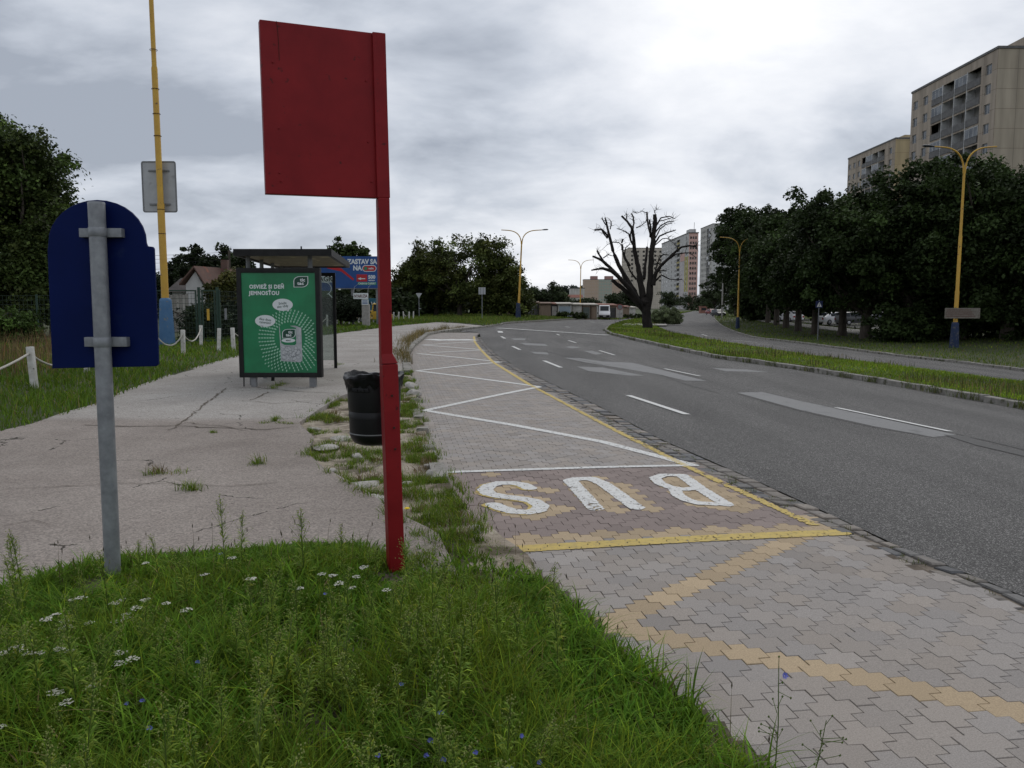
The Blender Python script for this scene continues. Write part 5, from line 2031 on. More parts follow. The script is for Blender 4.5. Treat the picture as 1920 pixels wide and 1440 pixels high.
def block(name, label, x0, x1, y0, y1, z0, H, mats, side_holes, front_holes=(), log=None, depth=.22, roof=.35, sub=True, roof_mat=None):
    """slab tower: long facade looks toward -x (the road), gable toward the viewer"""
    t = thing(name, label, 'building', (x0, y0, z0))
    W, D = y1 - y0, x1 - x0
    mb = MB()
    face_with_holes(mb, (0, 0, 0), (0, 1, 0), (-1, 0, 0), W, H, [h[:4] for h in side_holes] + (log['holes'] if log else []), depth)
    mb.add([(D, 0, 0), (D, W, 0), (D, W, H), (D, 0, H)], [(0, 1, 2, 3)])
    mb.add([(0, W, 0), (D, W, 0), (D, W, H), (0, W, H)], [(3, 2, 1, 0)])
    mb.build('wall', mats[0], t)
    fm = MB()
    face_with_holes(fm, (0, 0, 0), (1, 0, 0), (0, -1, 0), D, H, [h[:4] for h in front_holes], depth)
    fm.build('gable_wall', mats[1], t)
    rm = MB()
    rm.box(-.12, D + .12, -.12, W + .12, H + .002, H + roof)
    rm.build('roof', roof_mat or M['railing'], t)
    for h in side_holes:
        window_part(t, (0, h[0], h[2]), (0, 1, 0), (-1, 0, 0), h[1] - h[0], h[3] - h[2], depth, h[4], sub)
    for h in front_holes:
        window_part(t, (h[0], 0, h[2]), (1, 0, 0), (0, -1, 0), h[1] - h[0], h[3] - h[2], depth, h[4], sub)
    # dark inside so openings read as rooms
    return t


M['panel_a'] = panel_mat('panel_tan', (.42, .355, .285), (.39, .325, .26), .7)
M['panel_ag'] = panel_mat('panel_grey_tan', (.40, .345, .27), (.38, .325, .25), .6, 3.0)
M['panel_b'] = panel_mat('panel_ochre', (.45, .355, .21), (.42, .33, .195), .5)
M['panel_c'] = panel_mat('panel_pale_tan', (.56, .50, .42), (.52, .465, .39), .4)
M['panel_grey'] = panel_mat('panel_grey', (.56, .54, .51), (.52, .50, .47), .5)
FL = 2.83


def tower(name, label, x0, x1, y0, y1, z0, H, mats, cols, bays, floors, sub=True, front=(), glazed=.35, seed=0, ww=1.5, wh=1.45, rail=None, min_floor=0, extra=None):
    rng = np.random.default_rng(seed)
    holes = []
    fr = []
    base = H - floors * FL - 1.2
    for f in range(min_floor, floors):
        zz = base + f * FL + .95
        for c in cols:
            holes.append((c - ww / 2, c + ww / 2, zz, zz + wh, 2))
        for c in front:
            fr.append((c - ww / 2, c + ww / 2, zz, zz + wh, 2))
    lh = []
    if bays:
        for f in range(min_floor, floors):
            zz = base + f * FL
            lh.append((bays[0], bays[-1], zz + .12, zz + FL - .12))
    t = block(name, label, x0, x1, y0, y1, z0, H, mats, holes, fr, {'holes': lh} if bays else None, sub=sub)
    if bays:
        W0, W1 = bays[0], bays[-1]
        MB().box(1.3, 1.4, W0, W1, base + min_floor * FL, H - 1.2).build('loggia_wall', M['loggia'], t)
        for k, yb_ in enumerate(bays[1:-1]):
            MB().box(-.06, 1.29, yb_ - .08, yb_ + .08, base + min_floor * FL, H - 1.2).build('divider', M['win_frame'], t)
        cnt = 0
        for f in range(min_floor, floors):
            zz = base + f * FL
            for a, b in zip(bays[:-1], bays[1:]):
                bal = MB().box(-.10, -.05, a + .12, b - .12, zz + .16, zz + 1.12).box(-.09, -.06, a + .12, b - .12, zz + 1.16, zz + 1.2).build('balcony', rail or M['railing'], t)
                if rng.random() < glazed:
                    n_ = 3
                    m = MB()
                    m.box(-.045, .01, a + .12, b - .12, zz + 2.55, zz + 2.66)
                    for q in range(n_ + 1):
                        yy = a + .12 + (b - a - .24) * q / n_
                        m.box(-.045, .01, yy - .04, yy + .04, zz + 1.2, zz + 2.55)
                    gl = m.build('glazing', M['win_frame'], bal)
                    MB().box(-.02, -.012, a + .13, b - .13, zz + 1.2, zz + 2.6).build('pane', M['pane'], bal)
                else:
                    MB().box(1.22, 1.28, a + .5, a + 2.2, zz + .25, zz + 2.3).build('balcony_door', M['pane'], bal)
    return t


zb = -.9
HA = 39.2
A0 = 118.6
colsA = [120.7 - A0, 138.6 - A0, 142.0 - A0]
baysA = [122.6 - A0, 126.2 - A0, 129.7 - A0, 133.2 - A0, 136.6 - A0]
tw = tower('tower_block', 'nearest tan panel tower block with a recessed grid of balconies at the upper right', 69.9, 84, A0, 143.4, zb, HA, (M['panel_a'], M['panel_ag']), colsA, baysA, 13, glazed=.42, seed=3)
MB().box(5.5, 12.5, 3, 10, HA + .36, HA + 2.6).build('roof_house', M['panel_a'], tw)
tw2 = tower('tower_block', 'ochre panel tower block just left of the nearest tower, half behind trees', 92.6, 106, 197, 224.3, zb, 42.4, (M['panel_a'], M['panel_b']), [2.4, 20.2, 23.2, 26.2], [5.5, 9, 12.5, 16, 18.5], 13, glazed=.4, seed=5, min_floor=6)
MB().box(4, 10, 4, 12, 42.76, 44.2).build('roof_house', M['panel_b'], tw2)

M['c_grey'] = panel_mat('panel_c_grey', (.54, .53, .52), (.50, .49, .48), .3)
M['c_violet'] = panel_mat('panel_c_violet', (.54, .50, .50), (.50, .465, .47), .3)
M['c_pink'] = mat('panel_c_pink', (.60, .39, .345), (.56, .36, .32), .4, .9)
M['c_lime'] = mat('panel_c_lime', (.48, .42, .13), (.45, .39, .14), .4, .9)
M['c_yellow'] = mat('balcony_yellow', (.42, .36, .16), rough=.8)
# colourful far tower
x0, y0, y1 = 99.2, 452, 534
HC = 42.6
t = thing('tower_block', 'far grey tower block with pink and lime painted wall strips', 'building', (x0, y0, zb))
mb = MB()
fl = 13
bC = HC - 1.4 - fl * FL
sh, fh = [], []
for f in range(fl):
    z = bC + f * FL + .9
    for c in (6.0,):
        sh.append((c - .8, c + .8, z, z + 1.5))
    for c in (37.5, 34.5, 48, 56, 64, 72, 78):
        sh.append((c - .9, c + .9, z, z + 1.5))
    for c in (1.1, 2.5, 3.9):
        fh.append((c - .5, c + .5, z, z + 1.5))
bal = [(24.0, 32.5, bC + f * FL + .1, bC + f * FL + FL - .15) for f in range(fl)]
face_with_holes(mb, (0, 0, 0), (0, 1, 0), (-1, 0, 0), y1 - y0, HC, sh + bal, .25)
mb.add([(5.2, 0, 0), (5.2, 82, 0), (5.2, 82, HC), (5.2, 0, HC)], [(0, 1, 2, 3)])
mb.build('wall', M['c_grey'], t)
fm = MB()
face_with_holes(fm, (0, 0, 0), (1, 0, 0), (0, -1, 0), 5.2, HC, fh, .25)
fm.build('pink_wall', M['c_pink'], t)
MB().box(-.1, -.02, 1.5, 9.5, bC + 2 * FL, bC + 8.3 * FL).build('lime_strip', M['c_lime'], t) if False else None
for c0, c1 in ((1.2, 4.9), (7.1, 9.8)):
    MB().box(-.10, -.02, c0, c1, bC + 2 * FL, bC + 9 * FL).build('lime_strip', M['c_lime'], t)
MB().box(-.09, -.02, 10.5, 23, 0, bC + 8.2 * FL).build('violet_strip', M['c_violet'], t)
MB().box(-.12, -.02, 10.0, 22, bC + 8.25 * FL, bC + 10 * FL).build('pink_band', M['c_pink'], t)
MB().box(-.2, 5.4, -.5, 82.2, HC + .002, HC + .5).build('roof', M['railing'], t)
MB().box(1, 4.5, 3, 12, HC + .51, HC + 2.5).build('roof_house', M['c_grey'], t)
MB().tube([(3, 1, HC + .5), (3, 1, HC + 6)], .12, 6).build('mast', M['grey_metal'], t)
MB().box(1.0, 1.1, 24.0, 32.5, bC, HC - 1.4).build('loggia_wall', M['loggia'], t)
for f in range(fl):
    z = bC + f * FL
    MB().box(-.14, -.06, 24.0, 32.5, z + .1, z + 1.15).build('balcony', M['c_yellow'] if f in (0, 1, 3, 7, 8, 11, 12) else M['c_grey'], t)
for h in sh:
    window_part(t, (0, h[0], h[2]), (0, 1, 0), (-1, 0, 0), h[1] - h[0], h[3] - h[2], .25, 2, False)
for h in fh:
    window_part(t, (h[0], 0, h[2]), (1, 0, 0), (0, -1, 0), h[1] - h[0], h[3] - h[2], .25, 2, False)

tower('tower_block', 'far tan tower block between the colourful tower and the chestnuts', 100.5, 114, 404, 430, zb, 42.8, (M['panel_grey'], M['c_grey']), [2.5, 14, 17, 20, 23], [5, 8.5, 12], 13, sub=False, front=(3, 8, 12), glazed=.3, seed=9, min_floor=2)
tower('tower_block', 'farthest brownish tower block behind the left limbs of the bare tree', 80.5, 104, 556, 590, zb, 41.5, (M['panel_c'], M['panel_c']), [5, 12, 19, 27], None, 13, sub=False, front=(2.5, 6.5, 10.5, 14.5, 18.5, 22), seed=11, min_floor=5)


# distant panel building with pink and green sections
def far_block(label, px0, px1, ytop, Y, sections, floors, ncol, roofs):
    a, b = at(px0, ytop, Y), at(px1, ytop, Y)
    t = thing('panel_building', label, 'building', (a.x, Y, zb))
    H = a.z - zb
    W = b.x - a.x
    for (u0, u1, mt) in sections:
        m = MB()
        hs = []
        n = max(1, round(ncol * (u1 - u0)))
        for f in range(floors):
            z = H - 1.0 - (f + 1) * 2.85 + .9
            for k in range(n):
                c = (k + .5) / n * W * (u1 - u0)
                hs.append((c - .62, c + .62, z, z + 1.35))
        face_with_holes(m, (u0 * W, 0, 0), (1, 0, 0), (0, -1, 0), W * (u1 - u0), H, hs, .3)
        m.build('wall', mt, t)
        for h in hs:
            window_part(t, (u0 * W + h[0], 0, h[2]), (1, 0, 0), (0, -1, 0), 1.24, 1.35, .3, 2, False)
    MB().box(.0, W, .4, 13, 0, H - .01).build('body', sections[0][2], t)
    MB().box(-.2, W + .2, -.2, 13, H + .002, H + .45).build('roof', M['railing'], t)
    for u0, u1, mt in roofs:
        MB().box(u0 * W, u1 * W, 2, 9, H + .46, H + 3.4).build('roof_house', mt, t)
    return t


M['d_pink'] = mat('plaster_pink', (.52, .40, .31), (.48, .37, .285), .2, .9)
M['d_green'] = mat('plaster_green', (.36, .40, .345), (.385, .415, .36), .2, .9)
M['d_rose'] = mat('plaster_rose', (.34, .20, .18), rough=.9)
far_block('distant eight storey building in pink and pale green left of the bare tree', 1095, 1172, 524.5, 727, [(0, .36, M['d_pink']), (.36, .68, M['d_green']), (.68, 1, M['d_pink'])], 8, 16, [(.17, .34, M['d_rose']), (.52, .72, M['d_rose'])])
a, b = at(1069, 541, 640), at(1096, 541, 640)
t = thing('low_building', 'distant pale low building left of the pink panel building', 'building', (a.x, 640, -1))
MB().box(0, b.x - a.x, 0, 10, 0, a.z + 1).build('wall', M['panel_grey'], t)
MB().box(-.3, b.x - a.x + .3, -.3, 10.3, a.z + 1.002, a.z + 1.5).build('roof', M['railing'], t)
M['roof_red'] = mat('red_roof', (.22, .075, .05), (.15, .06, .045), .8, .85)
a, b = at(1061, 553, 420), at(1092, 558, 420)
t = thing('low_building', 'distant long shed with a red roof below the pale low building', 'building', (a.x, 420, -1))
MB().box(0, b.x - a.x, 0, 8, 0, b.z + 1).build('wall', M['white_paint'], t)
MB().prism([Vector((-.4, -.4, b.z + 1.0)), Vector((-.4, 8.4, b.z + 1.0)), Vector((-.4, 4, a.z + 1.2))], (b.x - a.x + .8, 0, 0)).build('roof', M['roof_red'], t)
# wooded hill on the skyline
xs_ = np.linspace(at(1030, 560, 900).x, at(1110, 560, 900).x, 40)
V, Fc, T, c = leaf_cloud([(x_, 900, 6 + 9 * math.sin((k_ + 1) / 41 * 3.14) ** .7, 6, 10, 9) for k_, x_ in enumerate(xs_)], 300, 24, 2.2, np.random.default_rng(8), 3.5, col=(.05, .065, .05), var=.15)
o = np_mesh('wooded_hill', V, Fc, M['leaf'], None, T)
tag(o, 'hazy wooded hill on the skyline left of the panel building', 'wood', kind='stuff')



def wood(name, label, px0, px1, Y, z0, h, seed, n=240, size=.7, col=(.030, .044, .016)):
    a, b = at(px0, 590, Y).x, at(px1, 590, Y).x
    rng = np.random.default_rng(seed)
    m = 26
    E = [(a + (b - a) * k / (m - 1), Y + rng.normal() * 2, z0 + h * .45 * rng.uniform(.8, 1.15), abs(b - a) / m * 1.3, 3, h * .55 * rng.uniform(.75, 1.2)) for k in range(m)]
    V, Fc, T, c = leaf_cloud(E, n, 60, size, rng, 1.5, shell=.3, col=col)
    return tag(np_mesh(name, V, Fc, M['leaf'], None, T), label, 'wood', kind='stuff')


wood('far_wood', 'dark belt of trees and scrub behind the car park', 1395, 2100, 124, -1.2, 7, 901, 420)
wood('far_wood', 'dark scrub behind the bushy trees at the junction', 690, 975, 128, -.3, 5, 902, 300)
wood('far_wood', 'dark scrub and trees behind the left fence and the houses', -400, 345, 95, 0, 5.5, 903, 330)
wood('far_wood', 'scrub behind the shelter and the billboard', 455, 760, 100, 0, 3.6, 904, 240)

# ------------------------------------------------------------------ garages
def garage(label, px0, px1, Y, top, wall, front, roof, side=None, deep=6.5, sw=0.0, group='row of garages'):
    """px0..px1 front, sw = width of the side wall shown to its right (in px)"""
    a, b = at(px0, top, Y), at(px1, top, Y)
    z0 = float(g(a.x, Y)) + .1
    W = b.x - a.x
    H = a.z - z0
    t = thing('garage', label, 'garage', (a.x, Y, z0), 0, group)
    MB().box(0, W, 0, deep, -.2, H * .84).build('wall', wall, t)
    MB().box(W * .09, W * .91, -.07, -.003, 0, H * .72).build('door', front, t)
    m = MB()
    m.prism([Vector((-.2, -.35, H * .86)), Vector((-.2, -.35, H * .92)), Vector((-.2, deep + .2, H * 1.0)), Vector((-.2, deep + .2, H * .93))], (W + .4, 0, 0))
    m.build('roof', roof, t)
    if side:
        MB().box(W + .003, W + .05, .02, deep - .02, 0, H * .83).build('side_wall', side, t)
    return t


M['g_dark'] = mat('graffiti_wall', (.055, .055, .058), (.11, .105, .10), 1.2, .9)
M['g_brown'] = mat('brown_boards', (.27, .205, .15), (.20, .15, .11), 1.5, .9, stretch=(6, 6, .4))
M['g_blue'] = mat('blue_door', (.27, .33, .38), (.33, .39, .43), 1.5, .7)
M['g_white'] = mat('whitewash', (.55, .53, .49), (.36, .34, .31), 1.2, .9, c3=(.15, .14, .13), c3scale=3, c3lo=.6, c3hi=.64)
M['g_roof_b'] = mat('brown_roof', (.23, .15, .11), (.16, .115, .09), 1.0, .9)
M['g_roof_p'] = mat('pale_roof', (.55, .51, .44), (.45, .41, .36), 1.0, .9)
M['g_roof_r'] = mat('rusty_roof', (.30, .14, .105), (.22, .12, .09), 1.0, .9)
M['g_green'] = mat('dull_green_door', (.10, .125, .115), (.14, .16, .145), 1.2, .8)
M['g_teal'] = mat('teal_box', (.03, .13, .20), (.04, .16, .23), 1, .6)
gt = garage('dark garage with bold grey graffiti behind the yellow junction lamp', 982, 1010, 128, 564.5, M['g_dark'], M['g_dark'], M['g_roof_b'])
M['graffiti'] = mat('graffiti_grey', (.30, .31, .32), (.22, .23, .24), 2, .8)
m = MB()
W = at(1010, 590, 128).x - at(982, 590, 128).x
for pts in ([(.12, .1), (.16, 1.5)], [(.38, 1.75), (.55, 1.2)], [(.86, 1.6), (.62, 1.0), (.36, .12)]):
    m_ = MB()
    q = [Vector((u * W, -.075, .25 + z)) for u, z in pts]
    for s, e in zip(q[:-1], q[1:]):
        m_.bar(s, e, .34, .012, (1, 0, 0))
    m_.build('graffiti', M['graffiti'], gt)
garage('brown boarded shed right of the graffiti garage', 1011, 1033, 127.5, 566, M['g_brown'], M['g_brown'], M['g_roof_b'])
garage('garage with small white notices left of the pale roofed one', 1034, 1045, 129, 566.5, M['g_dark'], M['g_white'], M['g_roof_r'])
garage('garage with a pale roof and light blue door', 1046, 1072, 128.5, 566.5, M['g_white'], M['g_blue'], M['g_roof_p'])
garage('whitewashed garage with scrawled graffiti under the slender yellow lamp', 1073, 1091, 130, 567.5, M['g_white'], M['g_white'], M['g_roof_p'])
garage('garage with dull green door just left of the white van', 1092, 1107, 131, 568, M['g_brown'], M['g_green'], M['g_roof_p'])
garage('tan boarded garage partly hidden by the white van', 1108, 1119, 131.5, 568, M['g_brown'], M['g_brown'], M['g_roof_p'])
garage('garage with a rusty red roof right behind the white van', 1121, 1140, 140, 568.5, M['g_white'], M['g_green'], M['g_roof_r'])
garage('second rusty roofed garage to the right of the van', 1141, 1156, 146, 569, M['g_brown'], M['g_dark'], M['g_roof_r'])
garage('receding garage with a white end wall left of the bare trunk', 1157, 1168, 156, 571, M['g_white'], M['g_white'], M['g_roof_r'])
garage('small receding garage with a brown door close to the bare trunk', 1169, 1180, 170, 572.5, M['g_brown'], M['g_brown'], M['g_roof_r'])
garage('farthest pale garage seen just left of the bare trunk', 1181, 1192, 186, 574, M['g_white'], M['g_white'], M['g_roof_p'])
garage('low brick hut half hidden in the bushy trees', 950, 966, 124, 566, M['g_roof_r'], M['g_brown'], M['g_roof_b'])

# ------------------------------------------------------------------ white house and wall on the left
t = thing('white_house', 'white gabled house with a reddish tiled roof behind the gate', 'house', (at(347, 560, 62).x, 62, 0))
ex = at(387, 560, 62).x - t.location.x
ze, za, ze2 = at(347, 531, 62).z, at(366, 505, 62).z, at(387, 540, 62).z
ax = at(366, 505, 62).x - t.location.x
M['plaster'] = mat('white_plaster', (.55, .54, .53), (.45, .44, .43), 1, .9)
MB().prism([Vector((0.1, 0, 0)), Vector((ex - .1, 0, 0)), Vector((ex - .1, 0, ze2 - .1)), Vector((ax, 0, za - .15)), Vector((.1, 0, ze - .1))], (2.2, 9, 0)).build('wall', M['plaster'], t)
M['tiles'] = mat('roof_tiles', (.15, .085, .065), (.10, .065, .055), 1.5, .9, .02, 14, c3=(.22, .09, .06), c3scale=1.5)
sh_ = Vector((2.2, 9, 0))
for (p, q) in ((Vector((ax, -.3, za + .1)), Vector((ex + .25, -.3, ze2 - .15))), (Vector((ax, -.3, za + .1)), Vector((-.3, -.3, ze - .15)))):
    MB().prism([p, q, q + Vector((0, 0, .16)), p + Vector((0, 0, .16))], sh_ * 1.06).build('roof', M['tiles'], t)
for u, w in ((.42, .3), (.7, .6), (.3, .75)):
    base_p = Vector((ax, -.3, za + .1)).lerp(Vector((ex + .25, -.3, ze2 - .15)), w) + sh_ * u + Vector((0, 0, .19))
    MB().rbox(base_p.x - .25, base_p.x + .25, base_p.y - .5, base_p.y + .5, base_p.z - .06, base_p.z + .05, .02).build('skylight', M['white_paint'], t)
MB().box(ax + .9, ax + 1.4, 3, 3.5, za - .6, za + .9).build('chimney', M['tiles'], t)
t = thing('dark_roofed_house', 'low house with a dark tiled roof between the lamp post and the white house', 'house', (at(317, 560, 66).x, 66, 0))
w = at(346, 560, 66).x - t.location.x
zt_ = at(330, 519, 66).z
ze_ = at(330, 545, 66).z
MB().box(.2, w - .2, .2, 6, 0, ze_).build('wall', M['plaster'], t)
MB().prism([Vector((-.2, -.3, ze_ - .1)), Vector((-.2, 6.4, ze_ - .1)), Vector((-.2, 3, zt_))], (w + .4, 0, 0)).build('roof', mat('dark_tiles', (.035, .03, .028), (.06, .05, .045), 2, .9), t)
t = thing('garden_wall', 'pale concrete garden wall with black scrawls behind the gate', 'wall', (at(306, 590, 46).x, 46, 0))
w = at(352, 590, 46).x - t.location.x
zt_ = at(330, 553, 46).z
mw = MB()
for k in range(4):
    mw.box(w * k / 4 + .03, w * (k + 1) / 4 - .03, 0, .12, 0, zt_)
wall_ = MB().box(0, w, .02, .12, 0, zt_).build('wall', M['g_white'], t)
for k in range(5):
    MB().box(w * k / 4 - .07, w * k / 4 + .07, -.03, .019, 0, zt_ + .05).build('post', M['concrete'], t)
for k in range(7):
    x = w * .25 + random.random() * w * .6
    z = zt_ * random.uniform(.25, .6)
    MB().tube([(x + .28 * math.cos(a_) * (1 + .3 * math.sin(3 * a_ + k)), .0, z + .22 * math.sin(a_ * 1.3 + k)) for a_ in np.linspace(0, 5, 14)], .022, 5).build('scrawl', M['dark_metal'], t)
# raised level-crossing style barrier
t = thing('barrier_pole', 'raised red and white barrier pole beside the yellow lamp', 'barrier', (at(314, 600, 40).x, 40, 0))
h0_, h1_ = 0, at(314, 490, 40).z
bx_ = at(309, 490, 40).x - t.location.x
n_ = 9
for k in range(n_):
    p, q = Vector((0, 0, .9)).lerp(Vector((bx_, 0, h1_)), k / n_), Vector((0, 0, .9)).lerp(Vector((bx_, 0, h1_)), (k + 1) / n_)
    MB().tube([p, q], .05, 8).build('stripe', M['sign_red'] if k % 2 else M['white_paint'], t, True)
MB().rbox(-.16, .16, -.16, .16, 0, 1.05, .03).build('base', M['grey_metal'], t)
# overhead wires with their poles
t = thing('overhead_line', 'thin overhead wires on poles far behind the lamp post', 'power line', (-60, 74, 0))
for x in (0, 34):
    MB().tube([(x, 0, 0), (x, 0, 6.6)], [.14, .1], 10).build('pole', M['bark'], t, True)
for k, z in enumerate((5.2, 5.75, 6.1, 6.45)):
    MB().tube([(x, 0, z - .5 * (4 * (x / 34) * (1 - x / 34))) for x in np.linspace(0, 34, 14)], .014, 5).build('wire', M['dark_metal'], t)

# ------------------------------------------------------------------ billboard and boards
BBY = 61
a, b = at(597, 480.5, BBY), at(721, 540, BBY)
t = thing('billboard', 'blue billboard with white lettering and a red arrow behind the shelter', 'billboard', ((a.x + b.x) / 2, BBY, 0))
w, zl, zh = b.x - a.x, b.z, a.z
M['bb_blue'] = mat('print_blue', (.010, .055, .20), (.014, .075, .26), .7, .5)
M['bb_red'] = mat('print_red', (.42, .015, .02), rough=.5)
M['bb_green'] = mat('print_green', (.02, .22, .12), rough=.5)
bd = MB().box(-w / 2, w / 2, 0, .12, zl, zh).build('board', M['bb_blue'], t)
MB().box(-w / 2 - .04, w / 2 + .04, .03, .14, zl - .08, zl - .003).build('frame', M['grey_metal'], t)
for x in (-w * .35, 0, w * .38):
    MB().box(x - .09, x + .09, .13, .30, -.2, zh - .2).build('leg', M['grey_metal'], t)
KB = BBY / F * .9985


def BBp(px, py, d=.0):
    p = at(px, py, BBY)
    return Vector((p.x - t.location.x, -.004 - d, p.z))


text_part('lettering', 'ZASTAV SA', .50, M['print_white'], bd, BBp(679, 491), bold=.022, sx=.88)
text_part('lettering', 'NA', .50, M['print_white'], bd, BBp(670, 503), bold=.022, sx=.9)


def pill(c, rx, rz, d, mt, name):
    o = []
    for k in range(24):
        an = 2 * math.pi * k / 24
        o.append(c + Vector(((rx - rz) * (1 if math.cos(an) > 0 else -1) + rz * math.cos(an), -d, rz * math.sin(an))))
    MB().prism(o, (0, .002, 0)).build(name, mt, bd)


cpt = BBp(692.5, 503.3)
pill(cpt, .54, .25, .002, M['print_white'], 'badge')
pill(cpt, .49, .20, .006, M['bb_red'], 'badge')
o = []
pill(cpt + Vector((-.27, 0, 0)), .131, .13, .010, M['bb_green'], 'emblem')
text_part('lettering', 'naše', .22, M['print_white'], bd, cpt + Vector((.13, -.012, 0)), bold=.006)
q0, q1 = BBp(668.5, 514.5), BBp(705.5, 528)
MB().prism([Vector((q0.x, -.006, q1.z)), Vector((q0.x + (q1.x - q0.x) * .54, -.006, q1.z)), Vector((q0.x + (q1.x - q0.x) * .54, -.006, q0.z)), Vector((q0.x, -.006, q0.z))], (0, .003, 0)).build('red_field', M['bb_red'], bd)
ac = BBp(677.5, 522.6, .008)
m = MB()
m.add([ac + Vector((-.28, 0, 0)), ac + Vector((-.02, 0, -.10)), ac + Vector((-.02, 0, .10))], [(0, 1, 2)])
m.add([ac + Vector((-.02, 0, -.035)), ac + Vector((.30, 0, -.035)), ac + Vector((.30, 0, .035)), ac + Vector((-.02, 0, .035))], [(0, 1, 2, 3)])
m.build('arrow', M['print_white'], bd)
text_part('lettering', '500', .36, M['print_white'], bd, BBp(697, 519.7), bold=.018)
text_part('lettering', 'METROV', .12, M['print_white'], bd, BBp(697, 526), bold=.006)
q0 = BBp(688, 531.7)
MB().box(q0.x - .70, q0.x + .72, -.005, -.002, q0.z - .10, q0.z + .10).build('green_field', M['bb_green'], bd)
text_part('lettering', 'CASH & CARRY', .19, M['print_white'], bd, q0 + Vector((0, -.004, 0)), bold=.006)
MB().prism([BBp(615, 498, .001), BBp(640, 503, .001), BBp(664, 523, .001), BBp(662, 526, .001), BBp(640, 509, .001), BBp(613, 503, .001)], (0, .003, 0)).build('red_stroke', M['bb_red'], bd)
# AGRI board behind the end glass
a, b = at(596, 512, 56), at(629, 556, 56)
t = thing('advert_board', 'white and blue board with black AGRI lettering seen through the shelter end glass', 'sign', ((a.x + b.x) / 2, 56, 0))
w = b.x - a.x
bd = MB().box(-w / 2, w / 2, 0, .05, b.z, a.z).build('board', M['print_white'], t)
MB().box(-w / 2, w / 2, -.004, -.001, b.z + (a.z - b.z) * .25, a.z - (a.z - b.z) * .40).build('blue_field', M['bb_blue'], bd)
MB().box(-w / 2, w / 2, -.004, -.001, b.z, b.z + (a.z - b.z) * .248).build('green_field', mat('field_green', (.03, .06, .02), rough=.6), bd)
text_part('lettering', 'AGRI', .50, M['dark_metal'], bd, (0, -.006, a.z - .42), bold=.012, sx=.95)
MB().tube([(.42 * math.cos(a_) - .1, -.012, (a.z + b.z) / 2 - .25 + .42 * math.sin(a_)) for a_ in np.linspace(-1.3, 1.7, 14)], .03, 6).tube([(.12, -.012, (a.z + b.z) / 2 - .62), (.36, -.012, (a.z + b.z) / 2 - .88)], .04, 6).build('ring_mark', M['print_white'], bd)
for x in (-w * .35, w * .35):
    MB().box(x - .05, x + .05, .051, .13, -.2, a.z - .1).build('leg', M['dark_metal'], t)
# hanging white board with red dark letters
a, b = at(662.5, 549.5, 58.6), at(690.5, 560.5, 58.6)
t = thing('hanging_board', 'white board with dark red capitals hanging on two thin rods under the billboard', 'sign', ((a.x + b.x) / 2, 58.6, b.z))
w, h = b.x - a.x, a.z - b.z
bd = MB().box(-w / 2, w / 2, 0, .03, 0, h).build('board', M['print_white'], t)
text_part('lettering', 'NYARUZIA', h * .72, mat('print_maroon', (.09, .012, .012), rough=.6), bd, (0, -.003, h * .46), bold=.008, sx=w / (h * .72) / 5.6)
for x in (-w / 2 + .03, w / 2 - .03):
    MB().tube([(x, .015, h), (x, .3, h + .45), (x, 1.9, h + .75)], .012, 6).build('rod', M['galv'], t)
a, b = at(678, 561.5, 58.2), at(691, 571.5, 58.2)
t = thing('notice_sign', 'small white notice with blue lines on a concrete pillar under the hanging board', 'sign', ((a.x + b.x) / 2, 58.2, 0))
w = b.x - a.x
MB().box(-w / 2, w / 2, 0, .03, b.z, a.z).build('plate', M['print_white'], t)
for k in range(3):
    z = b.z + (a.z - b.z) * (.25 + .25 * k)
    MB().box(-w * .4, w * .38, -.004, -.001, z - .025, z + .025).build('print_line', M['bb_blue'], t)
MB().rbox(-.26, .26, .05, .5, -.2, b.z + .05, .02).build('pillar', M['concrete'], t)
# teal container
a, b = at(690, 559.5, 72), at(724, 585, 72)
t = thing('shipping_container', 'teal container with white letters behind the fence beside the red post', 'container', (a.x, 72, b.z - .6))
w, h = b.x - a.x, a.z - b.z + .6
m = MB()
n_ = 16
zig = []
for k in range(n_):
    x0_, x1_ = w * k / n_, w * (k + 1) / n_
    m.box(x0_ + .002, x1_ - .002, (.03 if k % 2 else 0), 2.4, .12, h - .12)
wl = MB()
prof = []
for k in range(n_):
    x0_, x1_ = w * k / n_, w * (k + 1) / n_
    d_ = .04 if k % 2 else 0
    prof += [Vector((x0_ + .02, d_, .1)), Vector((x1_ - .02, d_, .1))]
prof += [Vector((w, 2.4, .1)), Vector((0, 2.4, .1))]
wl.prism(prof, (0, 0, h - .2)).build('body', M['g_teal'], t)
fr_ = MB().box(-.03, w + .03, -.03, 2.43, h - .099, h).build('top_frame', M['g_teal'], t)
MB().box(-.03, w + .03, -.03, 2.43, 0, .099).build('bottom_frame', M['g_teal'], t)
text_part('lettering', 'U T A', .4, M['print_white'], t, (w * .55, -.012, h * .74), bold=.01, sx=1.2)


# ------------------------------------------------------------------ vehicles
M['paint_grey'] = mat('car_grey', (.045, .045, .047), rough=.3, spec=.6)
M['paint_red'] = mat('car_red', (.22, .015, .015), rough=.3, spec=.6)
M['paint_dark'] = mat('car_dark', (.02, .022, .028), rough=.3, spec=.6)
M['paint_yellow'] = mat('machine_yellow', (.55, .33, .02), (.45, .27, .03), 2, .5)
M['lamp_glass'] = mat('lamp_glass', (.5, .5, .5), rough=.15)
M['lamp_red'] = mat('lamp_red', (.35, .01, .01), rough=.2)
M['chrome'] = mat('hub', (.35, .35, .36), rough=.3, metal=.8)


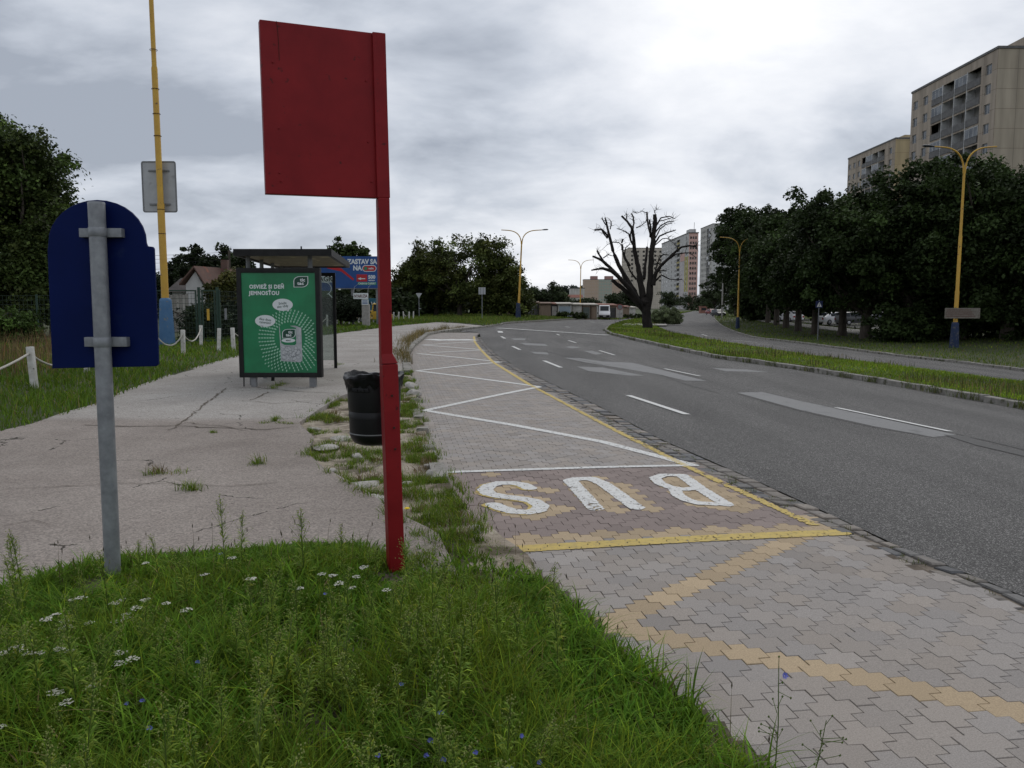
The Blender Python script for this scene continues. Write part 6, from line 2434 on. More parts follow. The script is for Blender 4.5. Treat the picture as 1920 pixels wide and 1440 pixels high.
def vehicle(name, label, cat, x, y, z, rz, st, paint, wb, wr, van=False, hw=.86, group=None):
    """st: stations (x along, z sill, z belt, z roof, half width at belt, half width at roof)"""
    t = thing(name, label, cat, (x, y, z), rz, group)
    V, Fc = [], []
    for (sx_, zs_, zbel, zr_, wbl, wrf) in st:
        zm = (zs_ + zbel) / 2
        ring = [(-wbl * .94, zs_), (-wbl, zm), (-wbl * .985, zbel), (-wrf, zr_ - .05), (-wrf * .86, zr_), (wrf * .86, zr_), (wrf, zr_ - .05), (wbl * .985, zbel), (wbl, zm), (wbl * .94, zs_)]
        V += [(sx_, yy, zz) for yy, zz in ring]
    n = 10
    for k in range(len(st) - 1):
        for q in range(n):
            a_, b_ = k * n + q, k * n + (q + 1) % n
            Fc.append((a_, b_, b_ + n, a_ + n))
    Fc.append(tuple(range(n))[::-1])
    Fc.append(tuple(range((len(st) - 1) * n, len(st) * n)))
    body = MB().add(V, Fc).build('body', paint, t, True)
    # glass: side strips and the screens, standing just proud
    gl = MB()
    for k in range(len(st) - 1):
        a_, b_ = st[k], st[k + 1]
        ca, cb = a_[3] - a_[2], b_[3] - b_[2]
        if ca > .35 and cb > .35 and not (van and b_[0] < .45):
            for s in (-1, 1):
                x0_, x1_ = a_[0] + .05, b_[0] - .05
                def P(stn, xx, u):
                    return Vector((xx, s * ((stn[4] * .985) * (1 - u) + stn[5] * u + .006), stn[2] * (1 - u) + (stn[3] - .05) * u))
                q = [P(a_, x0_, .10), P(b_, x1_, .10), P(b_, x1_, .92), P(a_, x0_, .92)]
                gl.add(q if s < 0 else q[::-1], [(0, 1, 2, 3)])
        elif (ca > .35) != (cb > .35):
            lo_, hi_ = (a_, b_) if cb > ca else (b_, a_)
            dx = .02 if b_ is lo_ else -.02
            q = []
            for u, ww_ in ((.10, .9), (.9, .9)):
                for s in (-1, 1):
                    wv = (lo_[5] * (1 - u) + hi_[5] * u) * .84
                    q.append(Vector((lo_[0] * (1 - u) + hi_[0] * u + dx, s * wv, lo_[3] * (1 - u) + hi_[3] * u + .012)))
            gl.add([q[0], q[1], q[3], q[2]], [(0, 1, 2, 3)])
    gl.build('window_glass', M['glass'], t)
    xf, xb = st[-1][0], st[0][0]
    zs_, zb_ = st[-1][1], st[-1][2]
    for s in (-1, 1):
        MB().rbox(xf - .10, xf + .015, s * hw * .74 - .16, s * hw * .74 + .16, zb_ - .20, zb_ - .04, .03).build('headlight', M['lamp_glass'], t)
        MB().rbox(xb - .015, xb + .1, s * hw * .78 - .12, s * hw * .78 + .12, st[0][2] - .26, st[0][2] - .03, .02).build('tail_light', M['lamp_red'], t)
        MB().rbox(xf * .42 - .08, xf * .42 + .1, s * (hw + .13) - .09, s * (hw + .13) + .09, st[-1][2] + .12, st[-1][2] + (.42 if van else .26), .03).build('mirror', M['black_plastic'], t)
    MB().rbox(xf - .06, xf + .06, -hw * .9, hw * .9, zs_ + .0, zs_ + .34, .05).build('bumper', M['black_plastic'] if van else paint, t)
    MB().box(xf + .061, xf + .068, -.26, .26, zs_ + .12, zs_ + .23).build('number_plate', M['white'], t)
    for xw in wb:
        for s in (-1, 1):
            w_ = MB()
            prof_ = [(wr * .6, -.1), (wr * .95, -.1), (wr, -.06), (wr, .06), (wr * .95, .1), (wr * .6, .1)]
            w_.lathe(prof_, 24)
            o = w_.build('wheel', M['tyre'], t, True)
            o.rotation_euler = (math.pi / 2, 0, 0)
            o.location = (xw, s * (hw - .08), wr)
            hb = MB().lathe([(0, -.085), (wr * .62, -.075), (wr * .62, .075), (0, .085)], 16).build('rim', M['chrome'], o, True)
    return t


VAN = [(-2.6, .45, 1.30, 2.35, .98, .88), (-2.5, .40, 1.30, 2.44, 1.0, .90), (.9, .40, 1.30, 2.48, 1.0, .90), (1.25, .40, 1.30, 2.42, 1.0, .88), (1.95, .40, 1.28, 1.42, .99, .86), (2.5, .42, 1.05, 1.12, .96, .80), (2.68, .46, .86, .90, .88, .74)]
pv = gp(1133, 599.5)
vx = at(1133, 600, 139)
vehicle('delivery_van', 'white panel van coming toward the viewer on the main road', 'van', vx.x, 139, float(g(vx.x, 139)), R(-96), VAN, M['white'], (-1.7, 1.75), .35, van=True, hw=.98)
CAR = [(-2.2, .35, .85, .93, .80, .68), (-2.1, .30, .92, 1.0, .86, .70), (-1.75, .26, .94, 1.02, .87, .70), (-1.15, .25, .93, 1.42, .88, .64), (.1, .25, .92, 1.47, .88, .66), (.55, .25, .92, 1.38, .88, .65), (1.15, .25, .92, .99, .88, .72), (2.0, .27, .78, .84, .84, .70), (2.2, .32, .66, .70, .76, .62)]
WAG = [(-2.25, .35, .85, 1.15, .82, .66), (-2.15, .30, .92, 1.42, .86, .68), (-1.2, .25, .93, 1.5, .88, .67), (.1, .25, .92, 1.52, .88, .67), (.55, .25, .92, 1.42, .88, .65), (1.25, .25, .92, .99, .88, .72), (2.05, .27, .78, .84, .84, .70), (2.25, .32, .66, .70, .76, .62)]
for lab, px, Y, rz, st, pt in (('dark grey estate car parked behind the thick chestnut trunk', 1606, 92, R(6), WAG, M['paint_grey']), ('white car parked left of the dark grey estate', 1563, 96, R(20), CAR, M['white']), ('silver parked car farther left glimpsed between two trunks', 1482, 112, R(100), CAR, M['white']), ('dark parked car right of the thick chestnut trunk', 1648, 95, R(186), CAR, M['paint_dark']),
                               ('small dark red car on the far bend', 1334, 205, R(-80), CAR, M['paint_red']), ('dark van like car on the far bend beside the red car', 1347, 175, R(-82), WAG, M['paint_dark'])):
    p = at(px, 600, Y)
    vehicle('parked_car' if 'parked' in lab else 'car', lab, 'car', p.x, Y, float(g(p.x, Y)) + (.19 if 'parked' in lab else 0), rz, st, pt, (-1.35, 1.35), .31)
p = at(745, 592, 112)
vehicle('parked_car', 'white car parked under the low tree right of the red post', 'car', p.x, 112, .1, R(70), CAR, M['white'], (-1.35, 1.35), .31)
# yellow digger-like truck behind the fence
p = at(700, 600, 70)
vehicle('yellow_van', 'yellow van behind the fence below the teal container', 'van', p.x, 70, 0, R(8), [(-1.5, .4, 1.0, 1.12, .85, .8), (-.1, .4, 1.0, 1.12, .86, .8), (0, .4, 1.0, 1.75, .86, .78), (.8, .4, 1.0, 1.75, .86, .78), (1.15, .4, 1.0, 1.1, .86, .74), (1.6, .45, .85, .9, .8, .7)], M['paint_yellow'], (-.9, 1.0), .32)
p = at(1318, 581, 240)
t = thing('red_kiosk', 'small red kiosk at the far end of the second carriageway', 'kiosk', (p.x, 240, float(g(p.x, 240))))
MB().rbox(-1.0, 1.0, -1, 1, 0, 2.0, .05).build('body', M['g_roof_r'], t)
MB().box(-1.15, 1.15, -1.15, 1.15, 2.002, 2.15).build('roof', M['g_roof_r'], t)
MB().box(-.7, .7, -1.03, -1.003, .9, 1.6).build('hatch', M['glass'], t)

# ------------------------------------------------------------------ the grassy mound in the foreground
MOUND = [(-9, 4.0)] + gxy([(-60, 1175), (0, 1150), (130, 1098), (215, 1078), (400, 1068), (560, 1052), (735, 1040), (800, 1012), (850, 1004), (895, 1010), (950, 1036), (975, 1066), (1040, 1118), (1130, 1212), (1250, 1318), (1360, 1405), (1420, 1460)]) + [(1.0, 1.8), (1.05, -3), (-9, -3)]
MP = np.array(MOUND)


def edge_dist(x, y, poly):
    best = np.full(np.shape(x), 1e9)
    n = len(poly)
    for k in range(n):
        (ax, ay), (bx, by) = poly[k], poly[(k + 1) % n]
        dx, dy = bx - ax, by - ay
        t = np.clip(((x - ax) * dx + (y - ay) * dy) / (dx * dx + dy * dy + 1e-12), 0, 1)
        best = np.minimum(best, np.hypot(x - ax - t * dx, y - ay - t * dy))
    return best


def mound_z(x, y):
    d = edge_dist(x, y, MOUND)
    d = np.where(pip(MOUND, x, y), d, -d)
    s = np.clip((d + .12) / .9, 0, 1)
    return .02 + .05 * s * s * (3 - 2 * s) + .045 * (vnoise(x, y, 1.4, 31) - .5) * np.clip(d * 2, 0, 1)


cell = .045
X, Y = np.meshgrid(np.arange(-9, 1.3, cell), np.arange(-3, 5.6, cell), indexing='ij')
ok = pip(MOUND, X, Y) | (edge_dist(X, Y, MOUND) < .10)
Z = np.where(ok, mound_z(X, Y) + g(X, Y) + .08 * (X < -.9) * 1.0, 0)
Z = mound_z(X, Y) + np.interp(X, [-1.2, -.4], [.075, .0]) + .006 * (vnoise(X, Y, 9, 3) - .5)
nx, ny = X.shape
c_ok = ok[:-1, :-1] & ok[1:, :-1] & ok[1:, 1:] & ok[:-1, 1:]
i, j = np.where(c_ok)
q = i * ny + j
o = np_mesh('grass_mound', np.stack([X, Y, Z], -1).reshape(-1, 3), np.stack([q, q + ny, q + ny + 1, q + 1], 1), M['soil'], smooth=True)
tag(o, 'dark soil of the grassy mound in the foreground', 'ground', kind='structure')


def mound_top(x, y):
    return mound_z(x, y) + np.interp(x, [-1.2, -.4], [.075, .0])


def blades(P, h, lean, w, az, seg=4, twist=None):
    """bent tapering blades rooted at P"""
    n = len(P)
    d = np.stack([np.cos(az), np.sin(az), np.zeros(n)], 1)
    sv = np.stack([-np.sin(az), np.cos(az), np.zeros(n)], 1)
    if twist is not None:
        sv = sv * np.cos(twist)[:, None] + d * np.sin(twist)[:, None]
    lv = []
    for k in range(seg + 1):
        t = k / seg
        up = h * t * (1 - .42 * lean * t)
        out_ = h * lean * t ** 1.9
        c = P + d * out_[:, None] + np.array([0, 0, 1]) * up[:, None]
        ww = w * (1 - t ** 1.6) * (.75 + .5 * min(t * 3, 1) * (1 - t)) + .0004
        lv.append(np.stack([c - sv * ww[:, None] / 2, c + sv * ww[:, None] / 2], 1))
    V = np.stack(lv, 1).reshape(-1, 3)
    m = (seg + 1) * 2
    b = np.arange(n)[:, None] * m
    fs = np.concatenate([b + np.array([[2 * k, 2 * k + 1, 2 * k + 3, 2 * k + 2]]) for k in range(seg)], 0)
    return V, fs, m


def grass_tint(n, rng, base=(.104, .186, .018), var=.36, yellow=.12, dry=.03):
    c = np.array(base)[None] * np.exp(rng.normal(0, var, n))[:, None]
    c[:, 0] *= 1 + .35 * rng.random(n)
    y = rng.random(n) < yellow
    c[y] *= np.array([1.7, 1.35, 1.1])
    d_ = rng.random(n) < dry
    c[d_] = np.array([.26, .20, .09]) * rng.uniform(.6, 1.2, d_.sum())[:, None]
    return c


def sample(poly, n, rng, dens=None):
    p = np.array(poly)
    out_ = []
    tot = 0
    while tot < n:
        x = rng.uniform(p[:, 0].min(), p[:, 0].max(), n * 2)
        y = rng.uniform(p[:, 1].min(), p[:, 1].max(), n * 2)
        k = pip(poly, x, y)
        if dens is not None:
            k &= rng.random(len(x)) < dens(x, y)
        out_.append(np.stack([x[k], y[k]], 1))
        tot += k.sum()
    return np.concatenate(out_)[:n]


rg = np.random.default_rng(77)
VIEW = [(-4.6, 1.75), (1.2, 1.75), (1.4, 2.3), (1.4, 5.7), (-5.3, 5.7)]
VP = [(max(-5.4, min(1.5, a)), b) for a, b in MOUND]


def in_view(x, y):
    return ((y > 1.7) & (np.abs(x) < .72 * y + .5)) * 1.0


def post_gap(p):
    """trodden ring at the foot of the red post"""
    q = bpy.data.objects['bus_stop_sign'].location
    b_ = bpy.data.objects['stop_sign'].location
    k = np.clip(np.hypot(p[:, 0] - q.x, (p[:, 1] - q.y + .18) * .8) / .24, .18, 1)
    return k * np.clip(np.hypot(p[:, 0] - b_.x, (p[:, 1] - b_.y + .18) * .7) / .24, .25, 1)


def back(y):
    return np.interp(y, [3.2, 4.0, 4.5], [1, .72, .5])


# 1 fine grass
n = 52000
p = sample(MOUND, n, rg, lambda x, y: in_view(x, y) * (.12 + .88 * (vnoise(x, y, 3.2, 4) > .36)) * np.clip(.5 + .5 * vnoise(x, y, 9, 6), 0, 1))
P = np.stack([p[:, 0], p[:, 1], mound_top(p[:, 0], p[:, 1]) - .005], 1)
ed = edge_dist(p[:, 0], p[:, 1], MOUND)
hh = .86 * (.06 + .13 * vnoise(p[:, 0], p[:, 1], 1.6, 12) + .07 * rg.random(n)) * np.clip(.4 + ed * 1.1, .4, 1) * back(p[:, 1]) * (.55 + .9 * vnoise(p[:, 0], p[:, 1], 3.1, 90)) * rg.uniform(.6, 1.3, n) * post_gap(p)
V, fs, m = blades(P, hh, rg.uniform(.15, 1.15, n), rg.uniform(.003, .0068, n), rg.uniform(0, 6.283, n), 4, rg.normal(0, .6, n))
patch_c = .72 + .6 * vnoise(p[:, 0], p[:, 1], 1.1, 21)
T = grass_tint(n, rg) * patch_c[:, None]
o = np_mesh('grass', V, fs, M['blade'], tint=np.repeat(T, m, 0))
tag(o, 'tangled fine green grass covering the foreground mound', 'grass', kind='stuff')
# 2 broad blades, dandelion and plantain leaves
n = 26000
p = sample(MOUND, n, rg, lambda x, y: in_view(x, y) * np.clip(vnoise(x, y, 2.0, 8) * 1.8 - .35, .06, 1))
P = np.stack([p[:, 0], p[:, 1], mound_top(p[:, 0], p[:, 1]) - .004], 1)
V, fs, m = blades(P, rg.uniform(.06, .19, n) * back(p[:, 1]) * post_gap(p), rg.uniform(.3, 1.2, n), rg.uniform(.008, .020, n), rg.uniform(0, 6.283, n), 5, rg.normal(0, .35, n))
T = grass_tint(n, rg, (.082, .19, .018), .3, .08, .015)
o = np_mesh('broad_leaved_grass', V, fs, M['blade'], tint=np.repeat(T, m, 0))
tag(o, 'broad leaved herbs mixed into the foreground grass', 'grass', kind='stuff')
# 3 long arching blades in tussocks
nt_ = 420
c = sample(MOUND, nt_ - 70, rg, in_view)
rim_px = np.stack([rg.uniform(20, 700, 70), np.zeros(70)], 1)
c = np.vstack([c, [tuple(gp(a, np.interp(a, [0, 130, 215, 400, 700], [1165, 1112, 1095, 1082, 1062]) + rg.normal() * 9, .05))[:2] for a, _ in rim_px]])
per = 22
p = np.repeat(c, per, 0) + rg.normal(0, .03, (nt_ * per, 2))
n = len(p)
P = np.stack([p[:, 0], p[:, 1], mound_top(p[:, 0], p[:, 1]) - .004], 1)
V, fs, m = blades(P, rg.uniform(.12, .29, n) * back(p[:, 1]) * post_gap(p), rg.uniform(.35, 1.2, n), rg.uniform(.005, .010, n), rg.uniform(0, 6.283, n), 6, rg.normal(0, .4, n))
T = grass_tint(n, rg, (.090, .19, .018), .2, .1, .02) * np.repeat(np.exp(rg.normal(0, .25, nt_)), per)[:, None]
o = np_mesh('tussock_grass', V, fs, M['blade'], tint=np.repeat(T, m, 0))
tag(o, 'long arching grass blades in tussocks on the foreground mound', 'grass', kind='stuff')


# 4 feathery weeds (mass)
def weed_geo(rng, h, nleaf=46, ll=.055, flower=True):
    """one upright narrow-leaved weed; returns stem pts, leaf arrays, bud points"""
    bend = rng.normal(0, .06, 2)
    t = np.linspace(0, 1, 7)
    st = np.stack([bend[0] * t ** 2, bend[1] * t ** 2, h * t], 1)
    tt = rng.uniform(.06, .97, nleaf)
    base = np.stack([np.interp(tt, t, st[:, k]) for k in range(3)], 1)
    az = np.arange(nleaf) * 2.4 + rng.normal(0, .3, nleaf)
    L_ = ll * (1.15 - .75 * tt) * rng.uniform(.7, 1.2, nleaf)
    d = np.stack([np.cos(az) * .8, np.sin(az) * .8, rng.uniform(.25, .75, nleaf)], 1)
    sv = np.stack([-np.sin(az), np.cos(az), np.zeros(nleaf)], 1)
    w = L_ * .055 + .0008
    V = np.stack([base, base + d * (L_ * .5)[:, None] - sv * w[:, None] + np.array([0, 0, .004]), base + d * L_[:, None] - np.array([0, 0, 1]) * (L_ * .18)[:, None], base + d * (L_ * .5)[:, None] + sv * w[:, None] + np.array([0, 0, .004])], 1).reshape(-1, 3)
    nb = 34 if flower else 0
    tb = rng.uniform(.72, 1.04, nb)
    rb_ = .055 * (1.15 - tb) * 3.0 * rng.random(nb)
    ab = rng.uniform(0, 6.283, nb)
    bud = np.stack([bend[0] * tb ** 2 + rb_ * np.cos(ab), bend[1] * tb ** 2 + rb_ * np.sin(ab), h * tb + rng.uniform(0, .02, nb)], 1)
    return st, V, bud


M['weed_stem'] = mat('weed_stem', (.06, .11, .02), (.085, .11, .028), 20, .7, spec=.1)
M['weed_leaf'] = M['blade']
M['bud'] = mat('pale_bud', (.20, .25, .06), (.28, .29, .11), 80, .8, spec=.1)
M['yarrow'] = mat('yarrow_white', (.62, .61, .52), (.46, .45, .36), 60, .8)
M['chicory'] = mat('chicory_blue', (.10, .115, .42), (.16, .18, .52), 60, .8)
M['dandelion'] = mat('dandelion_yellow', (.75, .52, .02), rough=.8)


def octa(c, r):
    c = np.asarray(c)
    k = np.array([[1, 0, 0], [0, 1, 0], [-1, 0, 0], [0, -1, 0], [0, 0, 1.3], [0, 0, -1.3]]) * r
    V = (c[:, None] + k[None]).reshape(-1, 3)
    f = np.array([[0, 1, 4], [1, 2, 4], [2, 3, 4], [3, 0, 4], [1, 0, 5], [2, 1, 5], [3, 2, 5], [0, 3, 5]])
    return V, (np.arange(len(c))[:, None, None] * 6 + f[None]).reshape(-1, 3)


def make_weed(seed, h):
    rng = np.random.default_rng(seed)
    st, V, bud = weed_geo(rng, h, int(95 * h / .4), .075)
    t = bpy.data.objects.new('tall_weed', None)
    link(t)
    tag(t, 'feathery pale topped weed standing up out of the foreground grass', 'weed', 'tall feathery weeds in the foreground')
    mb = MB().tube(st, np.linspace(.0028, .0012, len(st)), 5)
    for b_ in bud[::2]:
        k = np.array([b_[0] * .3, b_[1] * .3, b_[2] - .05])
        mb.tube([k, b_], .0006, 3, False)
    mb.build('stem', M['weed_stem'], t)
    n = len(V) // 4
    np_mesh('leaves', V, np.arange(n)[:, None] * 4 + np.arange(4)[None], M['weed_leaf'], t, np.repeat(grass_tint(n, rng, (.14, .245, .038), .2, .15, .0), 4, 0))
    Vb, fb = octa(bud, .0029)
    tag(np_mesh('buds', Vb, fb, M['bud'], t), kind='stuff')
    return t


protos = [make_weed(600 + k, h) for k, h in enumerate((.30, .36, .42, .26, .33))]
wp = sample(MOUND, 170, rg, lambda x, y: in_view(x, y) * np.clip(1.25 - .45 * np.abs(x + .7), .15, 1) * np.clip((4.3 - y) / 1.6, .03, 1) * (x < .25))
spots = [(float(a), float(b), rg.uniform(.6, 1.1)) for a, b in wp]
for a, b_, s in ((572, 1100, 1.25), (640, 1085, .8), (455, 1090, .85), (705, 1090, .75), (300, 1110, .75), (1010, 1080, .55)):
    p = gp(a, b_, .1)
    spots.append((p.x, p.y, s))
for k, (x, y, s) in enumerate(spots):
    o = protos[k] if k < len(protos) else copy_tree(protos[k % len(protos)])
    o.location = (x, y, float(mound_top(x, y)) - .01)
    o.rotation_euler = (rg.normal() * .08, rg.normal() * .08, rg.uniform(0, 6.28))
    o.scale = (s, s, s)


# 5 yarrow: flat white flower heads
def make_yarrow(seed):
    rng = np.random.default_rng(seed)
    t = bpy.data.objects.new('yarrow_plant', None)
    link(t)
    tag(t, 'white flat topped wildflower in the left foreground grass', 'wildflower', 'white wildflowers in the foreground grass')
    h = rng.uniform(.15, .20)
    mb = MB().tube([(0, 0, 0), (.008, .004, h * .6), (.012, 0, h * .9)], [.002, .0017, .0014], 5)
    pts = []
    for k in range(24):
        r = .025 * math.sqrt(rng.random())
        a = rng.uniform(0, 6.283)
        pts.append((.012 + r * math.cos(a), r * math.sin(a), h + .006 - r * .15 + rng.normal() * .001))
        mb.tube([(.012, 0, h * .9), pts[-1]], .0007, 3, False)
    mb.build('stem', M['weed_stem'], t)
    V, f = octa(pts, .0054)
    V = V.reshape(-1, 6, 3)
    V[:, 4, 2] -= .004
    V[:, 5, 2] += .003
    np_mesh('flower_head', V.reshape(-1, 3), f, M['yarrow'], t)
    return t


yp = [make_yarrow(700 + k) for k in range(4)]
ypix = [(276, 1067), (440, 1064), (390, 1088), (473, 1097), (133, 1137), (150, 1142), (230, 1136), (222, 1145), (280, 1136), (315, 1152), (345, 1155), (90, 1173), (105, 1165), (113, 1187), (128, 1190), (235, 1168), (238, 1173), (250, 1160), (215, 1178), (173, 1184), (14, 1237), (36, 1240), (30, 1236), (63, 1248), (83, 1244), (113, 1248), (126, 1241), (227, 1248), (226, 1272), (240, 1270), (605, 1080), (620, 1083), (640, 1090), (665, 1086), (660, 1097), (690, 1062), (565, 1105), (725, 1110), (105, 1320), (185, 1316), (5, 1385), (130, 1352)]
for k, (a, b_) in enumerate(ypix):
    o = yp[k] if k < 4 else copy_tree(yp[k % 4])
    p = gp(a, b_ + 2, .20)
    s = rg.uniform(.75, 1.2)
    x, y = p.x, p.y
    zz_ = float(mound_top(x, y)) - .005
    o.location = (x, y, zz_)
    o.scale = (s, s, max(.6, (.20 - zz_) / .175))
    o.rotation_euler = (rg.normal() * .05, rg.normal() * .05, rg.uniform(0, 6.28))


# 6 chicory: blue flowers on wiry stems
def make_chicory(seed, h, label, group=None, branch=2):
    rng = np.random.default_rng(seed)
    t = bpy.data.objects.new('chicory_plant', None)
    link(t)
    tag(t, label, 'wildflower', group)
    mb = MB()
    top = Vector((rng.normal() * .01, rng.normal() * .01, h))
    mb.tube([(0, 0, 0), top * .5 + Vector((.006, 0, 0)), top], [.0026, .002, .0013], 6)
    buds = []
    for k in range(branch * 3):
        q = top * rng.uniform(.35, .97)
        e = q + Vector((rng.normal() * .03, rng.normal() * .03, rng.uniform(.01, .05)))
        mb.tube([q, e], [.0013, .001], 4, False)
        buds.append(e)
    mb.build('stem', M['weed_stem'], t)
    V, f = octa([tuple(b_) for b_ in buds], .0042)
    tag(np_mesh('buds', V, f, M['weed_stem'], t), kind='stuff')
    fc = top * .93 + Vector((.016, -.012, 0))
    m = MB()
    tiltv = Vector((.25, -.75, .55)).normalized()
    ax_ = tiltv.cross(Vector((0, 0, 1))).normalized()
    ay_ = ax_.cross(tiltv).normalized()
    for k in range(15):
        a = 2 * math.pi * k / 15 + rng.normal() * .06
        d = ax_ * math.cos(a) + ay_ * math.sin(a)
        s_ = tiltv.cross(d)
        r = .0115 * rng.uniform(.85, 1.1)
        lift = rng.uniform(.2, 1.1)
        m.add([fc + d * .002 - s_ * .001, fc + d * r * .8 - s_ * .0022 + tiltv * .006 * lift, fc + d * r + tiltv * .010 * lift, fc + d * r * .8 + s_ * .0022 + tiltv * .006 * lift, fc + d * .002 + s_ * .001], [(0, 1, 2, 3, 4)])
    m.build('flower', M['chicory'], t)
    return t


cpix = [(245, 1347), (260, 1346), (283, 1391), (369, 1268), (607, 1114), (405, 1049), (712, 1410), (747, 1282), (803, 1384), (815, 1337), (787, 1424), (885, 1405), (967, 1387), (830, 1420), (948, 1438), (1001, 1436)]
c0 = make_chicory(800, .22, 'small blue wildflower half sunk in the foreground grass', 'blue wildflowers in the foreground grass')
for k, (a, b_) in enumerate(cpix):
    o = c0 if k == 0 else copy_tree(c0)
    p = gp(a, b_, .20)
    x, y = p.x - .01, p.y + .01
    zz_ = float(mound_top(x, y)) - .005
    o.location = (x, y, zz_)
    s = rg.uniform(.85, 1.15)
    o.scale = (s, s, max(.5, (.20 - zz_) / .205))
    o.rotation_euler = (0, 0, rg.uniform(-.9, .9))
t = make_chicory(811, .42, 'tall wiry plant with one blue flower at the edge of the paving', None, 4)
p = gp(1452, 1455, .03)
t.location = (p.x, p.y, .0)
t = make_chicory(812, .26, 'wiry budding plant without open flower at the bottom edge', None, 4)
[bpy.data.objects.remove(c) for c in list(t.children) if c.name.startswith('flower')]
p = gp(1515, 1475, .03)
t.location = (p.x, p.y, .0)
t.rotation_euler = (0, .25, 0)
# dandelion
p = gp(762, 962, .10)
t = thing('dandelion', 'yellow dandelion flower right of the red post', 'wildflower', (p.x, p.y, .03))
MB().tube([(0, 0, 0), (.005, 0, .10)], .002, 5).build('stem', M['weed_stem'], t)
MB().lathe([(.0, .095), (.012, .100), (.021, .106), (.012, .112), (0, .113)], 12, (.005, 0, 0)).build('flower', M['dandelion'], t)
# thin dry seed stalks
n = 110
p = sample(MOUND, n, rg, lambda x, y: in_view(x, y) * (edge_dist(x, y, MOUND) < .7))
P = np.stack([p[:, 0], p[:, 1], mound_top(p[:, 0], p[:, 1])], 1)
V, fs, m = blades(P, rg.uniform(.12, .26, n), rg.uniform(.02, .35, n), rg.uniform(.0022, .0032, n), rg.uniform(0, 6.28, n), 4)
tips = V.reshape(n, m, 3)[:, -1]
Vb, fb = octa(tips, .0030)
Vb = Vb.reshape(-1, 6, 3)
Vb[:, 4, 2] += .012
Vb[:, 5, 2] -= .012
T = np.array([.10, .085, .04]) * rg.uniform(.7, 1.3, n)[:, None]
o = np_mesh('seed_stalks', np.vstack([V, Vb.reshape(-1, 3)]), [fs, fb + len(V)], M['blade'], tint=np.vstack([np.repeat(T, m, 0), np.repeat(T * .6, 6, 0)]))
tag(o, 'thin brown seed stalks along the rim of the mound', 'grass', kind='stuff')

# ------------------------------------------------------------------ grass elsewhere
def field(name, label, P, h, w, base, rng, lean=(.1, .9), seg=2, dry=.04, yellow=.12, var=.25, patch=.5):
    n = len(P)
    V, fs, m = blades(P, h, rng.uniform(*lean, n), w, rng.uniform(0, 6.283, n), seg, rng.normal(0, .8, n))
    T = grass_tint(n, rng, base, var, yellow, dry) * (1 - patch / 2 + patch * vnoise(P[:, 0], P[:, 1], .35, 41))[:, None]
    o = np_mesh(name, V, fs, M['blade'], tint=np.repeat(T, m, 0))
    return tag(o, label, 'grass', kind='stuff')


# soil strip and pavement tufts
SOILP = gxy([(560, 800), (640, 752), (745, 712), (768, 700), (782, 755), (800, 830), (850, 930), (905, 995), (880, 1030), (800, 1030), (740, 990), (690, 945), (610, 900), (580, 860), (590, 835)])
clumps = np.concatenate([sample(SOILP, 430, rg, lambda x, y: np.clip(vnoise(x, y, 2.3, 51) * 2.2 - .75, .02, 1)),
                         np.array([tuple(gp(a, b_))[:2] for a, b_ in [(500, 806), (515, 803), (530, 806), (545, 808), (520, 799), (590, 792), (605, 788), (575, 797), (615, 798), (300, 905), (285, 908), (330, 906), (487, 886), (480, 889), (355, 938), (365, 940), (512, 738), (522, 733), (530, 730), (400, 825), (636, 690), (630, 692),
                                                                          (880, 985), (868, 960), (900, 998), (855, 935), (850, 990), (820, 975), (790, 960), (840, 940), (830, 955), (810, 945), (845, 965), (860, 975), (870, 990), (800, 930), (780, 920), (800, 985),
                                                                          (764, 870), (775, 880), (790, 860), (780, 850), (770, 840), (765, 790), (768, 770), (780, 800), (772, 760), (785, 830), (795, 890), (640, 880), (660, 885), (700, 870), (610, 870), (640, 900), (845, 1015), (860, 1020), (880, 1015), (830, 1022), (815, 1018), (870, 1030), (800, 1025), (895, 1012), (785, 1030), (850, 1035), (905, 1020), (690, 890), (720, 860), (690, 830), (620, 905), (650, 912), (580, 870)]])])
k = len(clumps)
per = 60
p = np.repeat(clumps, per, 0) + rg.normal(0, .045, (k * per, 2)) * np.repeat(rg.uniform(.5, 1.4, k), per)[:, None]
n = len(p)
hz_ = np.repeat(rg.uniform(.04, .13, k), per) * rg.uniform(.5, 1.2, n)
zb_ = np.where(pip(SOILP, p[:, 0], p[:, 1]), .03, .085)
dry_c = np.repeat(rg.random(k) < .14, per)
V, fs, m = blades(np.stack([p[:, 0], p[:, 1], zb_], 1), hz_, rg.uniform(.2, 1.2, n), rg.uniform(.003, .007, n), rg.uniform(0, 6.283, n), 3, rg.normal(0, .5, n))
T = grass_tint(n, rg, (.095, .175, .02), .25, .15, .04)
T[dry_c] = np.array([.17, .125, .06]) * rg.uniform(.6, 1.3, dry_c.sum())[:, None]
o = np_mesh('weed_grass', V, fs, M['blade'], tint=np.repeat(T, m, 0))
tag(o, 'ragged grass growing through the broken strip beside the bay', 'grass', kind='stuff')
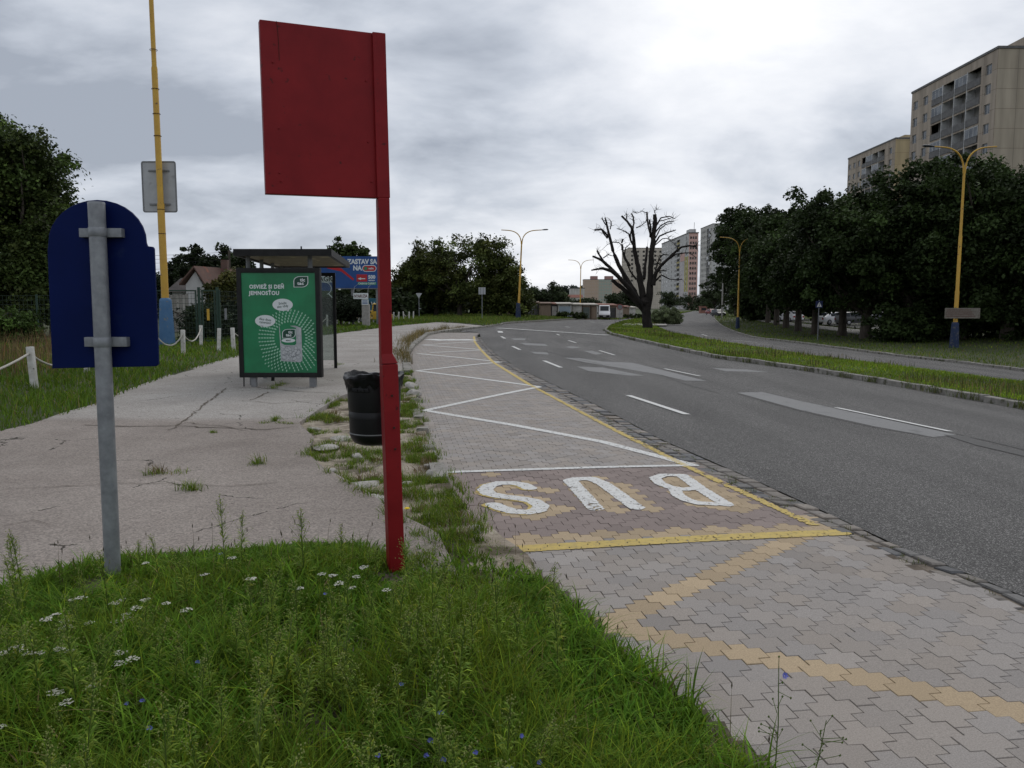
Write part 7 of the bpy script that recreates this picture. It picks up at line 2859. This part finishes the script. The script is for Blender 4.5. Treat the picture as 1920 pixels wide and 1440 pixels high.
# left verge
LV = [(-4.95, 3), (-5.4, 6)] + [(a + .10 + .12 * math.sin(b * 2.3) * math.sin(b * 5.1), b) for a, b in SWL] + [(-3, 66), (-12, 92), (-22, 80), (-17, 55), (-14.5, 36), (-24, 33), (-26, 12), (-9, 3)]
n = 80000
p = sample(LV, n, rg, lambda x, y: np.clip((14 / np.hypot(x, y)) ** 1.6, .02, 1))
dd = np.hypot(p[:, 0], p[:, 1])
P = np.stack([p[:, 0], p[:, 1], np.full(n, .065) + .05 * (vnoise(p[:, 0], p[:, 1], .6, 9) - .5)], 1)
field('verge_grass', 'rough green grass on the verge left of the pavement', P, rg.uniform(.08, .24, n) * (.6 + .8 * vnoise(p[:, 0], p[:, 1], .7, 14)), .006 + .0007 * dd, (.072, .145, .017), rg, seg=3)
n = 2600
p = sample([(-10.4, 12), (-9.7, 16), (-11, 24), (-14, 31), (-17.5, 31), (-16, 12)], n, rg)
P = np.stack([p[:, 0], p[:, 1], np.full(n, .05)], 1)
field('dry_weeds', 'brownish dry weeds behind the rope fence at the left', P, rg.uniform(.35, 1.0, n), np.full(n, .016), (.12, .09, .055), rg, (.05, .4), dry=.4)
# median
mo = np.array(med.data.vertices.foreach_get) if False else None


def strip_points(obj, n, rng, kmax=1.5, d0=18, rows=200, cols=14, skirt_n=0):
    co = np.empty(len(obj.data.vertices) * 3, np.float32)
    obj.data.vertices.foreach_get('co', co)
    co = co.reshape(-1, 3)[:rows * cols].reshape(rows, cols, 3)
    A, B, C, D = co[:-1, :-1], co[1:, :-1], co[1:, 1:], co[:-1, 1:]
    area = np.linalg.norm(np.cross(C - A, D - B), axis=2) / 2
    mid = (A + C) / 2
    dist = np.hypot(mid[..., 0], mid[..., 1])
    w = area * np.minimum(1, (d0 / dist) ** kmax) * (mid[..., 1] > 4) * (np.abs(mid[..., 0]) < .75 * mid[..., 1] + 4)
    w = (w / w.sum()).ravel()
    k = rng.choice(len(w), n, p=w)
    u, v = rng.random(n)[:, None], rng.random(n)[:, None]
    r = lambda q: q.reshape(-1, 3)[k]
    return (r(A) * (1 - u) + r(B) * u) * (1 - v) + (r(D) * (1 - u) + r(C) * u) * v


P = strip_points(med, 75000, rg)
n = len(P)
dd = np.hypot(P[:, 0], P[:, 1])
tall = vnoise(P[:, 0], P[:, 1], .45, 61)
field('median_grass', 'bright green grass with taller patches on the median', P, rg.uniform(.05, .15, n) * (.6 + 1.3 * np.clip(tall - .4, 0, 1)), .006 + .0006 * dd, (.112, .205, .020), rg, seg=2, patch=.7, var=.28)
# taller weeds along the median
P = strip_points(med, 9000, rg)
k = (vnoise(P[:, 0], P[:, 1], .5, 71) > .62)
P = P[k]
n = len(P)
field('median_weeds', 'taller brownish weeds standing in patches on the median', P, rg.uniform(.12, .32, n), .006 + .0006 * np.hypot(P[:, 0], P[:, 1]), (.065, .085, .030), rg, (.02, .35), seg=2, dry=.15)
P = strip_points(ver, 30000, rg, 1.2, 25, 140, 16)
n = len(P)
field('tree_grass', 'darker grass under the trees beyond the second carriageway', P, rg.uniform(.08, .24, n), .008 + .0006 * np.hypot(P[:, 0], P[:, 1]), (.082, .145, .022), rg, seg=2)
FV = gxy([(745, 607), (819, 605), (893, 610.5), (912, 613), (938, 610), (942, 607.5), (1000, 603), (1060, 599.2), (1120, 597.2), (1160, 594.5), (1195, 590)]) + [(18, 136), (0, 126), (-22, 112), (-20, 90)]
n = 16000
p = sample(FV, n, rg, lambda x, y: np.clip((60 / np.hypot(x, y)) ** 1.3, .05, 1))
P = np.stack([p[:, 0], p[:, 1], g(p[:, 0], p[:, 1]) + .12], 1)
field('far_grass', 'grass before the bushy trees and the garages', P, rg.uniform(.15, .38, n), .012 + .0006 * p[:, 1], (.085, .15, .026), rg, seg=2)
# dry weeds along the curved kerb
kl = np.array(gxy([(775, 690), (764, 668), (772, 648), (787, 636), (800, 627), (835, 621), (880, 615)]))
tt = rg.random(3200) ** .9 * (len(kl) - 1)
p = np.stack([np.interp(tt, np.arange(len(kl)), kl[:, k]) for k in (0, 1)], 1)
p[:, 0] -= np.abs(rg.normal(0, .28, len(p)))
cl = vnoise(p[:, 0], p[:, 1], 1.3, 81)
P = np.stack([p[:, 0], p[:, 1], np.full(len(p), .09)], 1)
field('kerb_weeds', 'brownish weeds along the curved kerb of the bus bay', P, rg.uniform(.10, .5, len(p)) * np.clip(cl * 1.6 - .1, .15, 1.2), np.full(len(p), .011), (.095, .095, .035), rg, (.1, .7), seg=3, dry=.35)
# weeds between kerb stones of the median
pts = resample([(a - .02, b) for a, b in MEDL[:8]], 60, False)
c = pts[rg.choice(len(pts), 26)]
p = np.repeat(c, 50, 0) + rg.normal(0, .13, (26 * 50, 2))
P = np.stack([p[:, 0], p[:, 1], g(p[:, 0], p[:, 1]) + .02], 1)
field('kerb_weeds', 'small weeds sprouting at the median kerb', P, rg.uniform(.08, .32, len(p)), np.full(len(p), .014), (.06, .09, .026), rg, (.1, .8), seg=2)
# moss and weeds in the sett joints
yy = rg.uniform(4.3, 12, 70)
xx = np.array([float(bay_r(v)) for v in yy]) + rg.uniform(-.02, .22, 70)
p = np.repeat(np.stack([xx, yy], 1), 14, 0) + rg.normal(0, .018, (70 * 14, 2))
P = np.stack([p[:, 0], p[:, 1], g(p[:, 0], p[:, 1]) - .004], 1)
field('joint_weeds', 'tiny weeds in the joints of the granite setts', P, rg.uniform(.01, .045, len(p)), np.full(len(p), .004), (.075, .11, .03), rg, (.3, 1.2), seg=2)

# ------------------------------------------------------------------ loose stones
M['stone'] = mat('pale_stone', (.40, .38, .35), (.26, .24, .21), 8, .9, .01, 20)


def rock(label, px, py, s, seed, flat=.7):
    rng = np.random.default_rng(seed)
    p = gp(px, py, .03)
    bm = bmesh.new()
    bmesh.ops.create_icosphere(bm, subdivisions=3, radius=1)
    ax_ = rng.uniform(.75, 1.25, 3)
    pl_ = [Vector(rng.normal(size=3)).normalized() for _ in range(9)]
    off_ = rng.uniform(.62, .9, 9)
    for v in bm.verts:
        for n_, o_ in zip(pl_, off_):
            d = v.co.dot(n_) - o_
            if d > 0:
                v.co -= n_ * d * .9
        v.co = Vector((v.co.x * s * ax_[0], v.co.y * s * ax_[1], v.co.z * s * flat * ax_[2]))
    me = bpy.data.meshes.new('rock')
    bm.to_mesh(me)
    bm.free()
    me.materials.append(M['stone'])
    o = link(bpy.data.objects.new('rock', me))
    o.location = (p.x, p.y, .04 + s * flat * .35)
    o.rotation_euler = (0, 0, rng.uniform(0, 6))
    tag(o, label, 'stone', 'loose stones in the broken strip')


rock('pale jagged stone on the grass under the litter bin', 671, 860, .060, 1)
rock('white stone at the edge of the blocks near the white cross line', 806, 894, .045, 2, .9)
rock('pale stone just behind the white one at the block edge', 800, 878, .040, 3, .6)
rock('dark flat stone left of the red post', 624, 886, .05, 4, .4)
rock('large flat broken slab left of the red post', 680, 915, .16, 5, .22)
rock('flat broken slab edge near the middle of the dirt strip', 705, 940, .13, 6, .25)
0 or rock('broken kerb end beside the yellow cross line', 893, 1000, .055, 7, .6)
rock('broken kerb lump behind the litter bin', 776, 742, .16, 8, .6)
rock('long kerb fragment right of the litter bin', 770, 728, .15, 9, .6)
rock('small flat stone right of the red post in the grass', 762, 910, .06, 10, .3)
rock('crumbled concrete chunk in front of the shelter', 588, 808, .10, 11, .3)
rock('flat crumbled chunk left of the litter bin', 640, 826, .15, 12, .22)
rock('second flat crumbled chunk left of the litter bin', 610, 842, .13, 13, .2)

# open joints of the old slabs
M['crack'] = mat('dirt_filled_joint', (.085, .070, .050), (.13, .105, .08), 30, .95)


def crack(pts, w, seed=0):
    rng = np.random.default_rng(seed)
    q = [gp(a, b_, .09) for a, b_ in pts]
    fine = []
    for a, b_ in zip(q[:-1], q[1:]):
        nn = max(2, int((b_ - a).length / .12))
        for k in range(nn):
            fine.append(a.lerp(b_, k / nn) + Vector((rng.normal() * .018, rng.normal() * .018, 0)))
    fine.append(q[-1])
    p = np.array([tuple(v) for v in fine])
    d = np.gradient(p[:, :2], axis=0)
    d /= np.linalg.norm(d, axis=1)[:, None] + 1e-9
    ww = w * rng.uniform(.35, 1.3, len(p))
    ww[0] = ww[-1] = .002
    nx_, ny_ = -d[:, 1] * ww / 2, d[:, 0] * ww / 2
    zz_ = .0935 + .012 * (vnoise(p[:, 0], p[:, 1], .6, 5) - .5) + g(p[:, 0], p[:, 1])
    V = np.stack([np.stack([p[:, 0] + nx_, p[:, 1] + ny_, zz_ + .004], 1), np.stack([p[:, 0] - nx_, p[:, 1] - ny_, zz_ + .004], 1)], 1).reshape(-1, 3)
    i = np.arange(len(p) - 1) * 2
    np_mesh('crack', V, np.stack([i + 1, i + 3, i + 2, i], 1), M['crack'], walk)


crack([(150, 797), (240, 800), (330, 798), (430, 803), (500, 806), (560, 800)], .03, 1)
crack([(315, 808), (350, 785), (385, 758), (425, 728)], .03, 2)
crack([(425, 727), (480, 727), (560, 735), (640, 738)], .03, 3)
crack([(345, 792), (420, 800), (470, 809)], .02, 4)
0 and crack([(365, 775), (372, 768), (395, 770), (422, 765)], .015, 5)
crack([(450, 752), (520, 758), (590, 752)], .018, 6)
crack([(650, 660), (700, 659), (735, 660)], .04, 7)
crack([(600, 621), (690, 623), (770, 621), (800, 619)], .07, 8)
crack([(0, 918), (120, 912), (260, 908), (420, 912), (540, 905)], .012, 9)
crack([(640, 676), (755, 679)], .03, 10)
crack([(650, 690), (754, 691)], .03, 11)
crack([(640, 705), (752, 703)], .025, 12)
crack([(660, 668), (757, 668)], .03, 13)
crack([(0, 985), (60, 978), (110, 990)], .008, 14)
crack([(505, 735), (470, 752)], .03, 15)
